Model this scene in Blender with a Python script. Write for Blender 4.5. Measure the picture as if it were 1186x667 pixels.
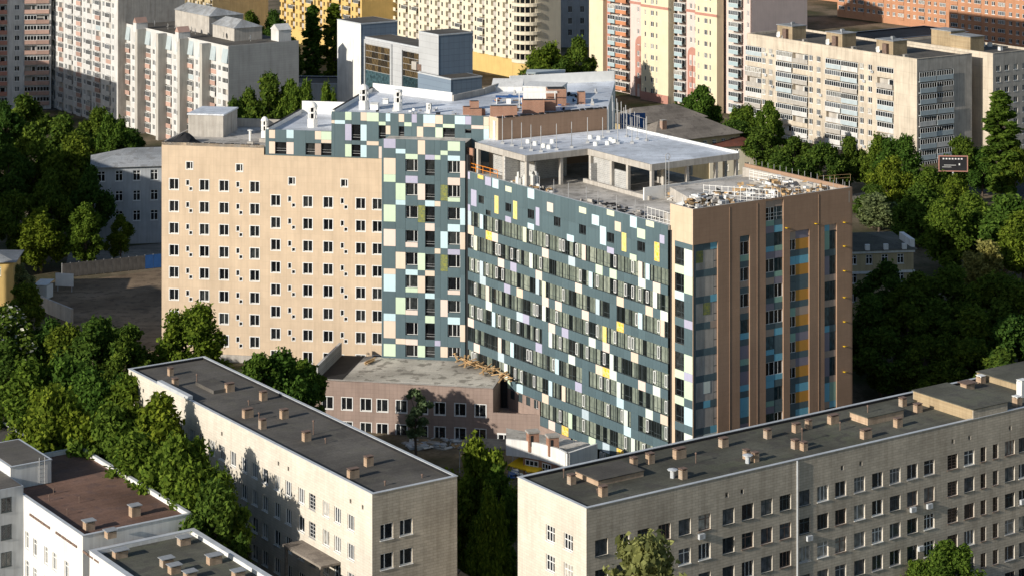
import bpy, math, random
import numpy as np
from mathutils import Vector
R = math.radians
random.seed(7)
sc = bpy.context.scene
COL = sc.collection
for o in list(bpy.data.objects):
    bpy.data.objects.remove(o)

# ------------------------------------------------------------------ camera, sky, sun, exposure
F, Y0, CX, HC = 2650.0, -280.0, 593.0, 100.0      # focal length, horizon row, centre column (photo pixels), camera height
TH = 34.5                                         # street grid direction of the district
cd = bpy.data.cameras.new('camera')
cam = bpy.data.objects.new('camera', cd); COL.objects.link(cam)
cam.location = (0, 0, HC); cam.rotation_euler = (R(90), 0, 0)
cd.sensor_width = 36; cd.lens = 36 * F / 1186; cd.shift_y = -(333.5 - Y0) / 1186
cd.clip_start = 1; cd.clip_end = 6000
sc.camera = cam
SUN_AZ, SUN_EL = 39.7, 20.5                        # direction the light travels (from +X towards +Y), elevation
w = bpy.data.worlds.new('World'); sc.world = w; w.use_nodes = True
nt = w.node_tree
sky = nt.nodes.new('ShaderNodeTexSky'); sky.sky_type = 'NISHITA'; sky.sun_disc = False
sky.sun_elevation = R(SUN_EL); sky.sun_rotation = R(270 - SUN_AZ); sky.air_density = 1.0; sky.dust_density = 0.6; sky.ozone_density = 1.0
bg = nt.nodes['Background']; bg.inputs[1].default_value = 0.10
nt.links.new(sky.outputs[0], bg.inputs[0])
sl = bpy.data.lights.new('sun', 'SUN'); sl.energy = 5.0; sl.angle = R(0.5); sl.color = (1.0, 0.935, 0.83)
sun = bpy.data.objects.new('sun', sl); COL.objects.link(sun)
tv = Vector((math.cos(R(SUN_AZ)) * math.cos(R(SUN_EL)), math.sin(R(SUN_AZ)) * math.cos(R(SUN_EL)), -math.sin(R(SUN_EL))))
sun.rotation_euler = tv.to_track_quat('-Z', 'Y').to_euler(); sun.location = (-200, 100, 200)
sc.view_settings.view_transform = 'Standard'; sc.view_settings.look = 'None'
sc.view_settings.exposure = 0.08; sc.view_settings.gamma = 1.0; sc.view_settings.use_curve_mapping = False
sc.cycles.max_bounces = 6; sc.cycles.transparent_max_bounces = 6

# ------------------------------------------------------------------ helpers
def at(px, py, z):
    Y = F * (HC - z) / (py - Y0); return ((px - CX) / F * Y, Y)
def atY(px, Y): return ((px - CX) / F * Y, Y)
def zat(py, Y): return HC - (py - Y0) * Y / F
def sst(a, b, x):
    t = min(1, max(0, (x - a) / (b - a))); return t * t * (3 - 2 * t)
def gz(x, y):
    k = sst(-34, -24, x) * (1 - sst(60, 90, x)) * sst(246, 262, y) * (1 - sst(345, 385, y))
    return -5.0 * k

class MB:
    def __init__(s): s.v = []; s.f = []; s.m = []
    def poly(s, pts, m=0):
        n = len(s.v); s.v += [tuple(p) for p in pts]; s.f.append(tuple(range(n, n + len(pts)))); s.m.append(m)
    def box(s, x0, x1, y0, y1, z0, z1, m=0):
        n = len(s.v)
        s.v += [(x0,y0,z0),(x1,y0,z0),(x1,y1,z0),(x0,y1,z0),(x0,y0,z1),(x1,y0,z1),(x1,y1,z1),(x0,y1,z1)]
        for q in ((0,3,2,1),(4,5,6,7),(0,1,5,4),(1,2,6,5),(2,3,7,6),(3,0,4,7)):
            s.f.append(tuple(n + i for i in q)); s.m.append(m)
    def obox(s, c, size, rz=0, m=0, rx=0):
        n = len(s.v); hx, hy, hz = size[0]/2, size[1]/2, size[2]/2; ca, sa = math.cos(rz), math.sin(rz); cb, sb = math.cos(rx), math.sin(rx)
        for (x, y, z) in ((-hx,-hy,-hz),(hx,-hy,-hz),(hx,hy,-hz),(-hx,hy,-hz),(-hx,-hy,hz),(hx,-hy,hz),(hx,hy,hz),(-hx,hy,hz)):
            x, z = x*cb + z*sb, -x*sb + z*cb
            s.v.append((c[0] + x*ca - y*sa, c[1] + x*sa + y*ca, c[2] + z))
        for q in ((0,3,2,1),(4,5,6,7),(0,1,5,4),(1,2,6,5),(2,3,7,6),(3,0,4,7)):
            s.f.append(tuple(n + i for i in q)); s.m.append(m)
    def tube(s, p, q, r0, r1, n=6, m=0, cap=True):
        p = Vector(p); q = Vector(q); d = (q - p).normalized()
        a = d.orthogonal().normalized(); b = d.cross(a); k = len(s.v)
        for (c, r) in ((p, r0), (q, r1)):
            for i in range(n):
                t = 2 * math.pi * i / n; s.v.append(tuple(c + a * (r * math.cos(t)) + b * (r * math.sin(t))))
        for i in range(n):
            j = (i + 1) % n; s.f.append((k+i, k+j, k+n+j, k+n+i)); s.m.append(m)
        if cap:
            s.f.append(tuple(k + i for i in range(n))[::-1]); s.m.append(m)
            s.f.append(tuple(k + n + i for i in range(n))); s.m.append(m)
    def prism(s, pts, z0, z1, m=0, mt=None):
        n = len(s.v); k = len(pts)
        a = sum(pts[i][0]*pts[(i+1)%k][1] - pts[(i+1)%k][0]*pts[i][1] for i in range(k))
        if a < 0: pts = pts[::-1]
        s.v += [(p[0], p[1], z0) for p in pts] + [(p[0], p[1], z1) for p in pts]
        for i in range(k):
            j = (i+1) % k; s.f.append((n+i, n+j, n+k+j, n+k+i)); s.m.append(m)
        s.f.append(tuple(n+k+i for i in range(k))); s.m.append(m if mt is None else mt)
        s.f.append(tuple(n+i for i in range(k))[::-1]); s.m.append(m)
    def lathe(s, x, y, prof, n=12, m=0):
        k = len(s.v)
        for (r, z) in prof:
            for i in range(n):
                t = 2*math.pi*i/n; s.v.append((x + r*math.cos(t), y + r*math.sin(t), z))
        for a in range(len(prof)-1):
            for i in range(n):
                j = (i+1) % n; s.f.append((k+a*n+i, k+a*n+j, k+(a+1)*n+j, k+(a+1)*n+i)); s.m.append(m)
        s.f.append(tuple(k+(len(prof)-1)*n+i for i in range(n))); s.m.append(m)
    def mesh(s, name, mats, smooth=False):
        me = bpy.data.meshes.new(name); me.from_pydata(s.v, [], s.f)
        if not isinstance(mats, (list, tuple)): mats = [mats]
        for m in mats: me.materials.append(m)
        if len(mats) > 1: me.polygons.foreach_set('material_index', s.m)
        if smooth: me.polygons.foreach_set('use_smooth', [True]*len(me.polygons))
        me.update(); return me

def obj(name, me, parent=None, loc=(0, 0, 0), rz=0.0, scale=None):
    o = bpy.data.objects.new(name, me); COL.objects.link(o)
    if parent is not None: o.parent = parent
    o.location = loc; o.rotation_euler = (0, 0, rz)
    if scale is not None: o.scale = scale
    return o
def tag(o, label, cat, group=None, kind=None):
    if label: o['label'] = label
    if cat: o['category'] = cat
    if group: o['group'] = group
    if kind: o['kind'] = kind
    return o
def thing(name, label, cat, loc, rz=0.0, group=None):
    o = obj(name, None, None, loc, rz); o.empty_display_size = 1; return tag(o, label, cat, group)
CACHE = {}
def cached(key, fn):
    if key not in CACHE: CACHE[key] = fn()
    return CACHE[key]

# ------------------------------------------------------------------ materials
def newmat(name):
    m = bpy.data.materials.new(name); m.use_nodes = True; t = m.node_tree
    return m, t, t.nodes['Principled BSDF']
def N(t, kind, **kw):
    n = t.nodes.new(kind)
    for k, v in kw.items(): setattr(n, k, v)
    return n
def coords(t, wall=False, scale=1.0):
    tc = N(t, 'ShaderNodeTexCoord'); 
    if not wall: return tc.outputs['Object']
    sp = N(t, 'ShaderNodeSeparateXYZ'); cb = N(t, 'ShaderNodeCombineXYZ')
    t.links.new(tc.outputs['Object'], sp.inputs[0]); t.links.new(sp.outputs[0], cb.inputs[0]); t.links.new(sp.outputs[2], cb.inputs[1]); t.links.new(sp.outputs[1], cb.inputs[2])
    return cb.outputs[0]
def mixc(t, fac, a, b, mode='MIX'):
    n = N(t, 'ShaderNodeMix', data_type='RGBA', blend_type=mode)
    for s, v in ((n.inputs[0], fac), (n.inputs[6], a), (n.inputs[7], b)):
        if hasattr(v, 'default_value') or hasattr(v, 'is_linked'): t.links.new(v, s)
        elif isinstance(v, (int, float)): s.default_value = v
        else: s.default_value = (*v[:3], 1)
    return n.outputs[2]
def ramp(t, fac, stops):
    n = N(t, 'ShaderNodeValToRGB'); e = n.color_ramp.elements
    while len(e) < len(stops): e.new(0.5)
    for i, (p, c) in enumerate(stops): e[i].position = p; e[i].color = (*c, 1) if len(c) == 3 else c
    t.links.new(fac, n.inputs[0]); return n.outputs[0]
def noise(t, vec, scale, detail=4, rough=0.55):
    n = N(t, 'ShaderNodeTexNoise'); n.inputs['Scale'].default_value = scale; n.inputs['Detail'].default_value = detail; n.inputs['Roughness'].default_value = rough
    t.links.new(vec, n.inputs['Vector']); return n.outputs[0]
def stretch(t, vec, s):
    n = N(t, 'ShaderNodeMapping'); n.inputs['Scale'].default_value = s; t.links.new(vec, n.inputs[0]); return n.outputs[0]
def sc3(c, k): return tuple(min(1, v * k) for v in c)

def m_plain(name, col, rough=0.7, var=0.18, scale=0.6, wall=False, streak=0.0, metal=0.0, rnd=0.0, fine=0.0, spec=0.3):
    m, t, b = newmat(name); v = coords(t, wall)
    c = ramp(t, noise(t, v, scale), [(0.3, sc3(col, 1 - var)), (0.7, sc3(col, 1 + var))])
    if fine:
        c = mixc(t, fine, c, ramp(t, noise(t, v, scale * 14, 3), [(0.35, sc3(col, 0.55)), (0.65, sc3(col, 1.3))]))
    if streak:
        s = ramp(t, noise(t, stretch(t, v, (1.3, 0.09, 1.0)), 1.6, 5), [(0.42, (1, 1, 1)), (0.68, (0.45, 0.42, 0.4))])
        c = mixc(t, streak, c, s, 'MULTIPLY')
    if rnd:
        oi = N(t, 'ShaderNodeObjectInfo'); c = mixc(t, 1.0, c, ramp(t, oi.outputs['Random'], [(0, (1 - rnd,) * 3), (1, (1, 1, 1))]), 'MULTIPLY')
    t.links.new(c, b.inputs['Base Color']); b.inputs['Roughness'].default_value = rough; b.inputs['Metallic'].default_value = metal
    b.inputs['Specular IOR Level'].default_value = spec
    return m
def m_brick(name, c1, c2, mortar, bw=0.6, bh=0.3, ms=0.015, streak=0.5, var=0.2, offset=0.5, bump=0.15):
    m, t, b = newmat(name); v = coords(t, True)
    br = N(t, 'ShaderNodeTexBrick'); br.offset = offset
    for k, val in (('Scale', 1.0), ('Mortar Size', ms), ('Brick Width', bw), ('Row Height', bh), ('Bias', 0.0)): br.inputs[k].default_value = val
    br.inputs['Color1'].default_value = (*c1, 1); br.inputs['Color2'].default_value = (*c2, 1); br.inputs['Mortar'].default_value = (*mortar, 1)
    t.links.new(v, br.inputs['Vector'])
    c = mixc(t, 1.0, br.outputs[0], ramp(t, noise(t, v, 0.25, 5), [(0.3, (1 - var,) * 3), (0.7, (1 + var * 0.3,) * 3)]), 'MULTIPLY')
    if streak:
        s = ramp(t, noise(t, stretch(t, v, (0.8, 0.07, 1.0)), 1.5, 6, 0.6), [(0.45, (1, 1, 1)), (0.72, (0.5, 0.47, 0.44))])
        c = mixc(t, streak, c, s, 'MULTIPLY')
    t.links.new(c, b.inputs['Base Color']); b.inputs['Roughness'].default_value = 0.85; b.inputs['Specular IOR Level'].default_value = 0.2
    if bump:
        bp = N(t, 'ShaderNodeBump'); bp.inputs['Strength'].default_value = bump; bp.inputs['Distance'].default_value = 0.03; bp.invert = True
        t.links.new(br.outputs['Fac'], bp.inputs['Height']); t.links.new(bp.outputs[0], b.inputs['Normal'])
    return m
def m_roof(name, col, stain, patch, scale=0.16, rough=0.9):
    m, t, b = newmat(name); v = coords(t)
    c = ramp(t, noise(t, v, scale, 6, 0.6), [(0.35, col), (0.55, sc3(col, 1.35)), (0.75, stain)])
    br = N(t, 'ShaderNodeTexBrick'); br.offset = 0.37
    for k, val in (('Scale', 1.0), ('Mortar Size', 0.03), ('Brick Width', 9.0), ('Row Height', 1.0)): br.inputs[k].default_value = val
    br.inputs['Color1'].default_value = (1, 1, 1, 1); br.inputs['Color2'].default_value = (0.82, 0.82, 0.82, 1); br.inputs['Mortar'].default_value = (0.6, 0.6, 0.6, 1)
    t.links.new(v, br.inputs['Vector'])
    c = mixc(t, 0.8, c, br.outputs[0], 'MULTIPLY')
    c = mixc(t, ramp(t, noise(t, v, 0.55, 5), [(0.54, (0, 0, 0)), (0.6, (0.75, 0.75, 0.75))]), c, patch)
    c = mixc(t, 0.5, c, ramp(t, noise(t, v, 5.0, 4), [(0.3, (0.6,) * 3), (0.7, (1.25,) * 3)]), 'MULTIPLY')
    c = mixc(t, 0.6, c, ramp(t, noise(t, v, 0.07, 3), [(0.4, (0.62,) * 3), (0.62, (1.2,) * 3)]), 'MULTIPLY')
    t.links.new(c, b.inputs['Base Color']); b.inputs['Roughness'].default_value = rough; b.inputs['Specular IOR Level'].default_value = 0.15
    return m
def m_glass(name, stops, rough=0.08, nz=0.7):
    m, t, b = newmat(name); oi = N(t, 'ShaderNodeObjectInfo'); v = coords(t, True)
    wn = N(t, 'ShaderNodeTexWhiteNoise', noise_dimensions='1D'); t.links.new(oi.outputs['Random'], wn.inputs['W'])
    c = ramp(t, oi.outputs['Random'], stops)
    c = mixc(t, nz, c, ramp(t, noise(t, v, 1.3, 2), [(0.35, (0.35,) * 3), (0.65, (1.4,) * 3)]), 'MULTIPLY')
    t.links.new(c, b.inputs['Base Color']); b.inputs['Roughness'].default_value = rough; b.inputs['Specular IOR Level'].default_value = 0.6
    return m
def m_leaf(name, dark, light, trans=0.35):
    m = bpy.data.materials.new(name); m.use_nodes = True; t = m.node_tree; t.nodes.clear()
    out = N(t, 'ShaderNodeOutputMaterial'); ge = N(t, 'ShaderNodeNewGeometry'); oi = N(t, 'ShaderNodeObjectInfo')
    c = ramp(t, ge.outputs['Random Per Island'], [(0.0, dark), (0.6, tuple((a + b) / 2 for a, b in zip(dark, light))), (1.0, light)])
    c = mixc(t, 1.0, c, ramp(t, oi.outputs['Random'], [(0.0, (0.62, 0.80, 0.78)), (0.35, (0.95, 1.0, 0.85)), (0.7, (1.15, 1.1, 0.8)), (1.0, (1.4, 1.2, 0.75))]), 'MULTIPLY')
    c = mixc(t, 1.0, c, ramp(t, noise(t, coords(t), 0.45, 3), [(0.3, (0.7, 0.75, 0.75)), (0.7, (1.2, 1.15, 1.0))]), 'MULTIPLY')
    d = N(t, 'ShaderNodeBsdfDiffuse'); tr = N(t, 'ShaderNodeBsdfTranslucent'); mx = N(t, 'ShaderNodeMixShader'); mx.inputs[0].default_value = trans
    t.links.new(c, d.inputs[0]); t.links.new(c, tr.inputs[0]); t.links.new(d.outputs[0], mx.inputs[1]); t.links.new(tr.outputs[0], mx.inputs[2])
    t.links.new(mx.outputs[0], out.inputs[0])
    return m

MT = {}
MT['pink'] = m_brick('peach_cladding', (0.64, 0.50, 0.36), (0.615, 0.48, 0.345), (0.54, 0.42, 0.30), 0.6, 1.2, 0.014, 0.22, 0.12, 0.0, 0.1)
MT['brown'] = m_brick('dim_peach_cladding', (0.36, 0.235, 0.16), (0.34, 0.222, 0.15), (0.285, 0.187, 0.126), 0.6, 0.6, 0.012, 0.2, 0.1, 0.0, 0.1)  # peach cladding darkened in colour for walls in grazing light
MT['mauve'] = m_brick('mauve_cladding', (0.34, 0.255, 0.215), (0.32, 0.24, 0.205), (0.25, 0.185, 0.155), 0.6, 0.6, 0.015, 0.35, 0.15, 0.0, 0.1)
MT['tileA'] = m_brick('sunlit_tile_wall', (0.68, 0.62, 0.53), (0.62, 0.565, 0.48), (0.50, 0.45, 0.38), 0.9, 0.32, 0.015, 0.25, 0.12, 0.5, 0.05)  # block tile lightened in colour for sun-facing walls and reveals
MT['tileB'] = m_brick('tan_tile_wall', (0.58, 0.51, 0.41), (0.49, 0.43, 0.345), (0.36, 0.31, 0.25), 0.9, 0.33, 0.02, 0.5, 0.2, 0.5, 0.1)  # same tile darkened for dim block faces; plain wall colour elsewhere
MT['block'] = m_brick('concrete_block', (0.42, 0.42, 0.41), (0.34, 0.34, 0.335), (0.55, 0.54, 0.52), 0.6, 0.3, 0.03, 0.3, 0.2)
MT['redbrick'] = m_brick('red_brick', (0.42, 0.17, 0.09), (0.33, 0.13, 0.07), (0.42, 0.36, 0.3), 0.26, 0.09, 0.012, 0.3, 0.2)
MT['chimney'] = m_brick('chimney_brick', (0.56, 0.385, 0.245), (0.44, 0.29, 0.185), (0.46, 0.40, 0.33), 0.26, 0.09, 0.012, 0.6, 0.3)
MT['farbrick'] = m_brick('orange_brick', (0.52, 0.25, 0.14), (0.46, 0.22, 0.12), (0.46, 0.3, 0.2), 0.5, 0.2, 0.01, 0.2, 0.12)
MT['beige'] = m_brick('beige_panel_wall', (0.62, 0.54, 0.43), (0.58, 0.5, 0.4), (0.46, 0.4, 0.32), 3.2, 2.8, 0.03, 0.5, 0.18, 0.0, 0.1)
MT['gold'] = m_brick('yellow_brick_hut', (0.47, 0.36, 0.22), (0.39, 0.29, 0.17), (0.34, 0.27, 0.19), 0.4, 0.15, 0.012, 0.5, 0.25)
MT['white'] = m_plain('white_render', (0.74, 0.73, 0.70), 0.8, 0.08, 0.4, True, 0.3)
MT['whitepaint'] = m_plain('white_paint', (0.78, 0.77, 0.74), 0.5, 0.06, 1.0)
MT['frame'] = m_plain('white_window_frame', (0.78, 0.78, 0.76), 0.4, 0.04, 1.0)
MT['dframe'] = m_plain('grey_window_frame', (0.06, 0.075, 0.08), 0.4, 0.1, 1.0)
MT['teal'] = m_plain('teal_panel', (0.095, 0.145, 0.165), 0.45, 0.08, 0.35, True, 0.15, rnd=0.14, spec=0.4)
MT['joint'] = m_plain('dark_joint', (0.035, 0.05, 0.055), 0.8, 0.1)
def pan(n, c): return m_plain(n, c, 0.45, 0.04, 0.5, True, 0.08, rnd=0.08, spec=0.4)
MT['P'] = pan('peach_panel', (0.74, 0.61, 0.49)); MT['K'] = pan('rose_panel', (0.76, 0.63, 0.56)); MT['G'] = pan('pale_green_panel', (0.60, 0.73, 0.55))
MT['B'] = pan('pale_blue_panel', (0.56, 0.74, 0.80)); MT['V'] = pan('lilac_panel', (0.45, 0.44, 0.58)); MT['N'] = pan('white_mint_panel', (0.70, 0.77, 0.70)); MT['S'] = pan('pale_grey_blue_panel', (0.50, 0.60, 0.66)); MT['A'] = pan('blue_panel', (0.17, 0.46, 0.60))
MT['L'] = pan('pale_yellow_panel', (0.72, 0.74, 0.54)); MT['D'] = pan('tan_panel', (0.42, 0.33, 0.27)); MT['E'] = pan('sea_green_panel', (0.26, 0.44, 0.36)); MT['W'] = pan('dim_lilac_panel', (0.24, 0.22, 0.27))  # dim lilac is lilac darkened for the grazing-lit end facade
def m_film(name, a, b2):
    m, t, b = newmat(name); v = coords(t, True); n = noise(t, v, 1.5, 3)
    t.links.new(ramp(t, n, [(0.4, a), (0.52, b2), (0.62, a)]), b.inputs['Base Color']); b.inputs['Roughness'].default_value = 0.35; return m
MT['Y'] = m_film('yellow_printed_panel', (0.82, 0.70, 0.16), (0.80, 0.62, 0.30)); MT['O'] = m_film('orange_printed_panel', (0.85, 0.52, 0.04), (0.85, 0.62, 0.30))
MT['M'] = m_film('olive_printed_panel', (0.26, 0.27, 0.07), (0.14, 0.17, 0.10)); MT['Q'] = pan('ochre_board', (0.52, 0.26, 0.05))
MT['glass'] = m_glass('window_glass', [(0, (0.012, 0.015, 0.02)), (0.45, (0.03, 0.036, 0.044)), (0.65, (0.09, 0.10, 0.115)), (0.85, (0.2, 0.2, 0.19)), (1, (0.42, 0.39, 0.34))])  # palest tones stand for curtains, bluish mid tones for painted reflections
MT['dglass'] = m_glass('dark_window_glass', [(0, (0.006, 0.007, 0.009)), (0.7, (0.016, 0.018, 0.02)), (1, (0.04, 0.045, 0.045))])
MT['gglass'] = m_glass('green_reflection_glass', [(0, (0.008, 0.011, 0.011)), (0.3, (0.014, 0.018, 0.018)), (0.36, (0.13, 0.155, 0.13)), (0.7, (0.21, 0.24, 0.195)), (1, (0.30, 0.33, 0.27))], 0.12, 0.35)  # greenish tones paint the reflection, near-black ones the unlit openings
MT['nglass'] = m_glass('navy_glass', [(0, (0.02, 0.042, 0.05)), (0.6, (0.035, 0.065, 0.075)), (1, (0.07, 0.13, 0.15))], 0.06)
MT['goldglass'] = m_glass('golden_glass', [(0, (0.15, 0.105, 0.05)), (0.6, (0.09, 0.065, 0.035)), (1, (0.015, 0.015, 0.015))], 0.15)
MT['roofdark'] = m_roof('dark_bitumen_roof', (0.105, 0.096, 0.085), (0.15, 0.138, 0.118), (0.13, 0.12, 0.10))
MT['roofgreen'] = m_roof('mossy_bitumen_roof', (0.095, 0.093, 0.074), (0.135, 0.145, 0.095), (0.085, 0.08, 0.07))
MT['roofbrown'] = m_roof('brown_painted_roof', (0.16, 0.095, 0.07), (0.2, 0.125, 0.1), (0.14, 0.09, 0.075))
MT['roofwhite'] = m_roof('pale_membrane_roof', (0.62, 0.65, 0.70), (0.70, 0.71, 0.73), (0.54, 0.56, 0.60), 0.1, 0.55)
MT['roofgrey'] = m_roof('grey_metal_roof', (0.28, 0.29, 0.3), (0.36, 0.36, 0.36), (0.24, 0.24, 0.24))
MT['roofred'] = m_roof('dark_red_metal_roof', (0.13, 0.05, 0.035), (0.17, 0.07, 0.05), (0.11, 0.05, 0.04))
MT['rooftan'] = m_roof('weathered_sheet_roof', (0.22, 0.19, 0.16), (0.3, 0.26, 0.22), (0.17, 0.145, 0.125))
MT['concrete'] = m_plain('concrete', (0.44, 0.41, 0.37), 0.9, 0.16, 0.5, True, 0.4, fine=0.15)
MT['slab'] = m_roof('screed_roof', (0.46, 0.43, 0.39), (0.60, 0.56, 0.51), (0.30, 0.28, 0.25), 0.14)
MT['coping'] = m_plain('zinc_coping', (0.50, 0.52, 0.54), 0.45, 0.12, 0.8, metal=0.0)
MT['steel'] = m_plain('galvanised_steel', (0.42, 0.42, 0.42), 0.5, 0.1, 1.0)
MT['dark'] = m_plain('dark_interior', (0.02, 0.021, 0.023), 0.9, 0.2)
MT['bitumen'] = m_plain('black_bitumen', (0.018, 0.018, 0.02), 0.8, 0.3)
MT['rust'] = m_plain('rusty_cap', (0.17, 0.115, 0.09), 0.8, 0.3, 2.0)
MT['wood'] = m_plain('fresh_timber', (0.58, 0.38, 0.19), 0.7, 0.2, 0.8, rnd=0.4)
MT['orange'] = m_plain('orange_rail_paint', (0.8, 0.26, 0.02), 0.5, 0.08)
MT['yellow'] = m_plain('yellow_sheet', (0.80, 0.50, 0.015), 0.55, 0.1, 0.6)
MT['bluesheet'] = m_plain('blue_sheet', (0.03, 0.10, 0.28), 0.5, 0.15)
MT['cream'] = m_plain('cream_render', (0.70, 0.63, 0.49), 0.8, 0.06, 0.3, True, 0.15)
MT['ochre'] = m_plain('ochre_render', (0.62, 0.43, 0.16), 0.8, 0.08, 0.3, True, 0.15)
MT['twrcream'] = m_plain('pale_yellow_render', (0.70, 0.60, 0.42), 0.8, 0.06, 0.3, True, 0.1)
MT['twrpink'] = m_plain('pale_pink_render', (0.66, 0.52, 0.47), 0.8, 0.06, 0.3, True, 0.1)
MT['twrred'] = m_plain('brick_red_render', (0.45, 0.22, 0.17), 0.8, 0.08, 0.3, True, 0.1)
MT['twrblue'] = m_plain('grey_blue_panel', (0.36, 0.45, 0.47), 0.6, 0.06, 0.3)
MT['terracotta'] = m_plain('terracotta_panel', (0.56, 0.24, 0.12), 0.7, 0.1, 0.5, rnd=0.3)
MT['aptwhite'] = m_plain('apartment_white', (0.60, 0.59, 0.57), 0.8, 0.1, 0.3, True, 0.35)
MT['aptpink'] = m_plain('salmon_panel', (0.50, 0.33, 0.27), 0.75, 0.12, 0.5, rnd=0.35)
MT['aptgrey'] = m_brick('grey_end_wall', (0.42, 0.41, 0.39), (0.40, 0.39, 0.37), (0.32, 0.31, 0.3), 3.0, 0.6, 0.02, 0.3, 0.12, 0.0, 0.05)
MT['aptblue'] = m_plain('pale_blue_attic', (0.40, 0.46, 0.48), 0.6, 0.08)
MT['bluewall'] = m_brick('blue_composite_panel', (0.19, 0.245, 0.31), (0.185, 0.235, 0.30), (0.11, 0.14, 0.19), 1.5, 1.5, 0.03, 0.1, 0.06, 0.0, 0.1)
MT['greywall'] = m_brick('silver_composite_panel', (0.46, 0.47, 0.48), (0.44, 0.45, 0.46), (0.3, 0.3, 0.31), 1.5, 1.5, 0.03, 0.15, 0.08, 0.0, 0.1)
MT['oldyellow'] = m_plain('old_yellow_render', (0.46, 0.37, 0.22), 0.85, 0.1, 0.4, True, 0.3)
MT['paleblue'] = m_plain('pale_blue_render', (0.42, 0.44, 0.46), 0.85, 0.1, 0.4, True, 0.3)
MT['bark'] = m_plain('bark', (0.10, 0.075, 0.055), 0.9, 0.25, 2.0)
MT['leaf'] = m_leaf('green_leaves', (0.055, 0.10, 0.02), (0.165, 0.235, 0.045))
MT['leaf2'] = m_leaf('light_green_leaves', (0.06, 0.105, 0.02), (0.18, 0.25, 0.05))
MT['leaf3'] = m_leaf('dark_green_leaves', (0.05, 0.09, 0.022), (0.14, 0.20, 0.042))
MT['leafolive'] = m_leaf('olive_leaves', (0.14, 0.155, 0.075), (0.32, 0.34, 0.18))
MT['blossom'] = m_plain('white_blossom', (0.62, 0.6, 0.5), 0.8, 0.1)
MT['asphalt'] = m_roof('asphalt', (0.05, 0.05, 0.052), (0.07, 0.068, 0.065), (0.04, 0.04, 0.04))
MT['paving'] = m_roof('pale_paving', (0.24, 0.22, 0.19), (0.3, 0.27, 0.23), (0.2, 0.18, 0.16))

# ------------------------------------------------------------------ ground, roads
def ground():
    xs = list(np.concatenate([np.linspace(-2500, -220, 8), np.linspace(-200, 200, 81), np.linspace(220, 2500, 8)]))
    ys = list(np.concatenate([np.linspace(-600, 180, 6), np.linspace(200, 420, 45), np.linspace(440, 4500, 12)]))
    v = [(x, y, gz(x, y)) for y in ys for x in xs]; nx = len(xs)
    f = [(j*nx+i, j*nx+i+1, (j+1)*nx+i+1, (j+1)*nx+i) for j in range(len(ys)-1) for i in range(nx-1)]
    me = bpy.data.meshes.new('ground'); me.from_pydata(v, [], f)
    m, t, b = newmat('earth_and_grass'); c = coords(t)
    col = ramp(t, noise(t, c, 0.045, 6, 0.6), [(0.36, (0.045, 0.06, 0.022)), (0.48, (0.085, 0.075, 0.045)), (0.62, (0.21, 0.165, 0.115))])
    col = mixc(t, 0.6, col, ramp(t, noise(t, c, 1.5, 4), [(0.3, (0.55,) * 3), (0.7, (1.3,) * 3)]), 'MULTIPLY')
    t.links.new(col, b.inputs['Base Color']); b.inputs['Roughness'].default_value = 0.95; b.inputs['Specular IOR Level'].default_value = 0.1
    me.materials.append(m); tag(obj('ground', me), None, None, kind='structure')
ground()
def sheet(name, pts, z, mat):
    b = MB(); b.prism(pts, z - 0.3, z); return tag(obj(name, b.mesh(name, mat)), None, None, kind='structure')

# ------------------------------------------------------------------ facades
class Face:
    """a wall plane of a thing: u runs to the right seen from outside, w is outwards, z up (thing-local)"""
    def __init__(s, root, ox, oy, ang):
        s.root = root; s.ox, s.oy, s.ang = ox, oy, ang; s.c, s.s = math.cos(ang), math.sin(ang)
    def p(s, u, z, w=0.0): return (s.ox + u*s.c + w*s.s, s.oy + u*s.s - w*s.c, z)
    def add(s, name, me, u, z, w=0.0, parent=None): return obj(name, me, s.root if parent is None else parent, s.p(u, z, w), s.ang)
    def world(s):
        rz = s.root.rotation_euler[2]; c, n = math.cos(rz), math.sin(rz)
        return (s.root.location[0] + s.ox*c - s.oy*n, s.root.location[1] + s.ox*n + s.oy*c, rz + s.ang)
    def uz(s, px, py):
        X, Y, a = s.world(); nx, ny = math.sin(a), -math.cos(a)
        dx, dy, dz = (px - CX)/F, 1.0, -(py - Y0)/F
        t = (X*nx + Y*ny) / (dx*nx + dy*ny)
        x, y, z = dx*t, dy*t, HC + dz*t
        return ((x - X)*math.cos(a) + (y - Y)*math.sin(a), z - s.root.location[2])
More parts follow.
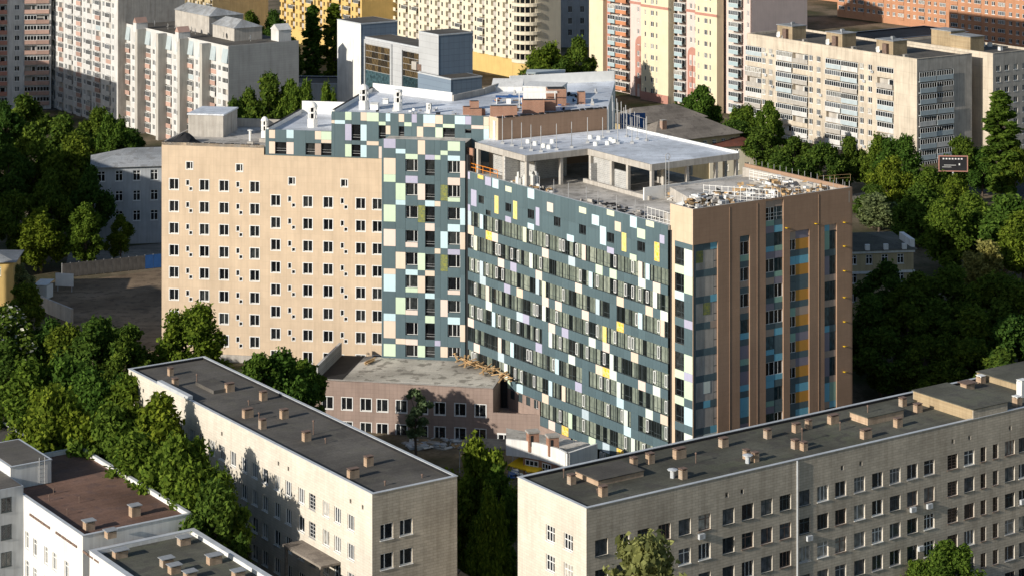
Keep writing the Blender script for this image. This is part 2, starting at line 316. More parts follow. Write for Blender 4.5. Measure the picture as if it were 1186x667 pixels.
def wall_mesh(name, W, z0, z1, holes, depth, mats, u0=0.0):
    """one wall skin with real openings and reveals; holes = (u0,u1,z0,z1)"""
    us = sorted(set([u0, W] + [round(h[i], 3) for h in holes for i in (0, 1) if u0 < h[i] < W]))
    zs = sorted(set([z0, z1] + [round(h[i], 3) for h in holes for i in (2, 3) if z0 < h[i] < z1]))
    b = MB(); nu, nz = len(us), len(zs)
    b.v = [(u, 0.0, z) for z in zs for u in us]
    cut = set()
    ui = {u: i for i, u in enumerate(us)}; zi = {z: i for i, z in enumerate(zs)}
    for h in holes:
        a = ui.get(round(h[0], 3), 0 if h[0] <= u0 else nu-1); c = ui.get(round(h[1], 3), nu-1); d = zi.get(round(h[2], 3), 0); e = zi.get(round(h[3], 3), nz-1)
        for j in range(d, e):
            for i in range(a, c): cut.add((i, j))
    for j in range(nz-1):
        i = 0
        while i < nu-1:
            if (i, j) in cut: i += 1; continue
            b.f.append((j*nu+i, j*nu+i+1, (j+1)*nu+i+1, (j+1)*nu+i)); b.m.append(0); i += 1
    for h in holes:
        a, c, d, e = max(h[0], u0), min(h[1], W), max(h[2], z0), min(h[3], z1)
        for q in (((a,0,d),(a,0,e),(a,depth,e),(a,depth,d)), ((c,0,e),(c,0,d),(c,depth,d),(c,depth,e)), ((a,0,e),(c,0,e),(c,depth,e),(a,depth,e)), ((c,0,d),(a,0,d),(a,depth,d),(c,depth,d))): b.poly(q, len(mats)-1 if isinstance(mats, list) else 0)
    return b.mesh(name, mats)
def win_meshes(w, h, fw, depth, mull, trans, fmat, gmat, sill, surround):
    """frame (with mullions, sill, surround) and panes; origin at lower-left corner of opening on the wall plane, y inwards"""
    fb = MB(); y0, y1 = depth - 0.07, depth
    fb.box(0, fw, y0, y1, 0, h); fb.box(w-fw, w, y0, y1, 0, h); fb.box(fw, w-fw, y0, y1, 0, fw); fb.box(fw, w-fw, y0, y1, h-fw, h)
    for m in mull: fb.box(m*w-fw*0.6, m*w+fw*0.6, y0, y1, fw, h-fw)
    for m in trans: fb.box(fw, w-fw, y0+0.01, y1, m*h-fw*0.5, m*h+fw*0.5)
    if sill: fb.box(-0.06, w+0.06, -0.10, y0, -0.07, -0.002)
    if surround:
        s = surround
        fb.box(-s, 0, -0.04, 0.03, -s, h+s); fb.box(w, w+s, -0.04, 0.03, -s, h+s); fb.box(0, w, -0.04, 0.03, h, h+s); fb.box(0, w, -0.04, 0.03, -s, 0)
    gb = MB(); yg = depth - 0.02
    gb.poly([(fw*0.5, yg, fw*0.5), (w-fw*0.5, yg, fw*0.5), (w-fw*0.5, yg, h-fw*0.5), (fw*0.5, yg, h-fw*0.5)])
    return fb.mesh('window', fmat), gb.mesh('pane', gmat)
def window(face, u, z, w, h, fw=0.09, depth=0.22, mull=(0.5,), trans=(), fmat='frame', gmat='glass', sill=True, surround=0.0, name='window', parts=True):
    key = ('w', round(w, 2), round(h, 2), fw, depth, mull, trans, fmat, gmat, sill, surround, parts)
    if parts:
        fm, gm = cached(key, lambda: win_meshes(w, h, fw, depth, mull, trans, MT[fmat], MT[gmat], sill, surround))
        o = face.add(name, fm, u, z)
        if parts == 'split':                       # two panes, each with its own colour tone imitating a reflection
            def half():
                g = MB(); g.poly([(0.03, depth-0.02, 0.03), (w/2, depth-0.02, 0.03), (w/2, depth-0.02, h-0.03), (0.03, depth-0.02, h-0.03)]); return g.mesh('pane', MT[gmat])
            hm = cached(('half',)+key, half); obj('pane', hm, o); obj('pane', hm, o, (w/2-0.03, 0, 0)); return o
        obj('pane', gm, o); return o
    def mk():
        fb = MB(); y0, y1 = depth-0.07, depth
        fb.box(0, fw, y0, y1, 0, h); fb.box(w-fw, w, y0, y1, 0, h); fb.box(fw, w-fw, y0, y1, 0, fw); fb.box(fw, w-fw, y0, y1, h-fw, h)
        for m in mull: fb.box(m*w-fw*0.6, m*w+fw*0.6, y0, y1, fw, h-fw)
        if sill: fb.box(-0.06, w+0.06, -0.08, y0, -0.07, -0.002)
        yg = depth-0.02; fb.poly([(fw*.5, yg, fw*.5), (w-fw*.5, yg, fw*.5), (w-fw*.5, yg, h-fw*.5), (fw*.5, yg, h-fw*.5)], 1)
        return fb.mesh('window', [MT[fmat], MT[gmat]])
    return face.add(name, cached(key, mk), u, z)
def panel(face, u0, u1, z0, z1, mat, th=0.05, gap=0.012, name='panel'):
    w, h = round(u1-u0-2*gap, 2), round(z1-z0-2*gap, 2)
    if w < 0.05 or h < 0.05: return None
    def mk():
        b = MB(); b.box(0, w, -th, 0.0, 0, h); return b.mesh('panel', MT[mat])
    return face.add(name, cached(('p', w, h, mat, th), mk), u0+gap, z0+gap)

class Bld:
    """rectangular building: local x along its front, y inwards; P = nearest corner"""
    def __init__(s, name, label, cat, P, ang, W, D, z0, z1, group=None):
        zb = gz(*P); s.W, s.D, s.z0, s.z1 = W, D, z0, z1
        s.root = thing(name, label, cat, (P[0], P[1], 0), ang, group)
        s.front = Face(s.root, 0, 0, 0); s.left = Face(s.root, 0, D, -math.pi/2); s.right = Face(s.root, W, 0, math.pi/2); s.back = Face(s.root, W, D, math.pi)
        s.len = {'front': W, 'left': D, 'right': D, 'back': W}
    def wall(s, which, mat, holes=(), depth=0.3, z0=None, z1=None):
        f = getattr(s, which); mats = [MT[m] for m in mat] if isinstance(mat, (list, tuple)) else MT[mat]
        f.add('wall', wall_mesh('wall', s.len[which], s.z0 if z0 is None else z0, s.z1 if z1 is None else z1, list(holes), depth, mats), 0, 0); return f
    def core(s, inset=0.45, mat='dark'):
        b = MB(); b.box(inset, s.W-inset, inset, s.D-inset, s.z0, s.z1-0.6); obj('inner_core', b.mesh('inner_core', MT[mat]), s.root)
    def roof(s, mat, parapet=0.35, pw=0.35, cop='coping', copw=0.08, wallmat=None, drop=0.0):
        b = MB(); b.box(0.02, s.W-0.02, 0.02, s.D-0.02, s.z1-parapet-0.4, s.z1-parapet); r = obj('roof', b.mesh('roof', MT[mat]), s.root)
        W, D, z = s.W, s.D, s.z1; b = MB(); e = copw; t = 0.07
        b.box(-e, W+e, -e, pw, z+0.003, z+t); b.box(-e, W+e, D-pw, D+e, z+0.003, z+t); b.box(-e, pw, pw, D-pw, z+0.003, z+t); b.box(W-pw, W+e, pw, D-pw, z+0.003, z+t)
        obj('coping', b.mesh('coping', MT[cop]), s.root)
        b = MB(); zz = z - parapet - 0.05
        b.poly([(pw, pw, zz), (W-pw, pw, zz), (W-pw, pw, z), (pw, pw, z)][::-1]); b.poly([(pw, D-pw, zz), (W-pw, D-pw, zz), (W-pw, D-pw, z), (pw, D-pw, z)])
        b.poly([(pw, pw, zz), (pw, D-pw, zz), (pw, D-pw, z), (pw, pw, z)]); b.poly([(W-pw, pw, zz), (W-pw, D-pw, zz), (W-pw, D-pw, z), (W-pw, pw, z)][::-1])
        obj('parapet', b.mesh('parapet', MT[wallmat or 'bitumen']), s.root); return r
    def loc(s, px, py, z):
        X, Y = at(px, py, z); a = s.root.rotation_euler[2]; dx, dy = X - s.root.location[0], Y - s.root.location[1]
        return (dx*math.cos(a) + dy*math.sin(a), -dx*math.sin(a) + dy*math.cos(a))
def chimney(root, x, y, z, w=0.8, d=0.8, h=1.0, cap='rust', mat='chimney', over=0.03):
    def mk():
        b = MB(); b.box(-w/2, w/2, -d/2, d/2, 0, h); return b.mesh('chimney', MT[mat])
    def mkc():
        b = MB(); b.box(-w/2-over, w/2+over, -d/2-over, d/2+over, h+0.14, h+0.22)
        for sx in (-1, 1):
            for sy in (-1, 1): b.box(sx*w*0.36-.05, sx*w*0.36+.05, sy*d*0.36-.05, sy*d*0.36+.05, h+0.002, h+0.14)
        return b.mesh('cap', MT[cap])
    o = obj('chimney', cached(('ch', w, d, h, mat), mk), root, (x, y, z)); obj('cap', cached(('cc', w, d, h, cap, over), mkc), o); return o
def pipe(root, x, y, z, h=1.0, r=0.06, mat='steel', cap=True):
    def mk():
        b = MB(); b.tube((0, 0, 0), (0, 0, h), r, r, 7)
        if cap: b.lathe(0, 0, [(r*2.2, h), (r*2.2, h+0.08), (0.02, h+0.2)], 8)
        return b.mesh('vent_pipe', MT[mat])
    return obj('vent_pipe', cached(('pp', h, r, mat, cap), mk), root, (x, y, z))
def dish(root, x, y, z, r=0.45, az=0.6):
    def mk():
        b = MB(); b.tube((0, 0, -0.1), (0, 0, 0.7), 0.04, 0.04, 5); n = 12; k = len(b.v)
        b.v.append((0, 0.12, 0.8))
        for i in range(n): b.v.append((r*math.cos(2*math.pi*i/n), -0.05, 0.85 + r*math.sin(2*math.pi*i/n)))
        for i in range(n): b.f.append((k, k+1+i, k+1+(i+1) % n)); b.m.append(0)
        b.tube((0, 0.1, 0.6), (0, -0.5, 0.75), 0.02, 0.02, 4)
        return b.mesh('satellite_dish', MT['whitepaint'])
    return obj('satellite_dish', cached(('dish', r), mk), root, (x, y, z), az)
def aircon(face, u, z):
    def mk():
        b = MB(); b.box(-0.42, 0.42, -0.42, -0.08, 0, 0.58); b.box(-0.3, -0.25, -0.08, 0.02, 0.05, 0.2); b.box(0.25, 0.3, -0.08, 0.02, 0.05, 0.2)
        n = 12; b.poly([(-0.12 + 0.22*math.cos(2*math.pi*i/n), -0.425, 0.29 + 0.22*math.sin(2*math.pi*i/n)) for i in range(n)], 1)
        return b.mesh('air_conditioner', [MT['coping'], MT['steel']])
    return face.add('air_conditioner', cached('ac', mk), u, z)

MT['earth'] = m_roof('sandy_earth', (0.2, 0.145, 0.095), (0.28, 0.21, 0.145), (0.13, 0.095, 0.065))

MT['fin'] = m_plain('tan_fin_wall', (0.44, 0.42, 0.38), 0.85, 0.1, 0.3, True, 0.35)
MT['capgrey'] = m_plain('grey_vent_cap', (0.30, 0.31, 0.32), 0.5, 0.15, 2.0)
MT['screed'] = m_roof('patchy_screed', (0.42, 0.39, 0.34), (0.6, 0.56, 0.5), (0.17, 0.155, 0.13), 0.12)

MT['hoard'] = m_plain('shaded_weathered_hoarding', (0.11, 0.10, 0.09), 0.85, 0.3, 0.8, True, 0.4)  # shade on the fence put into the base colour; streaks are weathering

# ================================================================== the hospital under construction
MX, MY = -21.5, 374.0
hosp = thing('hospital_building', 'tall unfinished hospital block with peach wing and teal panel wing in patchwork colours', 'building', (MX, MY, 0))
A45 = R(-10.5); A55 = R(-55.5); A35 = R(TH)
def hface(P, ang): return Face(hosp, P[0]-MX, P[1]-MY, ang)
def hpoly(name, pts, z0, z1, mat, mt=None):
    b = MB(); b.prism([(p[0]-MX, p[1]-MY) for p in pts], z0, z1, 0, None if mt is None else 1)
    return obj(name, b.mesh(name, MT[mat] if mt is None else [MT[mat], MT[mt]]), hosp)
def along(P, ang, u, w=0): return (P[0] + u*math.cos(ang) + w*math.sin(ang), P[1] + u*math.sin(ang) - w*math.cos(ang))
def fill_columns(face, cols, ztop, zbot, wtypes):
    """cols: list of (u0, u1, [(ztop, zbot, kind)...]); gaps become teal panels, 'w*' kinds become windows"""
    holes = []
    for (u0, u1, items) in cols:
        items = sorted(items, key=lambda q: -q[0]); z = ztop
        for (a, b, k) in items + [(zbot, zbot, None)]:
            if z - a > 0.12:
                n = max(1, round((z - a)/3.8)); 
                for i in range(n): panel(face, u0, u1, a + (z-a)*i/n, a + (z-a)*(i+1)/n, 'teal')
            if k is None: break
            if k[0] == 'w':
                holes.append((u0, u1, b, a)); wtypes[k](u0, u1, b, a)
            else: panel(face, u0, u1, b, a, k)
            z = b
    return holes
def hwin(face):
    def opened(mull):
        def f(u0, u1, b, a): window(face, u0+0.03, b+0.03, u1-u0-0.06, a-b-0.06, 0.07, 0.3, mull, (), 'frame', 'dglass', False)
        return f
    def bare(u0, u1, b, a):
        def mk():
            m = MB(); w, h = u1-u0, a-b; m.box(0, w, 0.24, 0.29, 0.45, 0.5); m.box(0, w, 0.25, 0.28, 0.85, 0.88); m.box(0, 0.04, 0.2, 0.28, 0, h); m.box(w-0.04, w, 0.2, 0.28, 0, h)
            return m.mesh('window_guard', MT['steel'])
        o = face.add('window_opening', mk(), u0, b)
        m = MB(); m.poly([(0, 0.35, 0), (u1-u0, 0.35, 0), (u1-u0, 0.35, a-b), (0, 0.35, a-b)]); obj('dark_fill', m.mesh('dark_fill', MT['dglass']), o)
    return {'wl': opened((0.32,)), 'wr': opened((0.68,)), 'wd': opened((0.36, 0.72)), 'wo': bare}

# --- peach wing: two sections at half-floor offset
PP = (-58.4, 381.4)                                   # left end of the peach wall
pf = hface(PP, A45)
uE = pf.uz(305.7, 300)[0]; uF = pf.uz(447, 300)[0]
ZP1, ZP2 = 36.0, 34.4
def peach_rows(xs, small, y1, xref, pitch, rows, zmin):
    holes = []
    z1 = pf.uz(xref, y1)[1]
    for k in range(rows):
        zc = z1 - pitch*k
        for x in xs:
            u = pf.uz(x, 250)[0]; holes.append((u-0.76, u+0.76, zc-0.88, zc+0.88, 'W'))
        for (xa, xb) in small:
            ua = pf.uz(xa, 250)[0]; ub = pf.uz(xb, 250)[0]
            holes.append((ua-0.24, ua+0.24, zc-0.1, zc+0.75, 's')); holes.append((ub-0.24, ub+0.24, zc-0.95, zc-0.4, 's'))
    return holes
h1 = peach_rows((201.5, 236.6, 259.4, 295), ((217.4, 221), (275.5, 279)), 213.6, 201.5, 3.66, 9, 0)
h2 = peach_rows((319.3, 356.5, 380, 417.7, 436.9), ((335.5, 340), (396.4, 400.6)), 232.5, 319.3, 3.66, 9, 0)
for (x, y, hh) in ((219.5, 192, h1), (277.3, 194.7, h1), (338, 210, h2), (398.8, 212.4, h2)):
    u, z = pf.uz(x, y); hh.append((u-0.55, u+0.55, z-0.6, z+0.6, 'a'))
h1 = [h for h in h1 if h[2] > 1.6]; h2 = [h for h in h2 if h[2] > 0.2]
pf.add('wall', wall_mesh('wall', uE, -6, ZP1, [h[:4] for h in h1], 0.3, MT['pink']), 0, 0)
pf.add('wall', wall_mesh('wall', uF, -6, ZP2, [h[:4] for h in h2], 0.3, MT['pink'], uE), 0, 0, 0.02)
for h in h1 + h2:
    wv, hv = h[1]-h[0], h[3]-h[2]
    if h[4] == 'W': window(pf, h[0], h[2], wv, hv, 0.07, 0.25, (0.52,), (), 'frame', 'dglass', False, 0.13)
    elif h[4] == 'a': window(pf, h[0], h[2], wv, hv, 0.09, 0.25, (0.62,), (), 'frame', 'dglass', False, 0.12)
    else: window(pf, h[0], h[2], wv, hv, 0.04, 0.2, (), (), 'frame', 'dglass', False, 0.1, 'small_window')
# concrete plinth at the foot of the peach wall
b = MB(); b.box(uE-9.5, uE, -0.25, 0.0, -6, 1.2); pf.add('plinth', b.mesh('plinth', MT['concrete']), 0, 0)
DP = 21.0
pl0 = along(PP, A45, 0.01, -0.35); plE = along(PP, A45, uE, -0.35); pr = along(PP, A45, uF, -0.35)
plb = along(PP, A45, 0.01, -DP); pEb = along(PP, A45, uE, -DP); prb = along(PP, A45, uF+8, -DP)
hpoly('wing_block', [pl0, plE, pEb, plb], -6, ZP1-0.5, 'concrete', 'slab')
hpoly('wing_block', [along(PP, A45, uE+0.03, -0.35), pr, prb, along(PP, A45, uE+0.03, -DP)], -6, ZP2-0.01, 'concrete', 'slab')
# parapet edge with black membrane
for (ua, ub, z) in ((0, uE, ZP1),):
    b = MB(); b.box(ua, ub, 0.0, 0.35, z-0.49, z+0.002); b.box(ua, ua+0.3, 0.36, DP-0.1, z-0.49, z-0.02); b.box(ua+0.4, ub, DP-0.4, DP-0.02, z-0.49, z+0.9); pf.add('parapet', b.mesh('parapet', MT['concrete']), 0, 0)
    b = MB(); random.seed(3); u = ua
    while u < ub-0.5:
        l = random.uniform(0.3, 1.2); b.box(u, u+l, -0.03, 0.38, z+0.004, z+0.03+random.uniform(0, .07)); u += l + random.uniform(0, 0.4)
    pf.add('membrane_strip', b.mesh('membrane_strip', MT['bitumen']), 0, 0)

# --- teal attic volume above the peach wall
tf = hface(along(PP, A45, 0, 0.06), A45)
def tz(px, py): return tf.uz(px, py)
ATT = [ # x0,x1 (photo columns), items (ytop, ybot, kind)
 (307.5, 311.7, []), (311.7, 318.7, [(150.7,160.5,'P'),(164.2,178.3,'P')]), (318.7, 331.8, [(165,178.5,'wo')]), (331.8, 340.2, [(150.7,160.5,'B'),(165,179,'K')]),
 (340.2, 354, []), (354, 364.8, [(166.2,179.6,'wo')]), (364.8, 372, [(152.2,162,'P'),(166.5,180,'D')]), (372, 386.7, [(152.7,162.3,'G'),(162.3,166.2,'P'),(166.8,180.4,'wo')])]
ATT2 = [(383.9, 387.7, [(139.5,143.2,'P')]), (387.7, 399.7, [(139.5,143.9,'B')]), (399.7, 407.2, [(129.9,139.5,'G'),(144,163,'V'),(167.2,181.8,'G')]), (407.2, 417.7, [(144.7,163,'wo'),(168,181.8,'wo')]),
 (417.7, 424.7, [(130.5,140.2,'P'),(144.7,163.5,'B'),(168.3,182.5,'B')]), (424.7, 438.7, [(130.8,141,'G'),(163.9,168.7,'P')]), (438.7, 446.8, [(141.3,145.5,'G'),(145.8,161.2,'wo'),(170,184,'K')]),
 (446.8, 452.2, [(131.7,141,'B'),(145.9,156,'P')]), (452.2, 461.8, []), (461.8, 468.2, [(132.4,141.7,'P'),(146.7,160.2,'wo')]), (468.2, 476.8, [(142,146.7,'G')]), (476.8, 482.9, [(132.7,142.5,'V')]),
 (482.9, 490.3, [(147,162,'P')]), (490.3, 504.2, [(133.2,143.2,'B'),(143.2,147.4,'P')]), (504.2, 512.9, [(133.8,144,'P'),(148,163,'G')]), (512.9, 526.7, [(144,148.5,'G'),(148.8,163,'wo')]),
 (526.7, 538.7, [(134.5,144.4,'B')]), (538.7, 545.9, [(135,144.7,'V'),(150,154.5,'wo')]), (545.9, 560.1, [(145.5,149.7,'K')]), (560.1, 566.4, [(135.7,145.8,'P'),(145.8,150,'G'),(150,164.2,'B')])]
ZA1 = tz(340, 150.9)[1]; ZA2 = tz(470, 131.8)[1]
wt = hwin(tf)
def conv(cols): return [(tz(x0, 160)[0], tz(x1, 160)[0], [(tz((x0+x1)/2, a)[1], tz((x0+x1)/2, c)[1], k) for (a, c, k) in it]) for (x0, x1, it) in cols]
c1 = conv(ATT); c2 = conv(ATT2); z2b = ZP2 + 0.01
# the lower part of the last first-band columns overlaps the tall part: keep it below the step
ho = fill_columns(tf, c1[:-1], ZA1, z2b, wt) + fill_columns(tf, [(c1[-1][0], c2[0][0], c1[-1][2])], ZA1, z2b, wt)
ho2 = fill_columns(tf, c2, ZA2, z2b, wt)
tf.add('attic_wall', wall_mesh('attic_wall', c2[0][0], z2b, ZA1-0.02, ho, 0.35, [MT['joint'], MT['dark']], c1[0][0]), 0, 0)
tf.add('attic_wall', wall_mesh('attic_wall', c2[-1][1], z2b, ZA2-0.02, ho2, 0.35, [MT['joint'], MT['dark']], c2[0][0]+0.01), 0, 0)
ua, ub, uc = c1[0][0], c2[0][0], c2[-1][1]
PB1 = along(PP, A45, ua, -0.42); 
hpoly('attic_block', [PB1, along(PP, A45, ub, -0.42), along(PP, A45, ub, -DP), along(PP, A45, ua, -DP)], ZP1-0.6, ZA1-0.55, 'white', 'roofwhite')
# big rear roof of the upper storey, running back and to the right
Q = [along(PP, A45, ub+0.02, -0.42), along(PP, A45, uc, -0.42)]
bc = at(576.9, 137.3, ZA2); be = along(bc, R(31), 21.0)
rear = [Q[0], Q[1], (bc[0]-0.5, bc[1]+0.5), be, (be[0]+3, be[1]+36), at(590, 96.5, ZA2), at(560, 106, ZA2), at(524, 113.5, ZA2), along(PP, A45, ub+0.02, -DP-6)]
hpoly('attic_block', rear, 2, ZA2-0.55, 'white', 'roofwhite')
bw = hface((Q[1][0]+0.05, Q[1][1]-0.42), 0)
# peach/brown end walls of that storey
e0 = along(PP, A45, uc, 0.0); l1 = math.hypot(bc[0]-e0[0], bc[1]-e0[1]); a1 = math.atan2(bc[1]-e0[1], bc[0]-e0[0])
fa = hface(e0, a1); fa.add('wall', wall_mesh('wall', l1, 20, ZA2, [], 0.1, MT['pink']), 0, 0)
fb_ = hface(bc, R(31)); fb_.add('wall', wall_mesh('wall', 21.0, 20, ZA2, [], 0.1, MT['brown']), 0, 0)
b = MB(); random.seed(5); u = 0
while u < 20.5:
    l = random.uniform(0.5, 1.4); b.box(u, min(u+l, 21), -0.06, 0.45, ZA2+0.002, ZA2+0.12+random.uniform(0, .12)); u += l + random.uniform(0.1, 0.5)
fb_.add('membrane_strip', b.mesh('membrane_strip', MT['bitumen']), 0, 0)
# parapets of the attic roofs (left sides go straight back)
def para(p, q, z0, z1, th=0.3, mat='whitepaint', name='parapet', top=None):
    d = math.hypot(q[0]-p[0], q[1]-p[1]); a = math.atan2(q[1]-p[1], q[0]-p[0]); b = MB(); b.box(0, d, -th/2, th/2, z0, z1)
    o = obj(name, b.mesh(name, MT[mat]), hosp, (p[0]-MX, p[1]-MY, 0), a)
    if top:
        b = MB(); random.seed(int(d*10)); u = 0
        while u < d-0.3:
            l = random.uniform(0.3, 0.9); b.box(u, min(u+l, d), -th/2-0.04, th/2+0.04, z1+0.002, z1+0.1); u += l + random.uniform(0.05, 0.3)
        obj('membrane_strip', b.mesh('membrane_strip', MT[top]), o)
    return o
para(along(PP, A45, ua+0.2, -0.5), along(PP, A45, ua+0.2, -DP+0.2), ZA1-0.54, ZA1+0.15, top='bitumen')
para(along(PP, A45, ua+0.4, -DP+0.2), along(PP, A45, ub, -DP+0.2), ZA1-0.54, ZA1+1.6)
para(along(PP, A45, ub+0.2, -0.5), along(PP, A45, ub+0.2, -DP-5.8), ZA2-0.54, ZA2+0.15, top='bitumen')
para(along(PP, A45, ub+0.4, -DP-5.8), at(524, 113.7, ZA2), ZA2-0.54, ZA2+0.9)
para(at(524.5, 113.9, ZA2), at(560, 106.3, ZA2), ZA2-0.54, ZA2+0.5, mat='concrete')
para(at(560.5, 106.3, ZA2), at(590, 96.8, ZA2), ZA2-0.54, ZA2+0.6, mat='concrete')
para(at(590.5, 96.8, ZA2), (be[0]+2.8, be[1]+35.7), ZA2-0.54, ZA2+1.3)

# --- teal corner column standing proud of the peach wall
cf0 = (-22.0, 369.4)
cfc = hface(cf0, A45)
k = 7.41
CX_ = [442.1, 444.4, 458.3, 469.7, 483.9, 492.4, 503.5, 510.2, 518.6, 532.9, 538.8]
CI = {
 1: [(161,171.9,'V'),(183.3,202.2,'P'),(202.2,211,'G'),(237.3,256.9,'G'),(265.6,285.2,'K'),(311.1,317.6,'P'),(317.6,337.2,'B'),(362.8,371.2,'B'),(371.2,391.2,'P'),(397.8,412.3,'G')],
 2: [(172.8,178.2,'B'),(212.4,231.9,'G'),(231.9,237.6,'B'),(292,311.5,'P'),(344.2,363.5,'G'),(391.8,398.2,'P')],
 3: [(178.6,184.7,'G'),(184.7,198.9,'wr'),(203.9,212.4,'V'),(212.4,226.8,'wr'),(238.7,253.1,'wl'),(267,280.8,'wr'),(280.8,286.6,'K'),(292.6,307.5,'wr'),(312.2,318.7,'B'),(318.7,333.1,'wl'),(333.1,338.5,'G'),(344.2,359,'wl'),(359,364.4,'K'),(373.2,387.8,'wr'),(392.5,399.3,'K'),(399.3,413,'wr')],
 4: [(162.8,179.3,'P'),(213,231.9,'K'),(238,257.8,'M'),(293.3,313.1,'G'),(319.6,339,'P'),(399.9,413.4,'G')],
 5: [(179.6,185.4,'V'),(185.4,203.6,'wo'),(213.7,231.9,'wo'),(232.6,239.3,'B'),(240,257.3,'wo'),(258.9,267.7,'K'),(267.7,286.6,'wo'),(294.7,312.5,'wo'),(313.5,319.9,'P'),(319.9,339,'wo'),(339.5,345.8,'B'),(345.8,364.7,'wo'),(365.5,373.9,'G'),(374.6,393.2,'wo'),(400.9,413.4,'wo')],
 6: [(180,185.4,'G'),(233.3,239.3,'P'),(287.9,294,'P'),(394.1,400.5,'V')],
 7: [(174.8,180,'G'),(214.4,232.6,'M'),(268.3,287.9,'B'),(295.3,314.2,'M'),(346.9,366.5,'K'),(401.3,413.6,'P')],
 8: [(164.2,175.2,'G'),(180.6,186.7,'B'),(186.7,200.9,'wd'),(206,214.8,'K'),(214.8,229,'wd'),(229,234,'G'),(240.7,254.8,'wr'),(260,268.6,'B'),(268.6,283.9,'wr'),(288.9,295.3,'V'),(295.3,310.2,'wr'),(321.6,336.1,'wr'),(336.1,341.1,'K'),(348,362,'wr'),(367.1,375.5,'B'),(375.5,390,'wd'),(402,413.6,'wd')],
 9: [(186.7,206.3,'K'),(241.4,260.9,'B'),(269.4,289.3,'P'),(375.9,395.5,'P')]}
cw = hwin(cfc); cols = []
def cuz(x, y): return cfc.uz(x, y)
for i in range(10):
    xm = (CX_[i]+CX_[i+1])/2
    cols.append((cuz(CX_[i], 290)[0], cuz(CX_[i+1], 290)[0], [(cuz(xm, a)[1], cuz(xm, c)[1], kk) for (a, c, kk) in CI.get(i, [])]))
ZC = 38.6; ZCB = 3.3
hc = fill_columns(cfc, cols, ZC, ZCB, cw)
uL, uR = cols[0][0], cols[-1][1]
cfc.add('wall', wall_mesh('wall', uR, -6, ZC-0.02, hc, 0.35, [MT['joint'], MT['dark']], uL), 0, 0)
hpoly('column_block', [along(cf0, A45, uL+0.02, -0.42), along(cf0, A45, uR, -0.42), along(cf0, A45, uR, -9), along(cf0, A45, uL+0.02, -9)], -6, ZC-0.4, 'joint', 'slab')

# --- long teal wing
TP = (-7.0, 365.5); TL = 51.3
wf = hface(TP, A55)
ZT = 34.0; PITCH = 3.68; WT = 2.3; BT0 = 27.75
BL = [(543.1,202.8,.8,1.3,'V'),(556.9,204.6,1.6,.8,'O'),(565.7,209.3,1.7,1.6,'V'),(574.2,212.3,1.7,1.6,'B'),(589.3,219.3,1.7,.85,'L'),(615.3,223.7,1.8,1.75,'B'),(549.1,229.4,1.6,2.6,'V'),(557.6,231.4,1.5,1.2,'w'),
 (575.4,237.2,1.1,2.8,'Y'),(589,240.6,1.6,1.3,'w'),(597,243.5,1.1,2.8,'Y'),(615.2,248.3,1.7,1.4,'w'),(623,251,1.0,2.8,'V'),(637.5,240.2,1.6,1.4,'K'),(645.6,257,1.7,1.4,'w'),(589,254.3,1.6,.9,'V'),(615.2,262.4,1.7,.9,'B'),(543.4,240.5,.8,1,'V'),(565.4,246.6,1.5,.8,'w'),
 (675.2,243.7,1.8,.9,'L'),(690,255,1.8,1.5,'B'),(707.5,246.5,1.8,.9,'L'),(698.8,273,1.5,2.7,'B'),(716,262.5,1.5,1.4,'P'),(675,266.2,1.7,1.4,'w'),(707.5,275.5,1.7,1.4,'w'),(734,257,1.6,1.7,'B'),(753.2,259.2,1.9,.9,'L'),(743,270.7,1.9,1.4,'G'),(723.1,280.5,1.1,2.7,'Y'),(742.9,286,1.8,1.4,'w'),(761.2,291.7,1.2,2.7,'O'),(767.2,277.2,1.1,1.2,'V'),(661,276,1.8,1,'B'),(707.5,290.2,1.7,.9,'V'),(733.7,298.2,1.6,.9,'G')]
holes = []
blank = []
for (x, y, wv, hv, kk) in BL:
    u, z = wf.uz(x, y); u0, u1, z0, z1 = max(0.02, u-wv/2), min(TL, u+wv/2), z-hv/2, min(ZT-0.05, z+hv/2)
    if kk == 'w': holes.append((u0, u1, z0, z1)); window(wf, u0, z0, u1-u0, z1-z0, 0.06, 0.25, (0.5,), (), 'dframe', 'dglass', False)
    else: panel(wf, u0, u1, z0, z1, kk, 0.075)
# plain teal sheets of the blank storey (three courses of tall sheets)
blk = [(u0, u1, z0, z1) for (u0, u1, z0, z1) in holes]
MW = 1.71; NM = 30
def sheets(u0, u1, z0, z1):
    """teal sheet with small windows left free"""
    cut = [h for h in blk if h[0] < u1 and h[1] > u0 and h[2] < z1 and h[3] > z0]
    if not cut: panel(wf, u0, u1, z0, z1, 'teal', 0.05, 0.01); return
    h = cut[0]; a, c = max(u0, h[0]), min(u1, h[1]); d, e = max(z0, h[2]), min(z1, h[3])
    if a - u0 > 0.1: panel(wf, u0, a, z0, z1, 'teal', 0.05, 0.01)
    if u1 - c > 0.1: panel(wf, c, u1, z0, z1, 'teal', 0.05, 0.01)
    if z1 - e > 0.1: panel(wf, a, c, e, z1, 'teal', 0.05, 0.01)
    if d - z0 > 0.1: panel(wf, a, c, z0, d, 'teal', 0.05, 0.01)
for i in range(NM):
    u0 = i*MW
    for (z0, z1) in ((BT0, 30.6), (30.6, 34.0)): sheets(u0, u0+MW, z0, z1)
random.seed(21)
spand_cols = ['B', 'K', 'P', 'G', 'N', 'V', 'K', 'N', 'G', 'B', 'S', 'K', 'P']
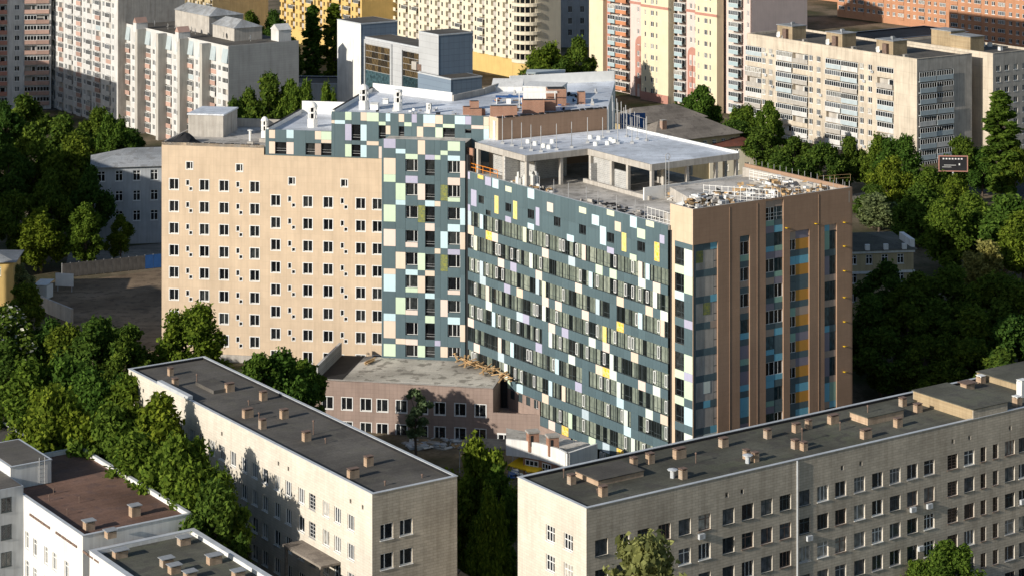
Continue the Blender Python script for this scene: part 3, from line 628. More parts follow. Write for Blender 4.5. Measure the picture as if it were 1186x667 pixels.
def wing_window(u0, z0, wv, style):
    window(wf, u0, z0, wv, WT, 0.055, 0.18, {0: (0.5,), 1: (0.34, 0.5), 2: (0.66,), 3: (0.4, 0.72), 4: (0.5, 0.78)}[style], {0: (0.25,), 1: (), 2: (0.3,), 3: (0.25,), 4: ()}[style], 'dframe', 'gglass', False, 0.0, 'window', 'split' if random.random() < 0.55 else True)
def casement():
    b = MB(); b.box(0, 0.09, -0.06, 0.1, 0, 1.75); b.box(0.45, 0.54, -0.06, 0.1, 0, 1.75); b.box(0.09, 0.45, -0.06, 0.1, 0, 0.09); b.box(0.09, 0.45, -0.06, 0.1, 1.66, 1.75); return b.mesh('casement', MT['frame'])
nwin = 0
for kf in range(9):
    zt = BT0 - kf*PITCH; zb = zt - WT; zs = zb - (PITCH - WT)
    i = 0; u_start = 0.0
    prevcol = False
    for i in range(NM):
        u0, u1 = i*MW, (i+1)*MW
        if kf >= 7 and u1 < 20 + (kf-7)*8:                       # hidden behind the low annex / mauve wall instead of glazing
            continue
        r = random.random()
        if (i*7 + kf*11) % 9 == 0 or r < 0.03:                                             # a full-height colour panel beside a narrow window
            wv = 0.95; c = random.choice(['N', 'G', 'B', 'K', 'S', 'P', 'B', 'S', 'N', 'L'] + (['O', 'Y'] if random.random() < 0.3 else []))
            panel(wf, u0, u0+wv, zb, zt, c, 0.06); holes.append((u0+wv+0.02, u1, zb, zt)); wing_window(u0+wv+0.02, zb, u1-u0-wv-0.02, 2)
        elif r < 0.06: panel(wf, u0, u1, zb, zt, 'teal', 0.05)
        else:
            holes.append((u0, u1, zb, zt)); st = random.choice([0, 0, 1, 2, 3, 4]); wing_window(u0+0.01, zb, MW-0.02, st); nwin += 1
            if random.random() < 0.33: wf.add('casement', cached('casement', casement), u0 + random.choice([0.1, 1.0]), zb+0.35)
        r2 = random.random()
        if kf == 8: continue
        cc = None
        if ((i*5 + kf*3 + (i//7)*2) % 4 == 0 and r2 < 0.85) or (r2 < 0.06 and not prevcol): cc = random.choice(spand_cols)
        elif r2 > 0.985: cc = 'O'
        prevcol = cc is not None
        panel(wf, u0, u1, zs, zb, cc or 'teal', 0.06 if cc else 0.05, 0.01)
wf.add('wall', wall_mesh('wall', TL, -6, ZT-0.02, holes, 0.3, [MT['joint'], MT['dark']]), 0, 0)
# stepped foot: mauve masonry under the first floors at the inner corner
mf = hface(along(TP, A55, 0, 0.07), A55)
mh = [(1.6+2.1*j, 2.7+2.1*j, 0.6, 1.9) for j in range(9)]; mh += [(20+0.5, 21.8, -3.2, -1.6), (23, 24.4, -3.2, -1.6)]
mh1 = [h for h in mh if h[2] > 0 and h[1] < 19.8]
mf.add('mauve_wall', wall_mesh('mauve_wall', 20.0, -6, BT0-7*PITCH-0.03, mh1, 0.3, [MT['mauve'], MT['dark']]), 0, 0)
for h in mh1: window(mf, h[0], h[2], h[1]-h[0], h[3]-h[2], 0.06, 0.2, (0.5,), (), 'frame', 'dglass', False)
mf.add('mauve_wall', wall_mesh('mauve_wall', 28.0, -6, BT0-8*PITCH-0.03, [(21, 22.2, -4.3, -2.9), (24, 25.2, -4.3, -2.9)], 0.3, [MT['mauve'], MT['dark']], 20.0), 0, 0)
# wing body (roof slab at 33.4)
WD = 29.0
i0 = lambda u, w_: along(TP, A55, u, -w_)
hpoly('wing_block', [i0(0.0, 0.36), i0(TL, 0.36), i0(TL+4, 3.0), i0(TL+4, WD), i0(-6, WD), i0(-2, 2.0)], -6, 33.3, 'dark', 'slab')
b = MB(); b.box(0, TL, 0.0, 0.28, 33.3, ZT+0.002); wf.add('parapet', b.mesh('parapet', MT['coping']), 0, 0)
# dark joint and scaffolding couplers where the two facades meet
para(along(TP, A55, -1.0, -0.5), along(TP, A55, -0.05, -0.2), -4, 36.5, 0.35, 'dark', 'corner_post')

def rod(P, z0, h, r=0.07, foot=True):
    def mk():
        b = MB(); b.tube((0, 0, 0), (0, 0, h), r, r*0.8, 6)
        if foot: b.box(-0.28, 0.28, -0.28, 0.28, 0.0, 0.32)
        return b.mesh('steel_rod', MT['steel'])
    obj('steel_rod', cached(('rod', h, r, foot), mk), hosp, (P[0]-MX, P[1]-MY, z0))
# --- end tower of the wing
EP = at(802.5, 242.6, 37.0); ZE = 37.0
ef = hface(EP, R(33.8)); EW = 29.6
# lit flank of the tower (same direction as the teal wing)
lf = hface(along(EP, A55, -5.1, 0), A55); 
fl_holes = []; zz = 31.2
random.seed(9)
panel(lf, 1.1, 5.05, 31.2, 32.0, 'teal')
for kf in range(10):
    zt = 31.2 - kf*PITCH; zb = zt - 2.5
    fl_holes.append((1.1, 3.2, zb, zt)); window(lf, 1.1, zb, 2.1, 2.5, 0.06, 0.3, (0.55,), (0.3,), 'dframe', 'dglass', False)
    panel(lf, 1.1, 3.2, zb-(PITCH-2.5), zb, random.choice(['teal', 'teal', 'B', 'G']))
    panel(lf, 3.2, 5.05, zb, zt, random.choice(['B', 'G', 'teal', 'teal', 'N'])); panel(lf, 3.2, 5.05, zb-(PITCH-2.5), zb, random.choice(['teal', 'teal', 'B', 'V']))
lf.add('wall', wall_mesh('wall', 5.1, -6, ZE, fl_holes, 0.35, [MT['pink'], MT['dark']]), 0, 0)
# recess strip between wing and tower
rf = hface(along(TP, A55, TL, -1.2), A55); rw = math.hypot(along(EP, A55, -5.1, 0)[0]-along(TP, A55, TL, 0)[0], along(EP, A55, -5.1, 0)[1]-along(TP, A55, TL, 0)[1])
rh = []
for kf in range(10):
    zt = 31.2-kf*PITCH
    rh.append((0.1, rw-0.05, zt-2.2, zt)); window(rf, 0.1, zt-2.2, max(0.5, rw-0.15), 2.2, 0.05, 0.2, (0.5,), (), 'dframe', 'dglass', False); panel(rf, 0.1, max(0.6, rw-0.05), zt-PITCH, zt-2.2, ['D', 'E', 'W', 'P'][kf % 4])
rf.add('wall', wall_mesh('wall', max(0.7, rw), -6, ZT, rh, 0.3, [MT['brown'], MT['dark']]), 0, 0)
# end facade strips: (x0, x1 in photo, ztop, column splits, kinds)
def eu(px): return ef.uz(px, 350)[0]
eh = []
def strip(x0, x1, ytop, splits, table, seed):
    random.seed(seed); u0, u1 = eu(x0), eu(x1); ztop = ef.uz((x0+x1)/2, ytop)[1]; us = [u0] + [u0+(u1-u0)*s for s in splits] + [u1]
    eh.append((u0, u1, -6, ztop))
    sb = MB(); sb.poly([(u0, 0.34, -6), (u1, 0.34, -6), (u1, 0.34, ztop), (u0, 0.34, ztop)]); ef.add('strip_backing', sb.mesh('strip_backing', MT['joint']), 0, 0)
    sf = Face(hosp, ef.p(0, 0, -0.25)[0], ef.p(0, 0, -0.25)[1], ef.ang)
    for ci in range(len(us)-1):
        z = ztop; n = 0
        while z > -2:
            for (kk, hh) in table(ci, n, random):
                z1 = z; z0 = z - hh; z = z0
                if kk == 'w': window(sf, us[ci], z0, us[ci+1]-us[ci], hh, 0.06, 0.06, (0.5,) if us[ci+1]-us[ci] > 1.2 else (), (), 'dframe', 'nglass', False, name='strip_window')
                elif kk == 'x': window(sf, us[ci], z0, us[ci+1]-us[ci], hh, 0.05, 0.06, (0.45,), (), 'frame', 'dglass', False, name='strip_window')
                else: panel(sf, us[ci], us[ci+1], z0, z1, kk)
            n += 1
pick = lambda r, a: r.choice(a)
strip(803.6, 831.5, 282, (0.12, 0.42, 0.72), lambda c, n, r: [(pick(r, ['teal', 'teal', 'D', 'teal', 'A', 'teal']), 1.0), (pick(r, ['w', 'w', 'w', 'w', 'M', 'N', 'w']), 1.68), ('w', 1.0)] if c else [('teal', 3.68)], 1)
strip(857, 868.5, 273, (), lambda c, n, r: [('teal', 0.9), (pick(r, ['x', 'x', 'w', 'A', 'W']), 1.9), (pick(r, ['E', 'A', 'D', 'A']), 0.88)], 2)
strip(887, 907.5, 232, (0.52,), lambda c, n, r: [(pick(r, ['teal', 'D', 'A', 'W']), 1.0), (pick(r, ['teal', 'x', 'x', 'w']), 1.9), (pick(r, ['A', 'teal', 'E', 'teal']), 0.78)], 3)
strip(915, 937.5, 267, (0.33,), lambda c, n, r: [(pick(r, ['teal', 'D', 'A', 'E', 'W']), 1.2), ('x' if c == 0 else 'Q', 1.55), ('teal', 0.93)], 4)
strip(955, 969.3, 260, (0.47,), lambda c, n, r: [(pick(r, ['teal', 'D', 'A', 'D']), 0.95), (pick(r, ['w', 'w', 'E', 'W', 'A']), 2.73)], 5)
ef.add('wall', wall_mesh('wall', EW, -6, ZE, eh, 0.34, [MT['brown'], MT['brown']]), 0, 0)
# shallow ribs on the brown wall, copings and yellow tie brackets
for x in (845, 877, 948):
    u = eu(x); b = MB(); b.box(u-0.03, u+0.03, -0.045, 0.0, -6, ZE-0.4); ef.add('wall_rib', b.mesh('wall_rib', MT['brown']), 0, 0)
for (x, y) in ((944, 259), (977, 257.5), (977, 285), (977, 313.5), (977, 344), (977, 372), (977, 400.5), (977, 430), (910, 264)):
    u, z = ef.uz(x, y); b = MB(); b.box(-0.14, 0.14, -0.4, -0.02, -0.04, 0.04); b.tube((0.1, -0.3, 0), (0.9, -0.02, -0.15), 0.03, 0.03, 5); ef.add('tie_bracket', b.mesh('tie_bracket', MT['yellow']), u, z)
hpoly('tower_block', [along(EP, A55, -4.9, -0.5), along(EP, A55, -0.2, -0.45), along(EP, R(33.8), EW-0.05, -0.5), along(along(EP, R(33.8), EW-0.05, 0), A55, -23, 0), along(along(EP, A55, -23, 0), R(33.8), 14, 0), along(along(EP, A55, -9, 0), R(33.8), 9, 0), along(along(EP, A55, -9, 0), R(33.8), 2, 0)], -6, ZE-1.9, 'concrete', 'slab')
para(along(EP, A55, -5.0, -0.2), along(EP, A55, -0.25, -0.2), ZE-1.2, ZE-0.002, 0.3, 'concrete')
para(along(EP, R(33.8), 0.2, -0.2), along(EP, R(33.8), eu(884), -0.2), ZE-1.2, ZE-0.002, 0.3, 'concrete')
para(along(EP, R(33.8), eu(908), -0.2), along(EP, R(33.8), EW-0.1, -0.2), ZE-1.2, ZE-0.002, 0.3, 'concrete')
ec = along(EP, R(33.8), EW, 0)
para(ec, along(ec, A55, -24, 0), -6, ZE-0.01, 0.3, 'brown', 'wall'); para(along(ec, R(33.8), -0.4), along(along(ec, R(33.8), -0.4), A55, -24, 0), ZE-2.2, ZE-0.5, 0.3, 'concrete', 'parapet')
for kk in range(26): rod(along(EP, R(33.8), 0.6+kk*1.12, -0.35), ZE-1.9, 2.2+0.5*((kk*7) % 3), 0.035, False)
for kk in range(16): rod(along(ec, A55, -1.0-kk*1.4, -0.5), ZE-1.9, 2.6, 0.04, False)
para(along(ec, A55, -24.2, 0), along(along(EP, A55, -24.2, 0), R(33.8), 10, 0), 30, 35.2, 0.25, 'whitepaint', 'parapet')

# --- open concrete frame storey on the wing roof
ZR = 38.5
CAN = [at(551, 165, ZR), at(609, 180.5, ZR), at(681, 172.5, ZR), at(754, 190.8, ZR), at(855.5, 177.5, ZR), at(727, 148.5, ZR)]
bk = [along(bc, R(31), 19.0, 0.25), along(bc, R(31), 0.2, 0.25), along(PP, A45, uc, 0.3)]
hpoly('frame_roof', CAN + bk, ZR-0.95, ZR-0.12, 'concrete', 'roofwhite')
for (p, q) in zip(CAN[:5], CAN[1:6]): para(p, q, ZR-0.96, ZR, 0.25, 'concrete', 'fascia_beam')
para(CAN[5], CAN[4], ZR-0.11, ZR+0.25, 0.3, 'whitepaint')
def post(P, z0=33.3, z1=ZR-0.95, s=0.5, ang=A55):
    b = MB(); b.box(-s/2, s/2, -s/2, s/2, z0, z1); obj('concrete_post', b.mesh('concrete_post', MT['concrete']), hosp, (P[0]-MX, P[1]-MY, 0), ang)
def lerp(p, q, t): return (p[0]+(q[0]-p[0])*t, p[1]+(q[1]-p[1])*t)
inn = lambda p, q, t, d: along(lerp(p, q, t), math.atan2(q[1]-p[1], q[0]-p[0]), 0, -d)
for (a, c, ts) in ((0, 1, (0.02, 0.55, 0.985)), (1, 2, (0.58,)), (2, 3, (0.02, 0.36, 0.62, 0.985)), (3, 4, (0.42, 0.75, 0.985)), ):
    for t in ts: post(inn(CAN[a], CAN[c], t, 0.35))
for t in (0.3, 0.6, 0.9): post(lerp(inn(CAN[5], CAN[4], t, -0.4), CAN[3], 0.0))
post(inn(CAN[3], CAN[4], 0.5, 8)); post(inn(CAN[2], CAN[3], 0.75, 5.5)); post(inn(CAN[2], CAN[3], 0.4, 9))
# block infill walls
def infill(p, q, z0=33.3, z1=ZR-0.96, mat='block'):
    d = math.hypot(q[0]-p[0], q[1]-p[1]); f = hface(p, math.atan2(q[1]-p[1], q[0]-p[0])); b = MB(); b.box(0, d, 0, 0.3, z0, z1); f.add('block_wall', b.mesh('block_wall', MT[mat]), 0, 0)
infill(inn(CAN[2], CAN[3], 0.04, 0.6), inn(CAN[2], CAN[3], 0.34, 0.6)); infill(inn(CAN[2], CAN[3], 0.38, 0.6), inn(CAN[2], CAN[3], 0.6, 0.6), 33.3, 36.2)
infill(inn(CAN[1], CAN[2], 0.0, 6), inn(CAN[1], CAN[2], 1.0, 6)); infill(inn(CAN[0], CAN[1], 0.0, 3.2), inn(CAN[0], CAN[1], 0.5, 3.2)); infill(inn(CAN[0], CAN[1], 0.62, 2.6), inn(CAN[0], CAN[1], 0.9, 2.6), 33.3, 37)
infill(inn(CAN[3], CAN[4], 0.0, 15), inn(CAN[3], CAN[4], 0.45, 15), 33.3, 36.4)
infill(lerp(CAN[0], CAN[1], -0.03), along(lerp(CAN[0], CAN[1], -0.03), A55, -1.6, 0), 33.0, 37.4, 'redbrick')
# kerb of raised slab, rods, vents, rails and clutter
para(inn(CAN[2], CAN[3], 0.0, -0.7), inn(CAN[2], CAN[3], 1.05, -0.7), 33.3, 33.9, 0.5, 'concrete', 'slab_kerb')
RZ = ZR-0.12
for (x, y, h) in ((582,167,4.6),(593,169.5,4.1),(604,172.5,4.1),(615,175,4.1),(626.5,176.5,4.1),(644.5,174,4.1),(662,171.5,4.1),(680.5,166,4.1),(698,160,3.3),(704.5,153.5,4.2),(715.5,167,6.6),(726,159,4.4),(732,166.5,4.2),(738,162,4.0),(749,163.5,3.9)): rod(at(x, y, RZ), RZ, h)
for (x, y) in ((612,166),(620,168.5),(630,171),(636,172.5),(640,166),(684,161),(694,162),(690,169),(708,164),(712,166),(704,168)):
    P = at(x, y, RZ); o = hosp
    def mkv():
        b = MB(); b.lathe(0, 0, [(0.42, 0), (0.42, 0.55), (0.3, 0.55), (0.3, 0.62)], 10); return b.mesh('roof_vent', MT['whitepaint'])
    obj('roof_vent', cached('rv', mkv), hosp, (P[0]-MX, P[1]-MY, RZ))
for u in (14.5, 18.5, 22, 25.5, 29.5, 33.5, 37.5, 41.5, 45): rod(i0(u, 0.7 + (u % 3)*0.4), 33.3, 2.6, 0.05, False)
def rail(p, q, z, h=1.1, mat='orange', n=5, bars=2, name='guard_rail', r=0.05):
    d = math.hypot(q[0]-p[0], q[1]-p[1]); b = MB()
    for i in range(n): b.tube((d*i/(n-1), 0, 0), (d*i/(n-1), 0, h), r, r, 5)
    for i in range(bars): b.tube((0, 0, h*(i+1)/bars-0.02), (d, 0, h*(i+1)/bars-0.02), r, r, 5)
    return obj(name, b.mesh(name, MT[mat]), hosp, (p[0]-MX, p[1]-MY, z), math.atan2(q[1]-p[1], q[0]-p[0]))
rail(i0(-0.8, 0.6), i0(7.5, 0.6), 34.0, 1.2, 'orange', 5)
# white guard fences around the tower roof edge
def fence(p, q, z, h=1.6):
    d = math.hypot(q[0]-p[0], q[1]-p[1]); n = max(3, int(d/0.9)); b = MB()
    for i in range(n+1): b.box(d*i/n-0.035, d*i/n+0.035, -0.03, 0.03, 0, h)
    for zz_ in (0.2, 0.7, 1.2, h-0.1): b.box(0, d, -0.015, 0.015, zz_-0.03, zz_+0.03)
    obj('guard_fence', b.mesh('guard_fence', MT['whitepaint']), hosp, (p[0]-MX, p[1]-MY, z), math.atan2(q[1]-p[1], q[0]-p[0]))
fence(i0(TL-5.5, 0.6), i0(TL, 0.6), 33.3, 2.4); fence(along(EP, R(33.8), eu(887), -0.3), along(EP, R(33.8), eu(907.5), -0.3), ZE-3.4, 2.2)
fence(along(EP, R(33.8), eu(866), -10), along(EP, R(33.8), eu(905), -0.8), ZE-1.1, 2.0); fence(at(868, 209, 35.9), at(905, 217, 35.9), 35.9, 1.6)
rail(at(948, 212, 35.9), at(985, 209.5, 35.9), 35.9, 1.0, 'wood', 3, 2, 'guard_rail', 0.03); 
# little white mast on the tower corner, hoop ladders
b = MB(); b.tube((0, 0, 0), (0, 0, 2.2), 0.09, 0.05, 6); b.tube((-0.5, 0, 0), (0, 0, 0.9), 0.07, 0.07, 5); b.tube((0.5, 0, 0), (0, 0, 0.9), 0.07, 0.07, 5); P = along(EP, A55, -3.3, -0.8); obj('tripod_mast', b.mesh('tripod_mast', MT['whitepaint']), hosp, (P[0]-MX, P[1]-MY, ZE-1.1))
def ladder(P, z, h, ang=0):
    b = MB(); b.tube((-0.3, 0, 0), (-0.3, 0, h), 0.05, 0.05, 5); b.tube((0.3, 0, 0), (0.3, 0, h), 0.05, 0.05, 5)
    for i in range(int(h/0.5)): b.tube((-0.3, 0, 0.3+i*0.5), (0.3, 0, 0.3+i*0.5), 0.03, 0.03, 4)
    n = 10
    for i in range(n): b.tube((0.45*math.cos(math.pi*2*i/n), -0.1, h+0.5*math.sin(math.pi*2*i/n)), (0.45*math.cos(math.pi*2*(i+1)/n), -0.1, h+0.5*math.sin(math.pi*2*(i+1)/n)), 0.05, 0.05, 4)
    obj('roof_ladder', b.mesh('roof_ladder', MT['steel']), hosp, (P[0]-MX, P[1]-MY, z), ang)
ladder(inn(CAN[3], CAN[4], 0.14, -0.9), 33.3, 6.3, A35); ladder(at(893, 218, 35.9), 35.9, 1.4, A35)
# clutter of building material (uncountable)
def clutter(name, pts, n, seed, mats, smin, smax, hmax, label):
    random.seed(seed); b = MB(); k = len(pts)
    for i in range(n):
        t, s = random.random(), random.random(); p = lerp(lerp(pts[0], pts[1], t), lerp(pts[3], pts[2], t), s); l = random.uniform(smin, smax)
        b.obox((p[0], p[1], pts_z + random.uniform(0.03, hmax)), (l, random.uniform(0.08, l*0.6), random.uniform(0.06, 0.5)), random.uniform(0, 3.14), random.randrange(len(mats)), random.uniform(-0.4, 0.4) if random.random() < 0.3 else 0)
    o = obj(name, b.mesh(name, [MT[m] for m in mats])); tag(o, label, 'rubble', kind='stuff'); return o
pts_z = 35.15
clutter('building_rubble', [along(EP, A55, -5, -1.2), along(EP, R(33.8), 9, -1.0), along(EP, R(33.8), 12, -9), along(EP, A55, -8, -7)], 150, 4, ['concrete', 'whitepaint', 'wood', 'dark', 'steel'], 0.3, 1.7, 1.9, 'pale planks, blocks and scraps scattered on the tower roof')
clutter('building_rubble', [along(EP, R(33.8), 18, -0.8), along(EP, R(33.8), 29, -0.8), along(EP, R(33.8), 28, -14), along(EP, R(33.8), 15, -14)], 150, 5, ['concrete', 'whitepaint', 'wood', 'wood', 'steel'], 0.3, 1.6, 1.9, 'boards and wrapped bales on the far corner of the tower roof')
pts_z = 33.3
clutter('building_rubble', [i0(9, 1.0), i0(20, 1.0), i0(19, 4), i0(10, 3.5)], 70, 6, ['concrete', 'whitepaint', 'wood', 'dark'], 0.25, 1.1, 0.4, 'loose rubble behind the parapet of the teal wing')
clutter('building_rubble', [i0(26, 2.5), i0(44, 1.2), i0(46, 4), i0(30, 5)], 60, 8, ['dark', 'bitumen', 'concrete', 'dark'], 0.3, 1.3, 0.2, 'dark scraps strewn over the bare concrete roof')
clutter('building_rubble', [inn(CAN[3], CAN[4], 0.1, 2), inn(CAN[3], CAN[4], 0.9, 2), inn(CAN[3], CAN[4], 0.9, -3), inn(CAN[3], CAN[4], 0.1, -5)], 120, 11, ['concrete', 'steel', 'wood', 'whitepaint'], 0.3, 1.8, 0.8, 'site material piled under the open concrete frame')
# upright pale board bundles
random.seed(13)
bb = thing('board_stack', 'bundle of upright pale boards beside the roof frame post', 'boards', (*i0(13.2, 2.2), 33.3))
for i in range(14):
    b = MB(); hgt = random.uniform(1.2, 2.6); b.box(-0.12, 0.12, -0.3, 0.3, 0, hgt); obj('board', b.mesh('board', MT['whitepaint']), bb, (-1.6+i*0.25, random.uniform(-0.5, 0.5), 0), random.uniform(-0.3, 0.3))
# --- things on the peach and attic roofs
PH = along(PP, A45, 1.6, -9.0); 
hb = MB(); hb.box(0, 6.2, 0, 8, ZP1-0.5, ZP1+3.2); o = obj('stair_head', hb.mesh('stair_head', MT['concrete']), hosp, (PH[0]-MX, PH[1]-MY, 0), A45)
hb = MB(); hb.box(-0.15, 6.35, -0.15, 8.15, ZP1+3.2, ZP1+3.45); obj('stair_head_roof', hb.mesh('stair_head_roof', MT['roofwhite']), o)
b = MB(); random.seed(2)
ring = [(1.0 - i/5.0) for i in range(6)]
b.lathe(0, 0, [(2.5, 0), (2.0, 0.35), (1.3, 0.95), (0.6, 1.5), (0.1, 1.7)], 11); me = b.mesh('tar_heap', MT['bitumen'])
for v in me.vertices: v.co.x += random.uniform(-.25, .25); v.co.y += random.uniform(-.25, .25)
P = along(PP, A45, 3.0, -3.0); tag(obj('tar_heap', me, None, (P[0], P[1], ZP1-0.5)), 'black heap of bitumen scraps on the peach wing roof', 'heap')
pipe(hosp, *[a-b_ for a, b_ in zip(along(PP, A45, 13.8, -5), (MX, MY))], ZP1-0.5, 2.0, 0.22, 'whitepaint')
b = MB(); b.box(0, 1.2, 0, 0.7, 0, 0.6); P = along(PP, A45, 15.2, -5.5); obj('roof_box', b.mesh('roof_box', MT['concrete']), hosp, (P[0]-MX, P[1]-MY, ZP1-0.5), A45)
b = MB(); b.box(0, 1.0, 0, 0.6, 0, 0.45); P = along(PP, A45, 13.9, -3.0); obj('roof_box', b.mesh('roof_box', MT['concrete']), hosp, (P[0]-MX, P[1]-MY, ZP1-0.5), A45)
def vent_tower(x, y, z, h, r, dome=True):
    P = at(x, y, z); b = MB(); b.lathe(0, 0, [(r, 0), (r, h*0.32), (r*0.86, h*0.33), (r*0.86, h*0.36)], 10)
    for i in range(6):
        t = i*math.pi/3; b.box(r*0.8*math.cos(t)-0.1, r*0.8*math.cos(t)+0.1, r*0.8*math.sin(t)-0.1, r*0.8*math.sin(t)+0.1, h*0.36, h*0.8)
    b.lathe(0, 0, [(r*0.5, h*0.36), (r*0.5, h*0.8)], 8, 1); b.lathe(0, 0, [(r*0.95, h*0.56), (r*0.95, h*0.62)], 10)
    b.lathe(0, 0, [(r*1.05, h*0.8), (r*0.98, h*0.86)] + ([(r*0.75, h*0.94), (r*0.3, h)] if dome else [(r*0.98, h*0.9)]), 12)
    obj('vent_tower', b.mesh('vent_tower', [MT['whitepaint'], MT['dark']]), hosp, (P[0]-MX, P[1]-MY, z))
vent_tower(362, 147.5, ZA1-0.55, 4.2, 0.85); vent_tower(421.5, 127, ZA2-0.55, 4.2, 0.85); vent_tower(461, 128, ZA2-0.55, 3.8, 0.75, False); vent_tower(306.5, 160, ZP1-0.5, 3.6, 0.6); vent_tower(497, 131.5, ZA2-0.55, 1.9, 0.45, False)
for (x, y, w_, d_, h_) in ((434, 127, 1.3, 1.1, 0.9), (447, 120, 0.9, 0.8, 0.6)):
    P = at(x, y, ZA2-0.55); b = MB(); b.box(-w_/2, w_/2, -d_/2, d_/2, 0, h_); b.box(-w_*0.55, w_*0.55, -d_*0.55, d_*0.55, h_+0.15, h_+0.25); obj('roof_box', b.mesh('roof_box', MT['whitepaint']), hosp, (P[0]-MX, P[1]-MY, ZA2-0.55), A45)
def shaft(x, y, w_, d_, h_, mat='redbrick', z=None):
    z = ZA2-0.55 if z is None else z; P = at(x, y, z); b = MB(); b.box(-w_/2, w_/2, 0, d_, 0, h_); b.box(-w_/2+0.15, w_/2-0.15, 0.15, d_-0.15, h_, h_+0.02, 1); obj('brick_shaft', b.mesh('brick_shaft', [MT[mat], MT['dark']]), hosp, (P[0]-MX, P[1]-MY, z), R(4))
shaft(541, 133.5, 1.3, 1.2, 1.3); shaft(549.5, 127, 1.5, 1.3, 1.3); shaft(551, 135, 2.0, 1.0, 1.2); shaft(558, 134, 1.2, 0.9, 1.0); shaft(583.5, 135.5, 4.4, 1.2, 1.7)
shaft(618, 132, 3.6, 1.6, 2.2); shaft(634, 129, 2.8, 1.6, 1.8); shaft(645, 123, 3.2, 3.0, 2.8); shaft(673.5, 121, 1.3, 1.2, 2.0)
P = at(622, 125, ZA2-0.55); b = MB(); b.box(-3.4, 3.4, 0, 0.1, 2.4, 2.55); 
for xx in (-3, -1, 1, 3): b.box(xx-0.06, xx+0.06, 0, 0.1, 0, 2.4)
for xx in (-3, -1, 1, 3): b.box(xx-0.06, xx+0.06, 1.6, 1.7, 0, 2.4)
b.box(-3.4, 3.4, 1.6, 1.7, 2.4, 2.55); obj('shed_frame', b.mesh('shed_frame', MT['whitepaint']), hosp, (P[0]-MX, P[1]-MY, ZA2-0.55))
P = at(606, 117, ZA2-0.55); b = MB(); b.box(0, 6.5, 0, 6, 0, 2.3); b.box(-0.1, 6.6, -0.1, 6.1, 2.3, 2.5); obj('stair_head', b.mesh('stair_head', MT['white']), hosp, (P[0]-MX, P[1]-MY, ZA2-0.55), R(-12))
P = at(569, 106, ZA2-0.55); b = MB(); b.box(0, 5.5, 0, 4, 0, 0.8); b.poly([(0, 0, 0.8), (5.5, 0, 0.8), (5.5, 4, 1.7), (0, 4, 1.7)], 0); b.poly([(0, 0, 0.8), (0, 4, 1.7), (0, 4, 0.8)]); b.poly([(5.5, 0, 0.8), (5.5, 4, 0.8), (5.5, 4, 1.7)]); b.poly([(5.5, 4, 0.8), (0, 4, 0.8), (0, 4, 1.7), (5.5, 4, 1.7)]); obj('stair_head', b.mesh('stair_head', MT['white']), hosp, (P[0]-MX, P[1]-MY, ZA2-0.55), R(-4))
for (x, y) in ((690, 108.5), (686, 120), (596, 110)): rod(at(x, y, ZA2-0.55), ZA2-0.55, 0.8, 0.25, True)
b = MB(); P = at(574, 121, ZA2-0.55)
b.box(0, 4.6, 0, 1.6, 1.1, 1.25, 1); b.box(0.1, 0.25, 0.1, 1.5, 0, 1.1); b.box(4.3, 4.45, 0.1, 1.5, 0, 1.1); b.box(1.8, 2.6, 0.3, 1.2, 0, 0.9); tag(obj('blue_trestle', b.mesh('blue_trestle', [MT['whitepaint'], MT['bluesheet']]), None, (P[0], P[1], ZA2-0.55)), 'low table with blue sheet on the pale upper roof', 'table')
# lattice of scaffold tubes at the end of the brown wall
sc_ = thing('scaffold', 'grey tube scaffold leaning at the end of the brown roof wall', 'scaffold', (*along(be, R(31), 1.2, 0), 34))
random.seed(4)
for i in range(8):
    b = MB(); b.tube((i*0.75, 0, 0), (i*0.75, 3.0, 9.5-i*0.55), 0.06, 0.06, 5); obj('scaffold_tube', b.mesh('scaffold_tube', MT['steel']), sc_)
for i in range(4):
    b = MB(); b.tube((0, 0.4+i*0.8, 1.0+i*2.1), (5.4, 0.4+i*0.8, 0.8+i*1.6), 0.05, 0.05, 5); obj('scaffold_tube', b.mesh('scaffold_tube', MT['steel']), sc_)
for i in range(4):
    b = MB(); b.tube((i*1.8, 0, 0), (i*1.8, 0, 8.8-i*0.9), 0.06, 0.06, 5); obj('scaffold_tube', b.mesh('scaffold_tube', MT['steel']), sc_)
# sign hoarding behind
b = MB(); b.box(0, 4.5, 0, 0.2, 24, 37.5); P = at(704, 150, 38); tag(obj('blue_hoarding', b.mesh('blue_hoarding', MT['bluesheet']), None, (P[0]+3, P[1]+20, 0), R(8)), 'dark blue hoarding sheet behind the roof scaffold', 'hoarding')

pts_z = ZA2-0.53
clutter('roof_rubble', [at(440, 122, ZA2), at(520, 124, ZA2), at(540, 134, ZA2), at(430, 130, ZA2)], 26, 61, ['whitepaint', 'concrete', 'steel', 'dark'], 0.2, 0.8, 0.25, 'small scraps scattered over the pale attic roof above the teal column')
clutter('roof_rubble', [at(565, 112, ZA2), at(660, 104, ZA2), at(690, 122, ZA2), at(575, 133, ZA2)], 60, 62, ['redbrick', 'concrete', 'bluesheet', 'wood', 'dark'], 0.3, 1.2, 0.5, 'bricks, sheets and scraps around the brick shafts on the rear roof')

# ================================================================== foreground blocks
GA = R(TH)
def uz_cols(face, pxs, py=600): return [face.uz(x, py)[0] for x in pxs]
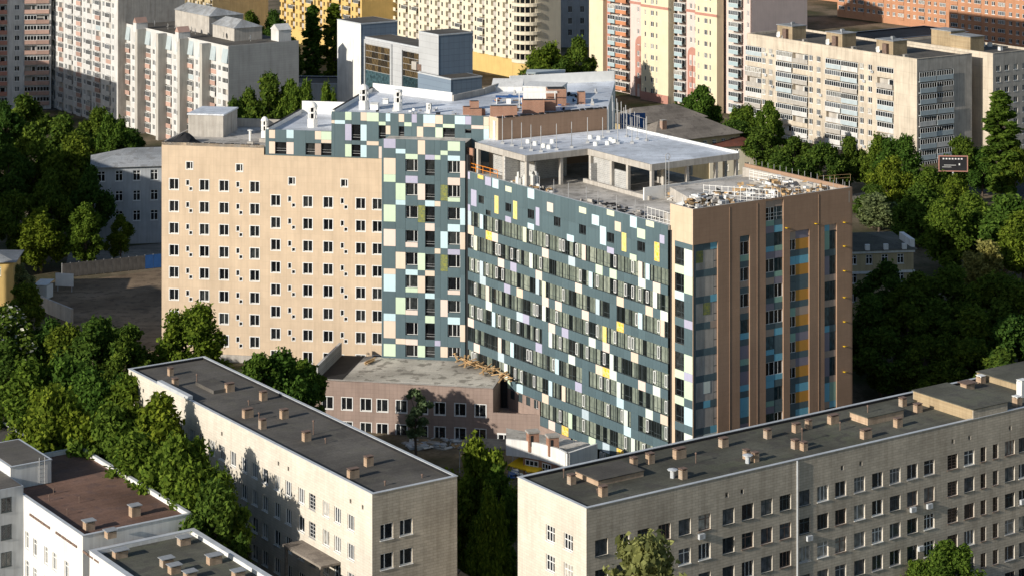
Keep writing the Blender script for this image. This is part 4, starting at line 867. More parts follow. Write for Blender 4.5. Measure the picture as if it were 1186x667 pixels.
# --- left foreground block
ZL = 18.0
PL = at(431.1, 572, ZL)
fl = Bld('hospital_block', 'long cream tiled block with flat dark roof in front of the peach wing', 'building', PL, GA, 11.3, 63.4, -6, ZL)
holes = []; wl = []
cols = uz_cols(fl.left, (196, 209, 222, 233, 246, 257, 270, 283, 295, 307, 321, 334, 349, 361.6, 377.6, 391, 406.4), 570)
z1 = fl.left.uz(349, 574)[1]
for i, u in enumerate(cols):
    for r in range(4):
        z0 = z1 - 0.9 - 3.3*r; ww = 1.5
        holes.append((u-ww/2, u+ww/2, z0, z0+1.8)); wl.append((u-ww/2, z0, ww, 1.8, i, r))
vents = [(156, 447), (166, 452), (257, 502), (322.5, 536.5), (334, 542.5), (406, 580), (420, 587)]
for (x, y) in vents:
    u, z = fl.left.uz(x, y); holes.append((u-0.2, u+0.2, z-0.25, z+0.25))
fl.wall('left', ['tileA', 'tileA'], holes, 0.3)
random.seed(31)
for (u, z, ww, hh, i, r) in wl:
    if i == 13: window(fl.left, u, z, ww, hh, 0.08, 0.2, (0.5,), (0.25, 0.5, 0.75), 'steel', 'glass', True)
    else: window(fl.left, u, z, ww, hh, 0.1, 0.2, random.choice([(0.34, 0.67), (0.5,), (0.34, 0.67)]), (), 'frame', 'glass', True)
h = []; 
for (x, y) in ((448, 614.5), (470.5, 609.5)):
    u, z = fl.front.uz(x, y)
    for r in range(3): h.append((u-0.85, u+0.85, z-0.95-3.3*r, z+0.85-3.3*r))
fl.wall('front', ['tileB', 'tileB'], h, 0.3)
for q in h: window(fl.front, q[0], q[2], 1.7, 1.8, 0.1, 0.2, (0.36,), (), 'frame', 'glass', True)
fl.wall('right', 'tileB'); fl.wall('back', 'tileB'); fl.core(); fl.roof('roofdark', 0.3)
ZF = ZL - 0.3
for (x, y, w_, h_) in ((197.5,434.5,.7,.95),(203,447,.8,.95),(266,453,1.3,1.0),(305,463,1.0,1.05),(287,483,1.5,1.0),(329,484,1.1,1.05),(304,496,.9,1.1),(355,510,1.1,1.05),(409,553,1.5,1.0),(427,539,1.1,1.05)):
    lx, ly = fl.loc(x, y, ZF); chimney(fl.root, lx, ly, ZF, w_*0.85, 0.7, h_*0.92)
for (x, y, h_) in ((228,442,.9),(288,469,.5),(363,503,1.6),(377,513,.5),(446,562,.4),(300,486,.8),(489,553,.3)):
    lx, ly = fl.loc(x, y, ZF); pipe(fl.root, lx, ly, ZF, h_, 0.07, 'rust')
lx, ly = fl.loc(248, 449, ZF); b = MB(); b.box(-1.4, 1.4, -2.6, 2.6, 0, 0.45); obj('roof_hatch', b.mesh('roof_hatch', MT['roofdark']), fl.root, (lx, ly, ZF))
lx, ly = fl.loc(182, 445, ZL); b = MB(); b.box(-0.16, 0.5, ly-9, ly, ZL+0.08, ZL+0.5); obj('raised_parapet', b.mesh('raised_parapet', MT['coping']), fl.root)
# entrance canopy on the yard side, small pitched shed by the end wall
u, z = fl.left.uz(372, 640); b = MB(); b.box(-4.5, 4.5, -2.6, -0.02, 0, 0.25); b.box(-4.2, -3.9, -2.5, -2.2, -9, 0); b.box(3.9, 4.2, -2.5, -2.2, -9, 0); fl.left.add('entrance_canopy', b.mesh('entrance_canopy', MT['rooftan']), u, z)
P = at(478, 660, 6.0); b = MB(); L = 9
sh = thing('gable_shed', 'small shed with pale pitched roof against the cream end wall', 'shed', (P[0], P[1], -5), GA)
b.box(0, 7.0, -4.5, 4.0, 0, 9.2); obj('wall', b.mesh('wall', MT['tileB']), sh)
b = MB(); b.poly([(-0.4, -5, 9.0), (3.4, -5, 11.8), (3.4, 4.1, 11.8), (-0.4, 4.1, 9.0)]); b.poly([(3.4, -5, 11.8), (7.4, -5, 9.0), (7.4, 4.1, 9.0), (3.4, 4.1, 11.8)]); b.poly([(-0.4, -5, 8.9), (7.4, -5, 8.9), (3.4, -5, 11.7)]); b.poly([(-0.4, 4.1, 9.0), (3.4, 4.1, 11.8), (7.4, 4.1, 9.0)]); obj('roof', b.mesh('roof', MT['rooftan']), sh)

# --- right foreground block
PRt = at(679.2, 588.5, ZL)
fr = Bld('hospital_block', 'very long tan tiled block with mossy flat roof along the lower right', 'building', PRt, GA, 96, 13.2, -6, ZL)
cols = [(x, 1.75) for x in (696.7, 721.5, 745.6, 769.6, 793, 816, 843.7, 866, 888, 909.6, 932, 953, 973.7, 995.6, 1016.3, 1036.7, 1056.7, 1076.3, 1103.3, 1122.6)] + [(1138.9, .95), (1153, .95), (1169.6, 1.75), (1185, 1.6), (1202, 1.75), (1220, 1.75), (1238, 1.75)]
z1 = fr.front.uz(995.6, 560.7)[1]; holes = []; wl = []
for i, (x, ww) in enumerate(cols):
    u = fr.front.uz(x, 600)[0]
    for r in range(6): q = (u-ww/2, u+ww/2, z1-0.9-3.3*r, z1+0.9-3.3*r); holes.append(q); wl.append((q, i, r))
for (x, y) in ((841.9,573),(859.6,569),(975.5,541.5),(997,536.5),(1103.7,511),(1123,506.5),(1170,495.5)):
    u, z = fr.front.uz(x, y); holes.append((u-0.22, u+0.22, z-0.28, z+0.28))
fr.wall('front', ['tileB', 'tileA'], holes, 0.32)  # paler tile on the reveals imitates sunlit edges
random.seed(41)
for (q, i, r) in wl:
    if i in (18,): window(fr.front, q[0], q[2], q[1]-q[0], 1.8, 0.07, 0.22, (0.5,), (0.2, 0.4, 0.6, 0.8), 'rust', 'dglass', True)
    elif i in (20, 21): window(fr.front, q[0], q[2], q[1]-q[0], 1.8, 0.07, 0.22, (), (0.4,), 'rust', 'dglass', True)
    else: window(fr.front, q[0], q[2], q[1]-q[0], 1.8, 0.08, 0.22, random.choice([(0.5,), (0.36,), (0.64,), (0.34, 0.67)]), random.choice([(), (), (0.7,)]), random.choice(['frame', 'dframe', 'steel', 'rust', 'dframe']), 'glass', True)
h = []
for (x, y) in ((637.4, 617.4), (658.2, 627)):
    u, z = fr.left.uz(x, y)
    for r in range(5): h.append((u-0.85, u+0.85, z-0.95-3.3*r, z+0.85-3.3*r))
fr.wall('left', ['tileA', 'tileA'], h, 0.3)
for q in h: window(fr.left, q[0], q[2], 1.7, 1.8, 0.1, 0.2, (0.36, 0.68), (0.6,), 'frame', 'glass', True)
fr.wall('back', 'tileB'); fr.wall('right', 'tileB'); fr.core(); fr.roof('roofgreen', 0.3)
for (x, y, w_, h_) in ((662,560,.9,1.0),(698.5,574,1.0,1.05),(734,540,.8,1.0),(753,536,1.0,1.1),(787,530,1.8,1.1),(791,554,.9,1.1),(838,517,1.2,1.0),(864.5,531,.7,1.0),(874.5,534,.8,1.0),(889,507,.9,1.0),(922.5,500,1.1,1.0),(936.5,496,.7,1.0),(921,519,.9,1.0),(931,521,.8,.9),(965,490,1.6,1.0),(1003,507,1.6,1.0),(1040,494,1.1,1.0),(1045.5,470,.9,1.0),(1063,477,1.1,1.0)):
    lx, ly = fr.loc(x, y, ZF); chimney(fr.root, lx, ly, ZF, w_*0.85, 0.72, h_*0.92)
for (x, y, h_) in ((653,553,.9),(806,536,1.1),(929,512,1.6),(1005,487,1.8),(973,498,.9),(692,571,.4)):
    lx, ly = fr.loc(x, y, ZF); pipe(fr.root, lx, ly, ZF, h_, 0.06, 'rust')
for (x, y) in ((779, 553), (866, 536)):
    lx, ly = fr.loc(x, y, ZF); pipe(fr.root, lx, ly, ZF, 0.9, 0.28, 'coping')
def raised(x0, y0, x1, y1, h_, mat, dpt, name='roof_plant_room'):
    a = fr.loc(x0, y0, ZF); c = fr.loc(x1, y1, ZF); b = MB(); b.box(a[0], c[0], a[1], a[1]+dpt, ZF, ZF+h_); o = obj(name, b.mesh(name, MT['chimney']), fr.root)
    b = MB(); b.box(a[0]-0.1, c[0]+0.1, a[1]-0.1, a[1]+dpt+0.1, ZF+h_, ZF+h_+0.12); obj('roof', b.mesh('roof', MT[mat]), o)
raised(693, 563, 745, 551, 0.6, 'roofdark', 4.4); raised(1005, 492.5, 1046, 483, 0.9, 'roofgreen', 3.2)
a = fr.loc(1127.8, 485.5, ZL); c = fr.loc(1168, 476.5, ZL); b = MB(); b.box(a[0], c[0], -0.003, 10.5, ZF, ZL+1.15); o = fr.front.add('roof_plant_room', b.mesh('roof_plant_room', MT['tileB']), 0, 0)
b = MB(); b.box(a[0]-0.02, a[0]-0.005, 0.1, 10.4, ZF, ZL+1.1); obj('side_wall', b.mesh('side_wall', MT['gold']), o)
b = MB(); b.box(a[0]-0.12, c[0]+0.12, -0.12, 10.62, ZL+1.15, ZL+1.25); obj('roof', b.mesh('roof', MT['roofgreen']), o)
lx, ly = fr.loc(1120.5, 450, ZF); chimney(fr.root, lx, ly, ZF, 1.5, 1.1, 0.7, 'rust', 'chimney', 0.3)
lx, ly = fr.loc(1136, 443, ZF); chimney(fr.root, lx, ly, ZF, 0.9, 0.9, 0.8, 'whitepaint')
b = MB(); lx, ly = fr.loc(1152, 444, ZF); b.box(lx, lx+40, ly-6, ly+3.2, ZF, ZF+0.8); o = obj('roof_plant_room', b.mesh('roof_plant_room', MT['gold']), fr.root); b = MB(); b.box(lx-0.1, lx+40.1, ly-6.1, ly+3.3, ZF+0.8, ZF+0.92); obj('roof', b.mesh('roof', MT['roofgreen']), o)
lx, ly = fr.loc(1178, 470, ZF); chimney(fr.root, lx, ly, ZF, 0.9, 0.9, 1.1, 'whitepaint'); lx, ly = fr.loc(1184, 459, ZF); chimney(fr.root, lx, ly, ZF, 1.2, 0.9, 2.0, 'whitepaint', 'whitepaint')
for (x, y) in ((811, 620), (936, 622), (1056, 589), (1075, 585), (1065, 634), (1183, 580)):
    u, z = fr.front.uz(x, y); aircon(fr.front, u, z-0.3)
u = fr.front.uz(922.6, 560)[0]; b = MB(); b.tube((0, -0.14, -6), (0, -0.14, ZL-0.05), 0.1, 0.1, 8); fr.front.add('drainpipe', b.mesh('drainpipe', MT['coping']), u, 0)
u = fr.front.uz(933, 560)[0]; b = MB(); b.box(0, 1.4, 0.05, 0.08, -6, ZL); 
# --- bottom-left white wing with brown roof, green-roofed wing
ZW = 13.0
PW = at(96, 620.5, ZW)
fw = Bld('white_wing', 'white rendered wing with rust-brown flat roof at the lower left', 'building', PW, GA, 13.5, 31, -2, ZW)
holes = []; ws = []
for (x, y, ww, hh) in ((20, 618, .9, 2.0), (31.5, 625.5, 1.1, 2.0), (40.5, 634, 1.1, 2.0), (53.5, 643, 1.1, 2.0), (63, 650, 1.1, 2.0), (77, 660, 1.1, 2.0)):
    u, z = fw.left.uz(x, y)
    for r in range(3): holes.append((u-ww/2, u+ww/2, z-hh/2-3.4*r, z+hh/2-3.4*r)); ws.append(holes[-1])
fw.wall('left', 'white', [h for h in holes if h[2] > -1.5], 0.3)
for h in ws:
    if h[2] > -1.5: window(fw.left, h[0], h[2], h[1]-h[0], h[3]-h[2], 0.1, 0.2, (0.5,), (0.7,), 'frame', 'glass', True)
b = MB()
u0, zc = fw.left.uz(18, 592); 
for i in range(13):
    if i % 5 == 4: continue
    b.box(16.0+i*1.52, 16.0+i*1.52+1.3, -0.12, -0.005, ZW-1.75, ZW-1.5)
fw.left.add('cornice_slots', b.mesh('cornice_slots', MT['rust']), 0, 0)
fw.wall('front', 'white'); fw.wall('right', 'tileB'); fw.wall('back', 'tileB'); fw.core(); fw.roof('roofbrown', 0.45, wallmat='white')
for (x, y, h_) in ((103, 613, .9), (156, 597, 1.1), (128, 622, .7)):
    lx, ly = fw.loc(x, y, ZW-0.45); chimney(fw.root, lx, ly, ZW-0.45, 1.1, 0.9, h_, 'capgrey', 'chimney', 0.16)
for (x, y) in ((62, 572), (92, 582), (78, 596), (57, 580)):
    lx, ly = fw.loc(x, y, ZW-0.45); pipe(fw.root, lx, ly, ZW-0.45, 0.6, 0.05, 'rust')
# raised stair block with ladder at the far left of the brown roof
b = MB(); b.box(0.0, 5.2, 21.0, 31.0, ZW-0.4, ZW+2.3); o = obj('raised_block', b.mesh('raised_block', MT['white']), fw.root)
b = MB(); b.box(-0.1, 5.3, 20.9, 31.1, ZW+2.3, ZW+2.4); obj('coping', b.mesh('coping', MT['coping']), o); b = MB(); b.box(0.25, 4.95, 21.25, 30.75, ZW+2.4, ZW+2.44); obj('roof', b.mesh('roof', MT['roofdark']), o)
b = MB()
for dx in (4.2, 4.9): b.tube((dx-0.6, 20.85, ZW-0.3), (dx-0.6, 20.85, ZW+2.9), 0.05, 0.05, 5)
for i in range(6): b.tube((3.6, 20.85, ZW+i*0.5), (4.3, 20.85, ZW+i*0.5), 0.03, 0.03, 4)
obj('ladder', b.mesh('ladder', MT['steel']), o)
b = MB(); b.box(-8, -0.02, 17, 31, -2, ZW+1.2); o = obj('side_block', b.mesh('side_block', MT['paleblue']), fw.root); b = MB(); b.box(-7.8, -0.2, 17.2, 30.8, ZW+1.2, ZW+1.26); obj('roof', b.mesh('roof', MT['roofdark']), o)
sf = Face(fw.root, -8, 17, 0)
for i in range(2):
    for r in range(4): window(sf, 2.0+i*3.2, ZW-1.5-3.2*r, 1.3, 1.7, 0.08, 0.02, (0.5,), (), 'dframe', 'glass', True)
ZG = 12.0
pg = at(102, 636, ZG); PGn = (pg[0] + 30*0.5664, pg[1] - 30*0.8241)
fg_ = Bld('green_roof_wing', 'low wing with mossy green flat roof and grey vents at the lower left edge', 'building', PGn, GA, 12.8, 29.6, -2, ZG)
for wv in ('left', 'front', 'right', 'back'): fg_.wall(wv, 'white' if wv != 'right' else 'tileB')
fg_.core(); fg_.roof('roofgreen', 0.4, wallmat='white', pw=0.6)
for (x, y, w_, h_) in ((139, 645, 1.5, .7), (213, 630, 1.3, .7), (193, 655, 1.3, .75), (202, 663, 1.2, .75), (248, 652, 1.5, .8), (276, 669, 1.2, .7), (220, 669, 1.2, .6)):
    lx, ly = fg_.loc(x, y, ZG-0.4); chimney(fg_.root, lx, ly, ZG-0.4, w_, 0.9, h_, 'capgrey', 'chimney', 0.16)
# flat dark roof beyond, at the left border
PD = at(40, 517, 9.0); fd = Bld('flat_roof_annex', 'low annex with dark flat roof at the left border under the trees', 'building', (PD[0]-14, PD[1]-8), GA, 17, 16, -2, 9.0)
for wv in ('left', 'front', 'right', 'back'): fd.wall(wv, 'tileB')
fd.core(); fd.roof('roofdark', 0.4)

# ================================================================== low annex, brick pavilion, yellow canopies
ZN = 3.5
na = at(364, 439, ZN)
an = Bld('low_annex', 'mauve two-storey annex with bare concrete roof in the corner of the hospital', 'building', na, R(-10.5), 28.3, 15.4, -7, ZN)
NXS = (379.5, 402, 424, 443, 465, 489, 509.5, 533, 556.5); holes = []
zr = an.front.uz(509.5, 473)[1]
for x in NXS:
    u = an.front.uz(x, 470)[0]
    for r in range(2): holes.append((u-0.85, u+0.85, zr-0.95-3.75*r, zr+0.95-3.75*r))
an.wall('front', ['mauve', 'mauve'], holes, 0.3)
for h in holes: window(an.front, h[0], h[2], 1.7, 1.9, 0.08, 0.22, (0.4,), (), 'frame', 'dglass', False, 0.1)
an.wall('left', 'mauve'); an.wall('right', 'mauve'); an.core(0.4)
b = MB(); b.box(0.02, 28.28, 0.02, 15.3, ZN-0.8, ZN-0.15); obj('roof', b.mesh('roof', MT['screed']), an.root)
b = MB(); b.box(0, 28.3, 0.0, 0.6, ZN-0.14, ZN+0.02); b.box(27.9, 28.3, 0.62, 15, ZN-0.14, ZN+0.02); obj('roof_edge', b.mesh('roof_edge', MT['concrete']), an.root)
b = MB(); b.box(-0.02, 0.4, 0.62, 15.2, ZN-0.14, ZN+1.9); obj('brick_parapet', b.mesh('brick_parapet', MT['block']), an.root)
b = MB(); b.box(0.5, 4.2, 0.7, 15, ZN-0.14, ZN-0.1); obj('membrane', b.mesh('membrane', MT['bitumen']), an.root)
# lower wing of the annex; a solid dark box imitates the shaded opening
b = MB(); b.box(28.3, 37.8, 0.0, 0.3, -7, -0.2); b.box(28.31, 37.8, 0.31, 9, -1.6, -1.1); o = obj('lower_wall', b.mesh('lower_wall', MT['mauve']), an.root)
b = MB(); b.box(28.4, 36, 6.0, 9.3, -1.08, 3.2); obj('dark_fill', b.mesh('dark_fill', MT['dark']), an.root)
lw = Face(an.root, 28.3, -0.02, 0)
for uu in (0.8,): window(lw, uu, -5.0, 1.8, 1.6, 0.1, 0.02, (0.5,), (), 'frame', 'dglass', False, 0.15)
# timber heap on the annex roof edge
tp = thing('timber_heap', 'tangled heap of fresh timber planks on the annex roof edge', 'timber', (*an.root.matrix_basis.translation[:2], ZN))
random.seed(17)
for i in range(58):
    x, y = random.gauss(0, 1), random.random(); P = at(548 + 62*(y-0.35) + x*3, 417 + 26*(y) + x*1.5, ZN) if i > 10 else at(536+random.uniform(-9, 12), 414+random.uniform(-1, 2), ZN)
    l = random.uniform(1.4, 3.4); b = MB(); b.obox((0, 0, 0), (l, random.uniform(0.16, 0.32), 0.12), 0, 0, random.uniform(-0.5, 0.5))
    obj('plank', b.mesh('plank', MT['wood']), tp, (P[0]-tp.location[0], P[1]-tp.location[1], random.uniform(0.4, 1.3)), random.uniform(0, 3.14))
t2 = thing('timber_stack', 'small stack of orange timber at the foot of the teal column', 'timber', (*at(429, 419, ZN), ZN))
for i in range(6):
    b = MB(); b.box(-1.3, 1.3, -0.09, 0.09, 0, 0.12); obj('plank', b.mesh('plank', MT['wood']), t2, (random.uniform(-.2, .2), -0.6+0.22*i, 0.0+0.13*(i % 3)), 1.1+random.uniform(-.1, .1))
# brick pavilion with curved concrete parapet
pv = thing('brick_pavilion', 'unfinished brick pavilion with curved pale parapet before the teal wing', 'building', (*at(640, 548, -4.5), -5))
def pvl(x, y, z): P = at(x, y, z); return (P[0]-pv.location[0], P[1]-pv.location[1])
edge = [pvl(x, y, 4.5) for (x, y) in ((586, 508), (606, 510), (626, 513.5), (645, 519), (657, 525), (692, 513.5))]
def ribbon(pts, z0, z1, th, mat, name):
    b = MB()
    for p, q in zip(pts, pts[1:]):
        a = math.atan2(q[1]-p[1], q[0]-p[0]); d = math.hypot(q[0]-p[0], q[1]-p[1]); nx, ny = -math.sin(a)*th, math.cos(a)*th
        for f_ in ([(p[0], p[1], z0), (q[0], q[1], z0), (q[0], q[1], z1), (p[0], p[1], z1)], [(p[0], p[1], z1), (q[0], q[1], z1), (q[0]+nx, q[1]+ny, z1), (p[0]+nx, p[1]+ny, z1)], [(q[0]+nx, q[1]+ny, z0), (p[0]+nx, p[1]+ny, z0), (p[0]+nx, p[1]+ny, z1), (q[0]+nx, q[1]+ny, z1)], [(p[0], p[1], z0), (p[0]+nx, p[1]+ny, z0), (q[0]+nx, q[1]+ny, z0), (q[0], q[1], z0)]): b.poly(f_)
    return obj(name, b.mesh(name, MT[mat]), pv)
ribbon(edge, 7.2, 9.5, 0.35, 'white', 'parapet')
b = MB(); b.prism([(e[0], e[1]+0.4) for e in edge] + [(edge[-1][0]-1, edge[-1][1]+5), (edge[0][0], edge[0][1]+10)], 7.3, 8.1); obj('roof', b.mesh('roof', MT['slab']), pv)
ribbon([(e[0], e[1]+0.3) for e in edge[1:]], 0, 7.2, 0.3, 'redbrick', 'wall')
for (x0, x1) in ((609, 625), (631, 643), (648, 657)):
    p = pvl(x0, 540, -2.2); q = pvl(x1, 543, -2.2); t = (x0-606)/51; 
for (px0, wv) in ((609, 2.1), (632, 1.7), (648, 1.3)):
    i = 1 if px0 < 626 else (2 if px0 < 645 else 3); p, q = edge[i], edge[i+1]; a = math.atan2(q[1]-p[1], q[0]-p[0])
    f = Face(pv, p[0], p[1]+0.27, a); window(f, 0.35, 5.0, wv, 1.9, 0.1, 0.02, (0.33, 0.66), (0.6,), 'frame', 'dglass', False)
for (x, y, h_) in ((617, 502, 2.6), (640, 507, 2.6)):
    P = pvl(x, y+8, 4.5); b = MB(); b.box(-0.75, 0.75, -0.6, 0.6, 8.1, 8.1+h_); b.box(-0.9, 0.9, -0.75, 0.75, 8.1+h_, 8.35+h_, 1); b.box(-0.5, -0.1, -0.63, -0.601, 8.9, 10.4, 2); obj('chimney', b.mesh('chimney', [MT['redbrick'], MT['concrete'], MT['dark']]), pv, (P[0], P[1], 0), 0.3)
for (nm, x, y, ang, W_, D_, lab) in (('yellow_canopy', 588, 536, -0.75, 5.4, 2.4, 'sloping yellow sheet canopy nearer the leafy tree below the pavilion'), ('yellow_canopy', 610, 544, 0.15, 5.6, 3.2, 'flat yellow sheet canopy right under the pavilion windows')):
    P = at(x, y, 1.0); t = thing(nm, lab, 'canopy', (P[0], P[1], -5), ang, 'yellow canopies'); b = MB()
    b.poly([(0, 0, 5.8), (W_, 0, 5.8), (W_, D_, 6.3), (0, D_, 6.3)]); b.poly([(0, 0, 5.65), (0, 0, 5.8), (0, D_, 6.3), (0, D_, 6.15)]); b.poly([(0, 0, 5.65), (W_, 0, 5.65), (W_, 0, 5.8), (0, 0, 5.8)]); b.poly([(0, 0, 5.65), (0, D_, 6.15), (W_, D_, 6.15), (W_, 0, 5.65)]); obj('sheet', b.mesh('sheet', MT['yellow']), t)
    for (a_, c_) in ((0.15, 0.2), (W_-0.15, 0.2), (0.15, D_-0.2), (W_-0.15, D_-0.2)):
        b = MB(); b.tube((a_, c_, 0), (a_, c_, 5.64), 0.06, 0.06, 6); obj('post', b.mesh('post', MT['steel']), t)
P = at(555, 512, -1.0); t = thing('grey_canopy', 'grey sheet lean-to roof in front of the mauve annex', 'canopy', (P[0], P[1], -5), R(-8)); b = MB(); b.poly([(-3, -2.2, 3.6), (5.5, -1.6, 3.6), (6.5, 1.4, 4.2), (-2.2, 1.6, 4.2)]); b.poly([(-3, -2.2, 3.45), (-2.2, 1.6, 4.05), (6.5, 1.4, 4.05), (5.5, -1.6, 3.45)]); obj('sheet', b.mesh('sheet', MT['rooftan']), t)
for (a_, c_) in ((-2.6, -1.9), (5.2, -1.4), (6, 1.2), (-2, 1.3)):
    b = MB(); b.tube((a_, c_, 0), (a_, c_, 3.9), 0.07, 0.07, 6); obj('post', b.mesh('post', MT['steel']), t)
pts_z = -4.95
clutter('site_rubble', [at(470, 500, -5), at(530, 500, -5), at(540, 520, -5), at(470, 522, -5)], 130, 23, ['concrete', 'block', 'coping', 'wood', 'whitepaint'], 0.4, 2.2, 0.4, 'rubble, slabs and sheets on the ground before the mauve annex')
clutter('site_rubble', [at(590, 545, -5), at(640, 548, -5), at(650, 556, -5), at(590, 556, -5)], 40, 24, ['concrete', 'bluesheet', 'whitepaint'], 0.4, 1.6, 0.4, 'rubble strewn beneath the yellow canopies')

# ================================================================== background apartment blocks
def on_line(P, ang, px):                      # distance along a facade line where it meets a photo column
    c, s = math.cos(ang), math.sin(ang); k = (px - CX)/F
    return (k*P[1] - P[0]) / (c - k*s)
def flats(face, cols, zs, style, seed, parts=False):
    """cols: (u, width, kind); zs: window sill heights"""
    random.seed(seed); holes = []
    for (u, ww, kind) in cols:
        for z in zs:
            if kind == 'b':                    # loggia / glazed balcony
                holes.append((u, u+ww, z-0.95, z+1.45))
            else: holes.append((u, u+ww, z, z+1.45))
    return holes
def loggia(face, u, z, ww, mat, glazed, dark=False, out=0.35):
    key = ('lg', round(ww, 2), mat, glazed, dark, out)
    def mk():
        b = MB(); b.box(0, ww, -out, -out+0.1, 0.0, 1.0, 0); b.box(-0.02, ww+0.02, -out-0.02, 0.0, -0.14, 0.0, 0)
        if glazed:
            n = max(2, int(ww/0.75))
            for i in range(n+1): b.box(ww*i/n-0.045, ww*i/n+0.045, -out+0.01, -out+0.08, 1.0, 2.3, 1)
            b.box(0, ww, -out+0.01, -out+0.08, 2.22, 2.32, 1); b.box(0, ww, -out+0.02, -out+0.07, 1.0, 1.08, 1)
            b.poly([(0, -out+0.05, 1.0), (ww, -out+0.05, 1.0), (ww, -out+0.05, 2.3), (0, -out+0.05, 2.3)], 2)
        b.poly([(0, 0.9, 0), (ww, 0.9, 0), (ww, 0.9, 2.4), (0, 0.9, 2.4)], 3)
        b.box(ww*0.55, ww*0.9, 0.8, 0.88, 0.1, 2.1, 1); b.poly([(ww*0.6, 0.79, 0.2), (ww*0.85, 0.79, 0.2), (ww*0.85, 0.79, 2.0), (ww*0.6, 0.79, 2.0)], 2)
        return b.mesh('balcony', [MT[mat], MT['frame'], MT['dglass' if dark else 'glass'], MT['concrete']])
    return face.add('balcony', cached(key, mk), u, z)

# --- beige nine-storey panel block on the right
ZB = 26.0
PBg = at(1062, 69, ZB)
bg_ = Bld('panel_block', 'beige nine-storey panel apartment block behind the trees on the right', 'building', PBg, GA, 19.0, 64, -2, ZB)
rows = [ZB-4.6-2.75*r for r in range(9)]; cols = []; f = bg_.left
def cu(face, px, py=120): return face.uz(px, py)[0]
LG = [(863.5, 882), (900, 918), (918.5, 936), (957, 974.5), (975, 994), (1016, 1035)]
WN = [884.5, 892.5, 939, 948, 998, 1007.5, 877.0]
holes = []; lg = []; wn = []
for r, z in enumerate(rows):
    for (a, c) in LG: q = (cu(f, a), cu(f, c), z-0.95, z+1.45); holes.append(q); lg.append(q)
    for x in WN[:-1]: u = cu(f, x); q = (u-0.75, u+0.75, z, z+1.45); holes.append(q); wn.append(q)
bg_.wall('left', ['beige', 'beige'], holes, 1.0)
random.seed(51)
for q in lg:
    gl = random.random() < 0.85; loggia(f, q[0], q[2], q[1]-q[0], random.choice(['beige', 'aptwhite', 'aptwhite', 'concrete', 'aptblue']), gl, random.random() < 0.4, random.choice([0.05, 0.3, 0.5]))
for q in wn: window(f, q[0], q[2], q[1]-q[0], 1.45, 0.1, 0.22, (0.5,), (), 'frame', 'glass', True, parts=False)
for i in range(20):
    q = random.choice(wn); aircon(f, q[1]+0.3, q[2]-0.5)
ff = bg_.front; holes = []; lg = []
for r, z in enumerate(rows):
    for (a, c) in ((1064, 1083), (1084, 1103)): q = (cu(ff, a), cu(ff, c), z-0.95, z+1.45); holes.append(q); lg.append(q)
bg_.wall('front', ['concrete', 'concrete'], holes, 1.0)
for q in lg: loggia(ff, q[0], q[2], q[1]-q[0], random.choice(['aptblue', 'aptwhite', 'concrete', 'aptblue']), True, True, random.choice([0.4, 0.6]))
bg_.wall('right', 'concrete'); bg_.wall('back', 'beige'); bg_.roof('roofdark', 0.5, wallmat='beige', cop='beige'); bg_.core(1.1)
for (x, y) in ((935, 45), (990, 54), (1048, 63)):
    lx, ly = bg_.loc(x, y, ZB-0.5); b = MB(); b.box(3.2, 8.0, ly, ly+6.0, ZB-0.5, ZB+2.9); o = obj('lift_house', b.mesh('lift_house', MT['gold']), bg_.root)
    b = MB(); b.box(3.0, 8.2, ly-0.2, ly+6.2, ZB+2.9, ZB+3.1); b.box(4.0, 4.3, ly+1, ly+1.3, ZB+3.1, ZB+4.0); b.box(6.0, 6.8, ly+3, ly+3.8, ZB+3.1, ZB+3.7); obj('roof', b.mesh('roof', MT['roofgrey']), o)
    b = MB(); b.box(2.3, 3.19, ly+1.5, ly+3.0, ZB-0.5, ZB+2.2); obj('porch', b.mesh('porch', MT['rust']), o)
    dish(bg_.root, 3.0, ly+5.2, ZB-0.2, 0.6, -0.9); dish(bg_.root, 1.2, ly+3.4, ZB-0.4, 0.5, -0.9)
for i in range(6): chimney(bg_.root, 2.0+(i % 2)*0.8, 6+i*9.3, ZB-0.5, 1.3, 0.7, 0.7, 'concrete', 'concrete')
# second section set back to the right
P2 = at(1150, 62.5, ZB); b2 = Bld('panel_block', 'beige panel section with blank lit wall and dark windowed side at the right border', 'building', P2, GA, 15, 34, -2, ZB)
b2.wall('left', 'beige'); holes = []; wn = []; f = b2.front
for r, z in enumerate(rows):
    for u in (1.2, 4.2, 7.4, 10.6, 13.0): q = (u, u+1.5, z, z+1.45); holes.append(q); wn.append(q)
b2.wall('front', ['concrete', 'concrete'], holes, 0.3)
for q in wn: window(f, q[0], q[2], 1.5, 1.45, 0.1, 0.22, (0.5,), (), 'frame', 'glass', True, parts=False)
b2.wall('right', 'beige'); b2.wall('back', 'beige'); b2.roof('roofdark', 0.5, wallmat='beige', cop='beige'); b2.core()
for (x0, x1, y0, y1, h_) in ((0.3, 5.2, 8, 15, 3.2), (2.5, 7.5, 17, 24, 3.6)):
    b = MB(); b.box(x0, x1, y0, y1, ZB-0.5, ZB+h_); o = obj('lift_house', b.mesh('lift_house', MT['gold']), b2.root); b = MB(); b.box(x0-0.15, x1+0.15, y0-0.15, y1+0.15, ZB+h_, ZB+h_+0.2); obj('roof', b.mesh('roof', MT['roofgrey']), o)
dish(b2.root, 3, 16, ZB+1, 0.7, -0.9)
for (x, y) in ((9, 6), (11, 14), (12.5, 13)): chimney(b2.root, x, y, ZB-0.5, 0.9, 0.9, 0.9, 'concrete', 'white')

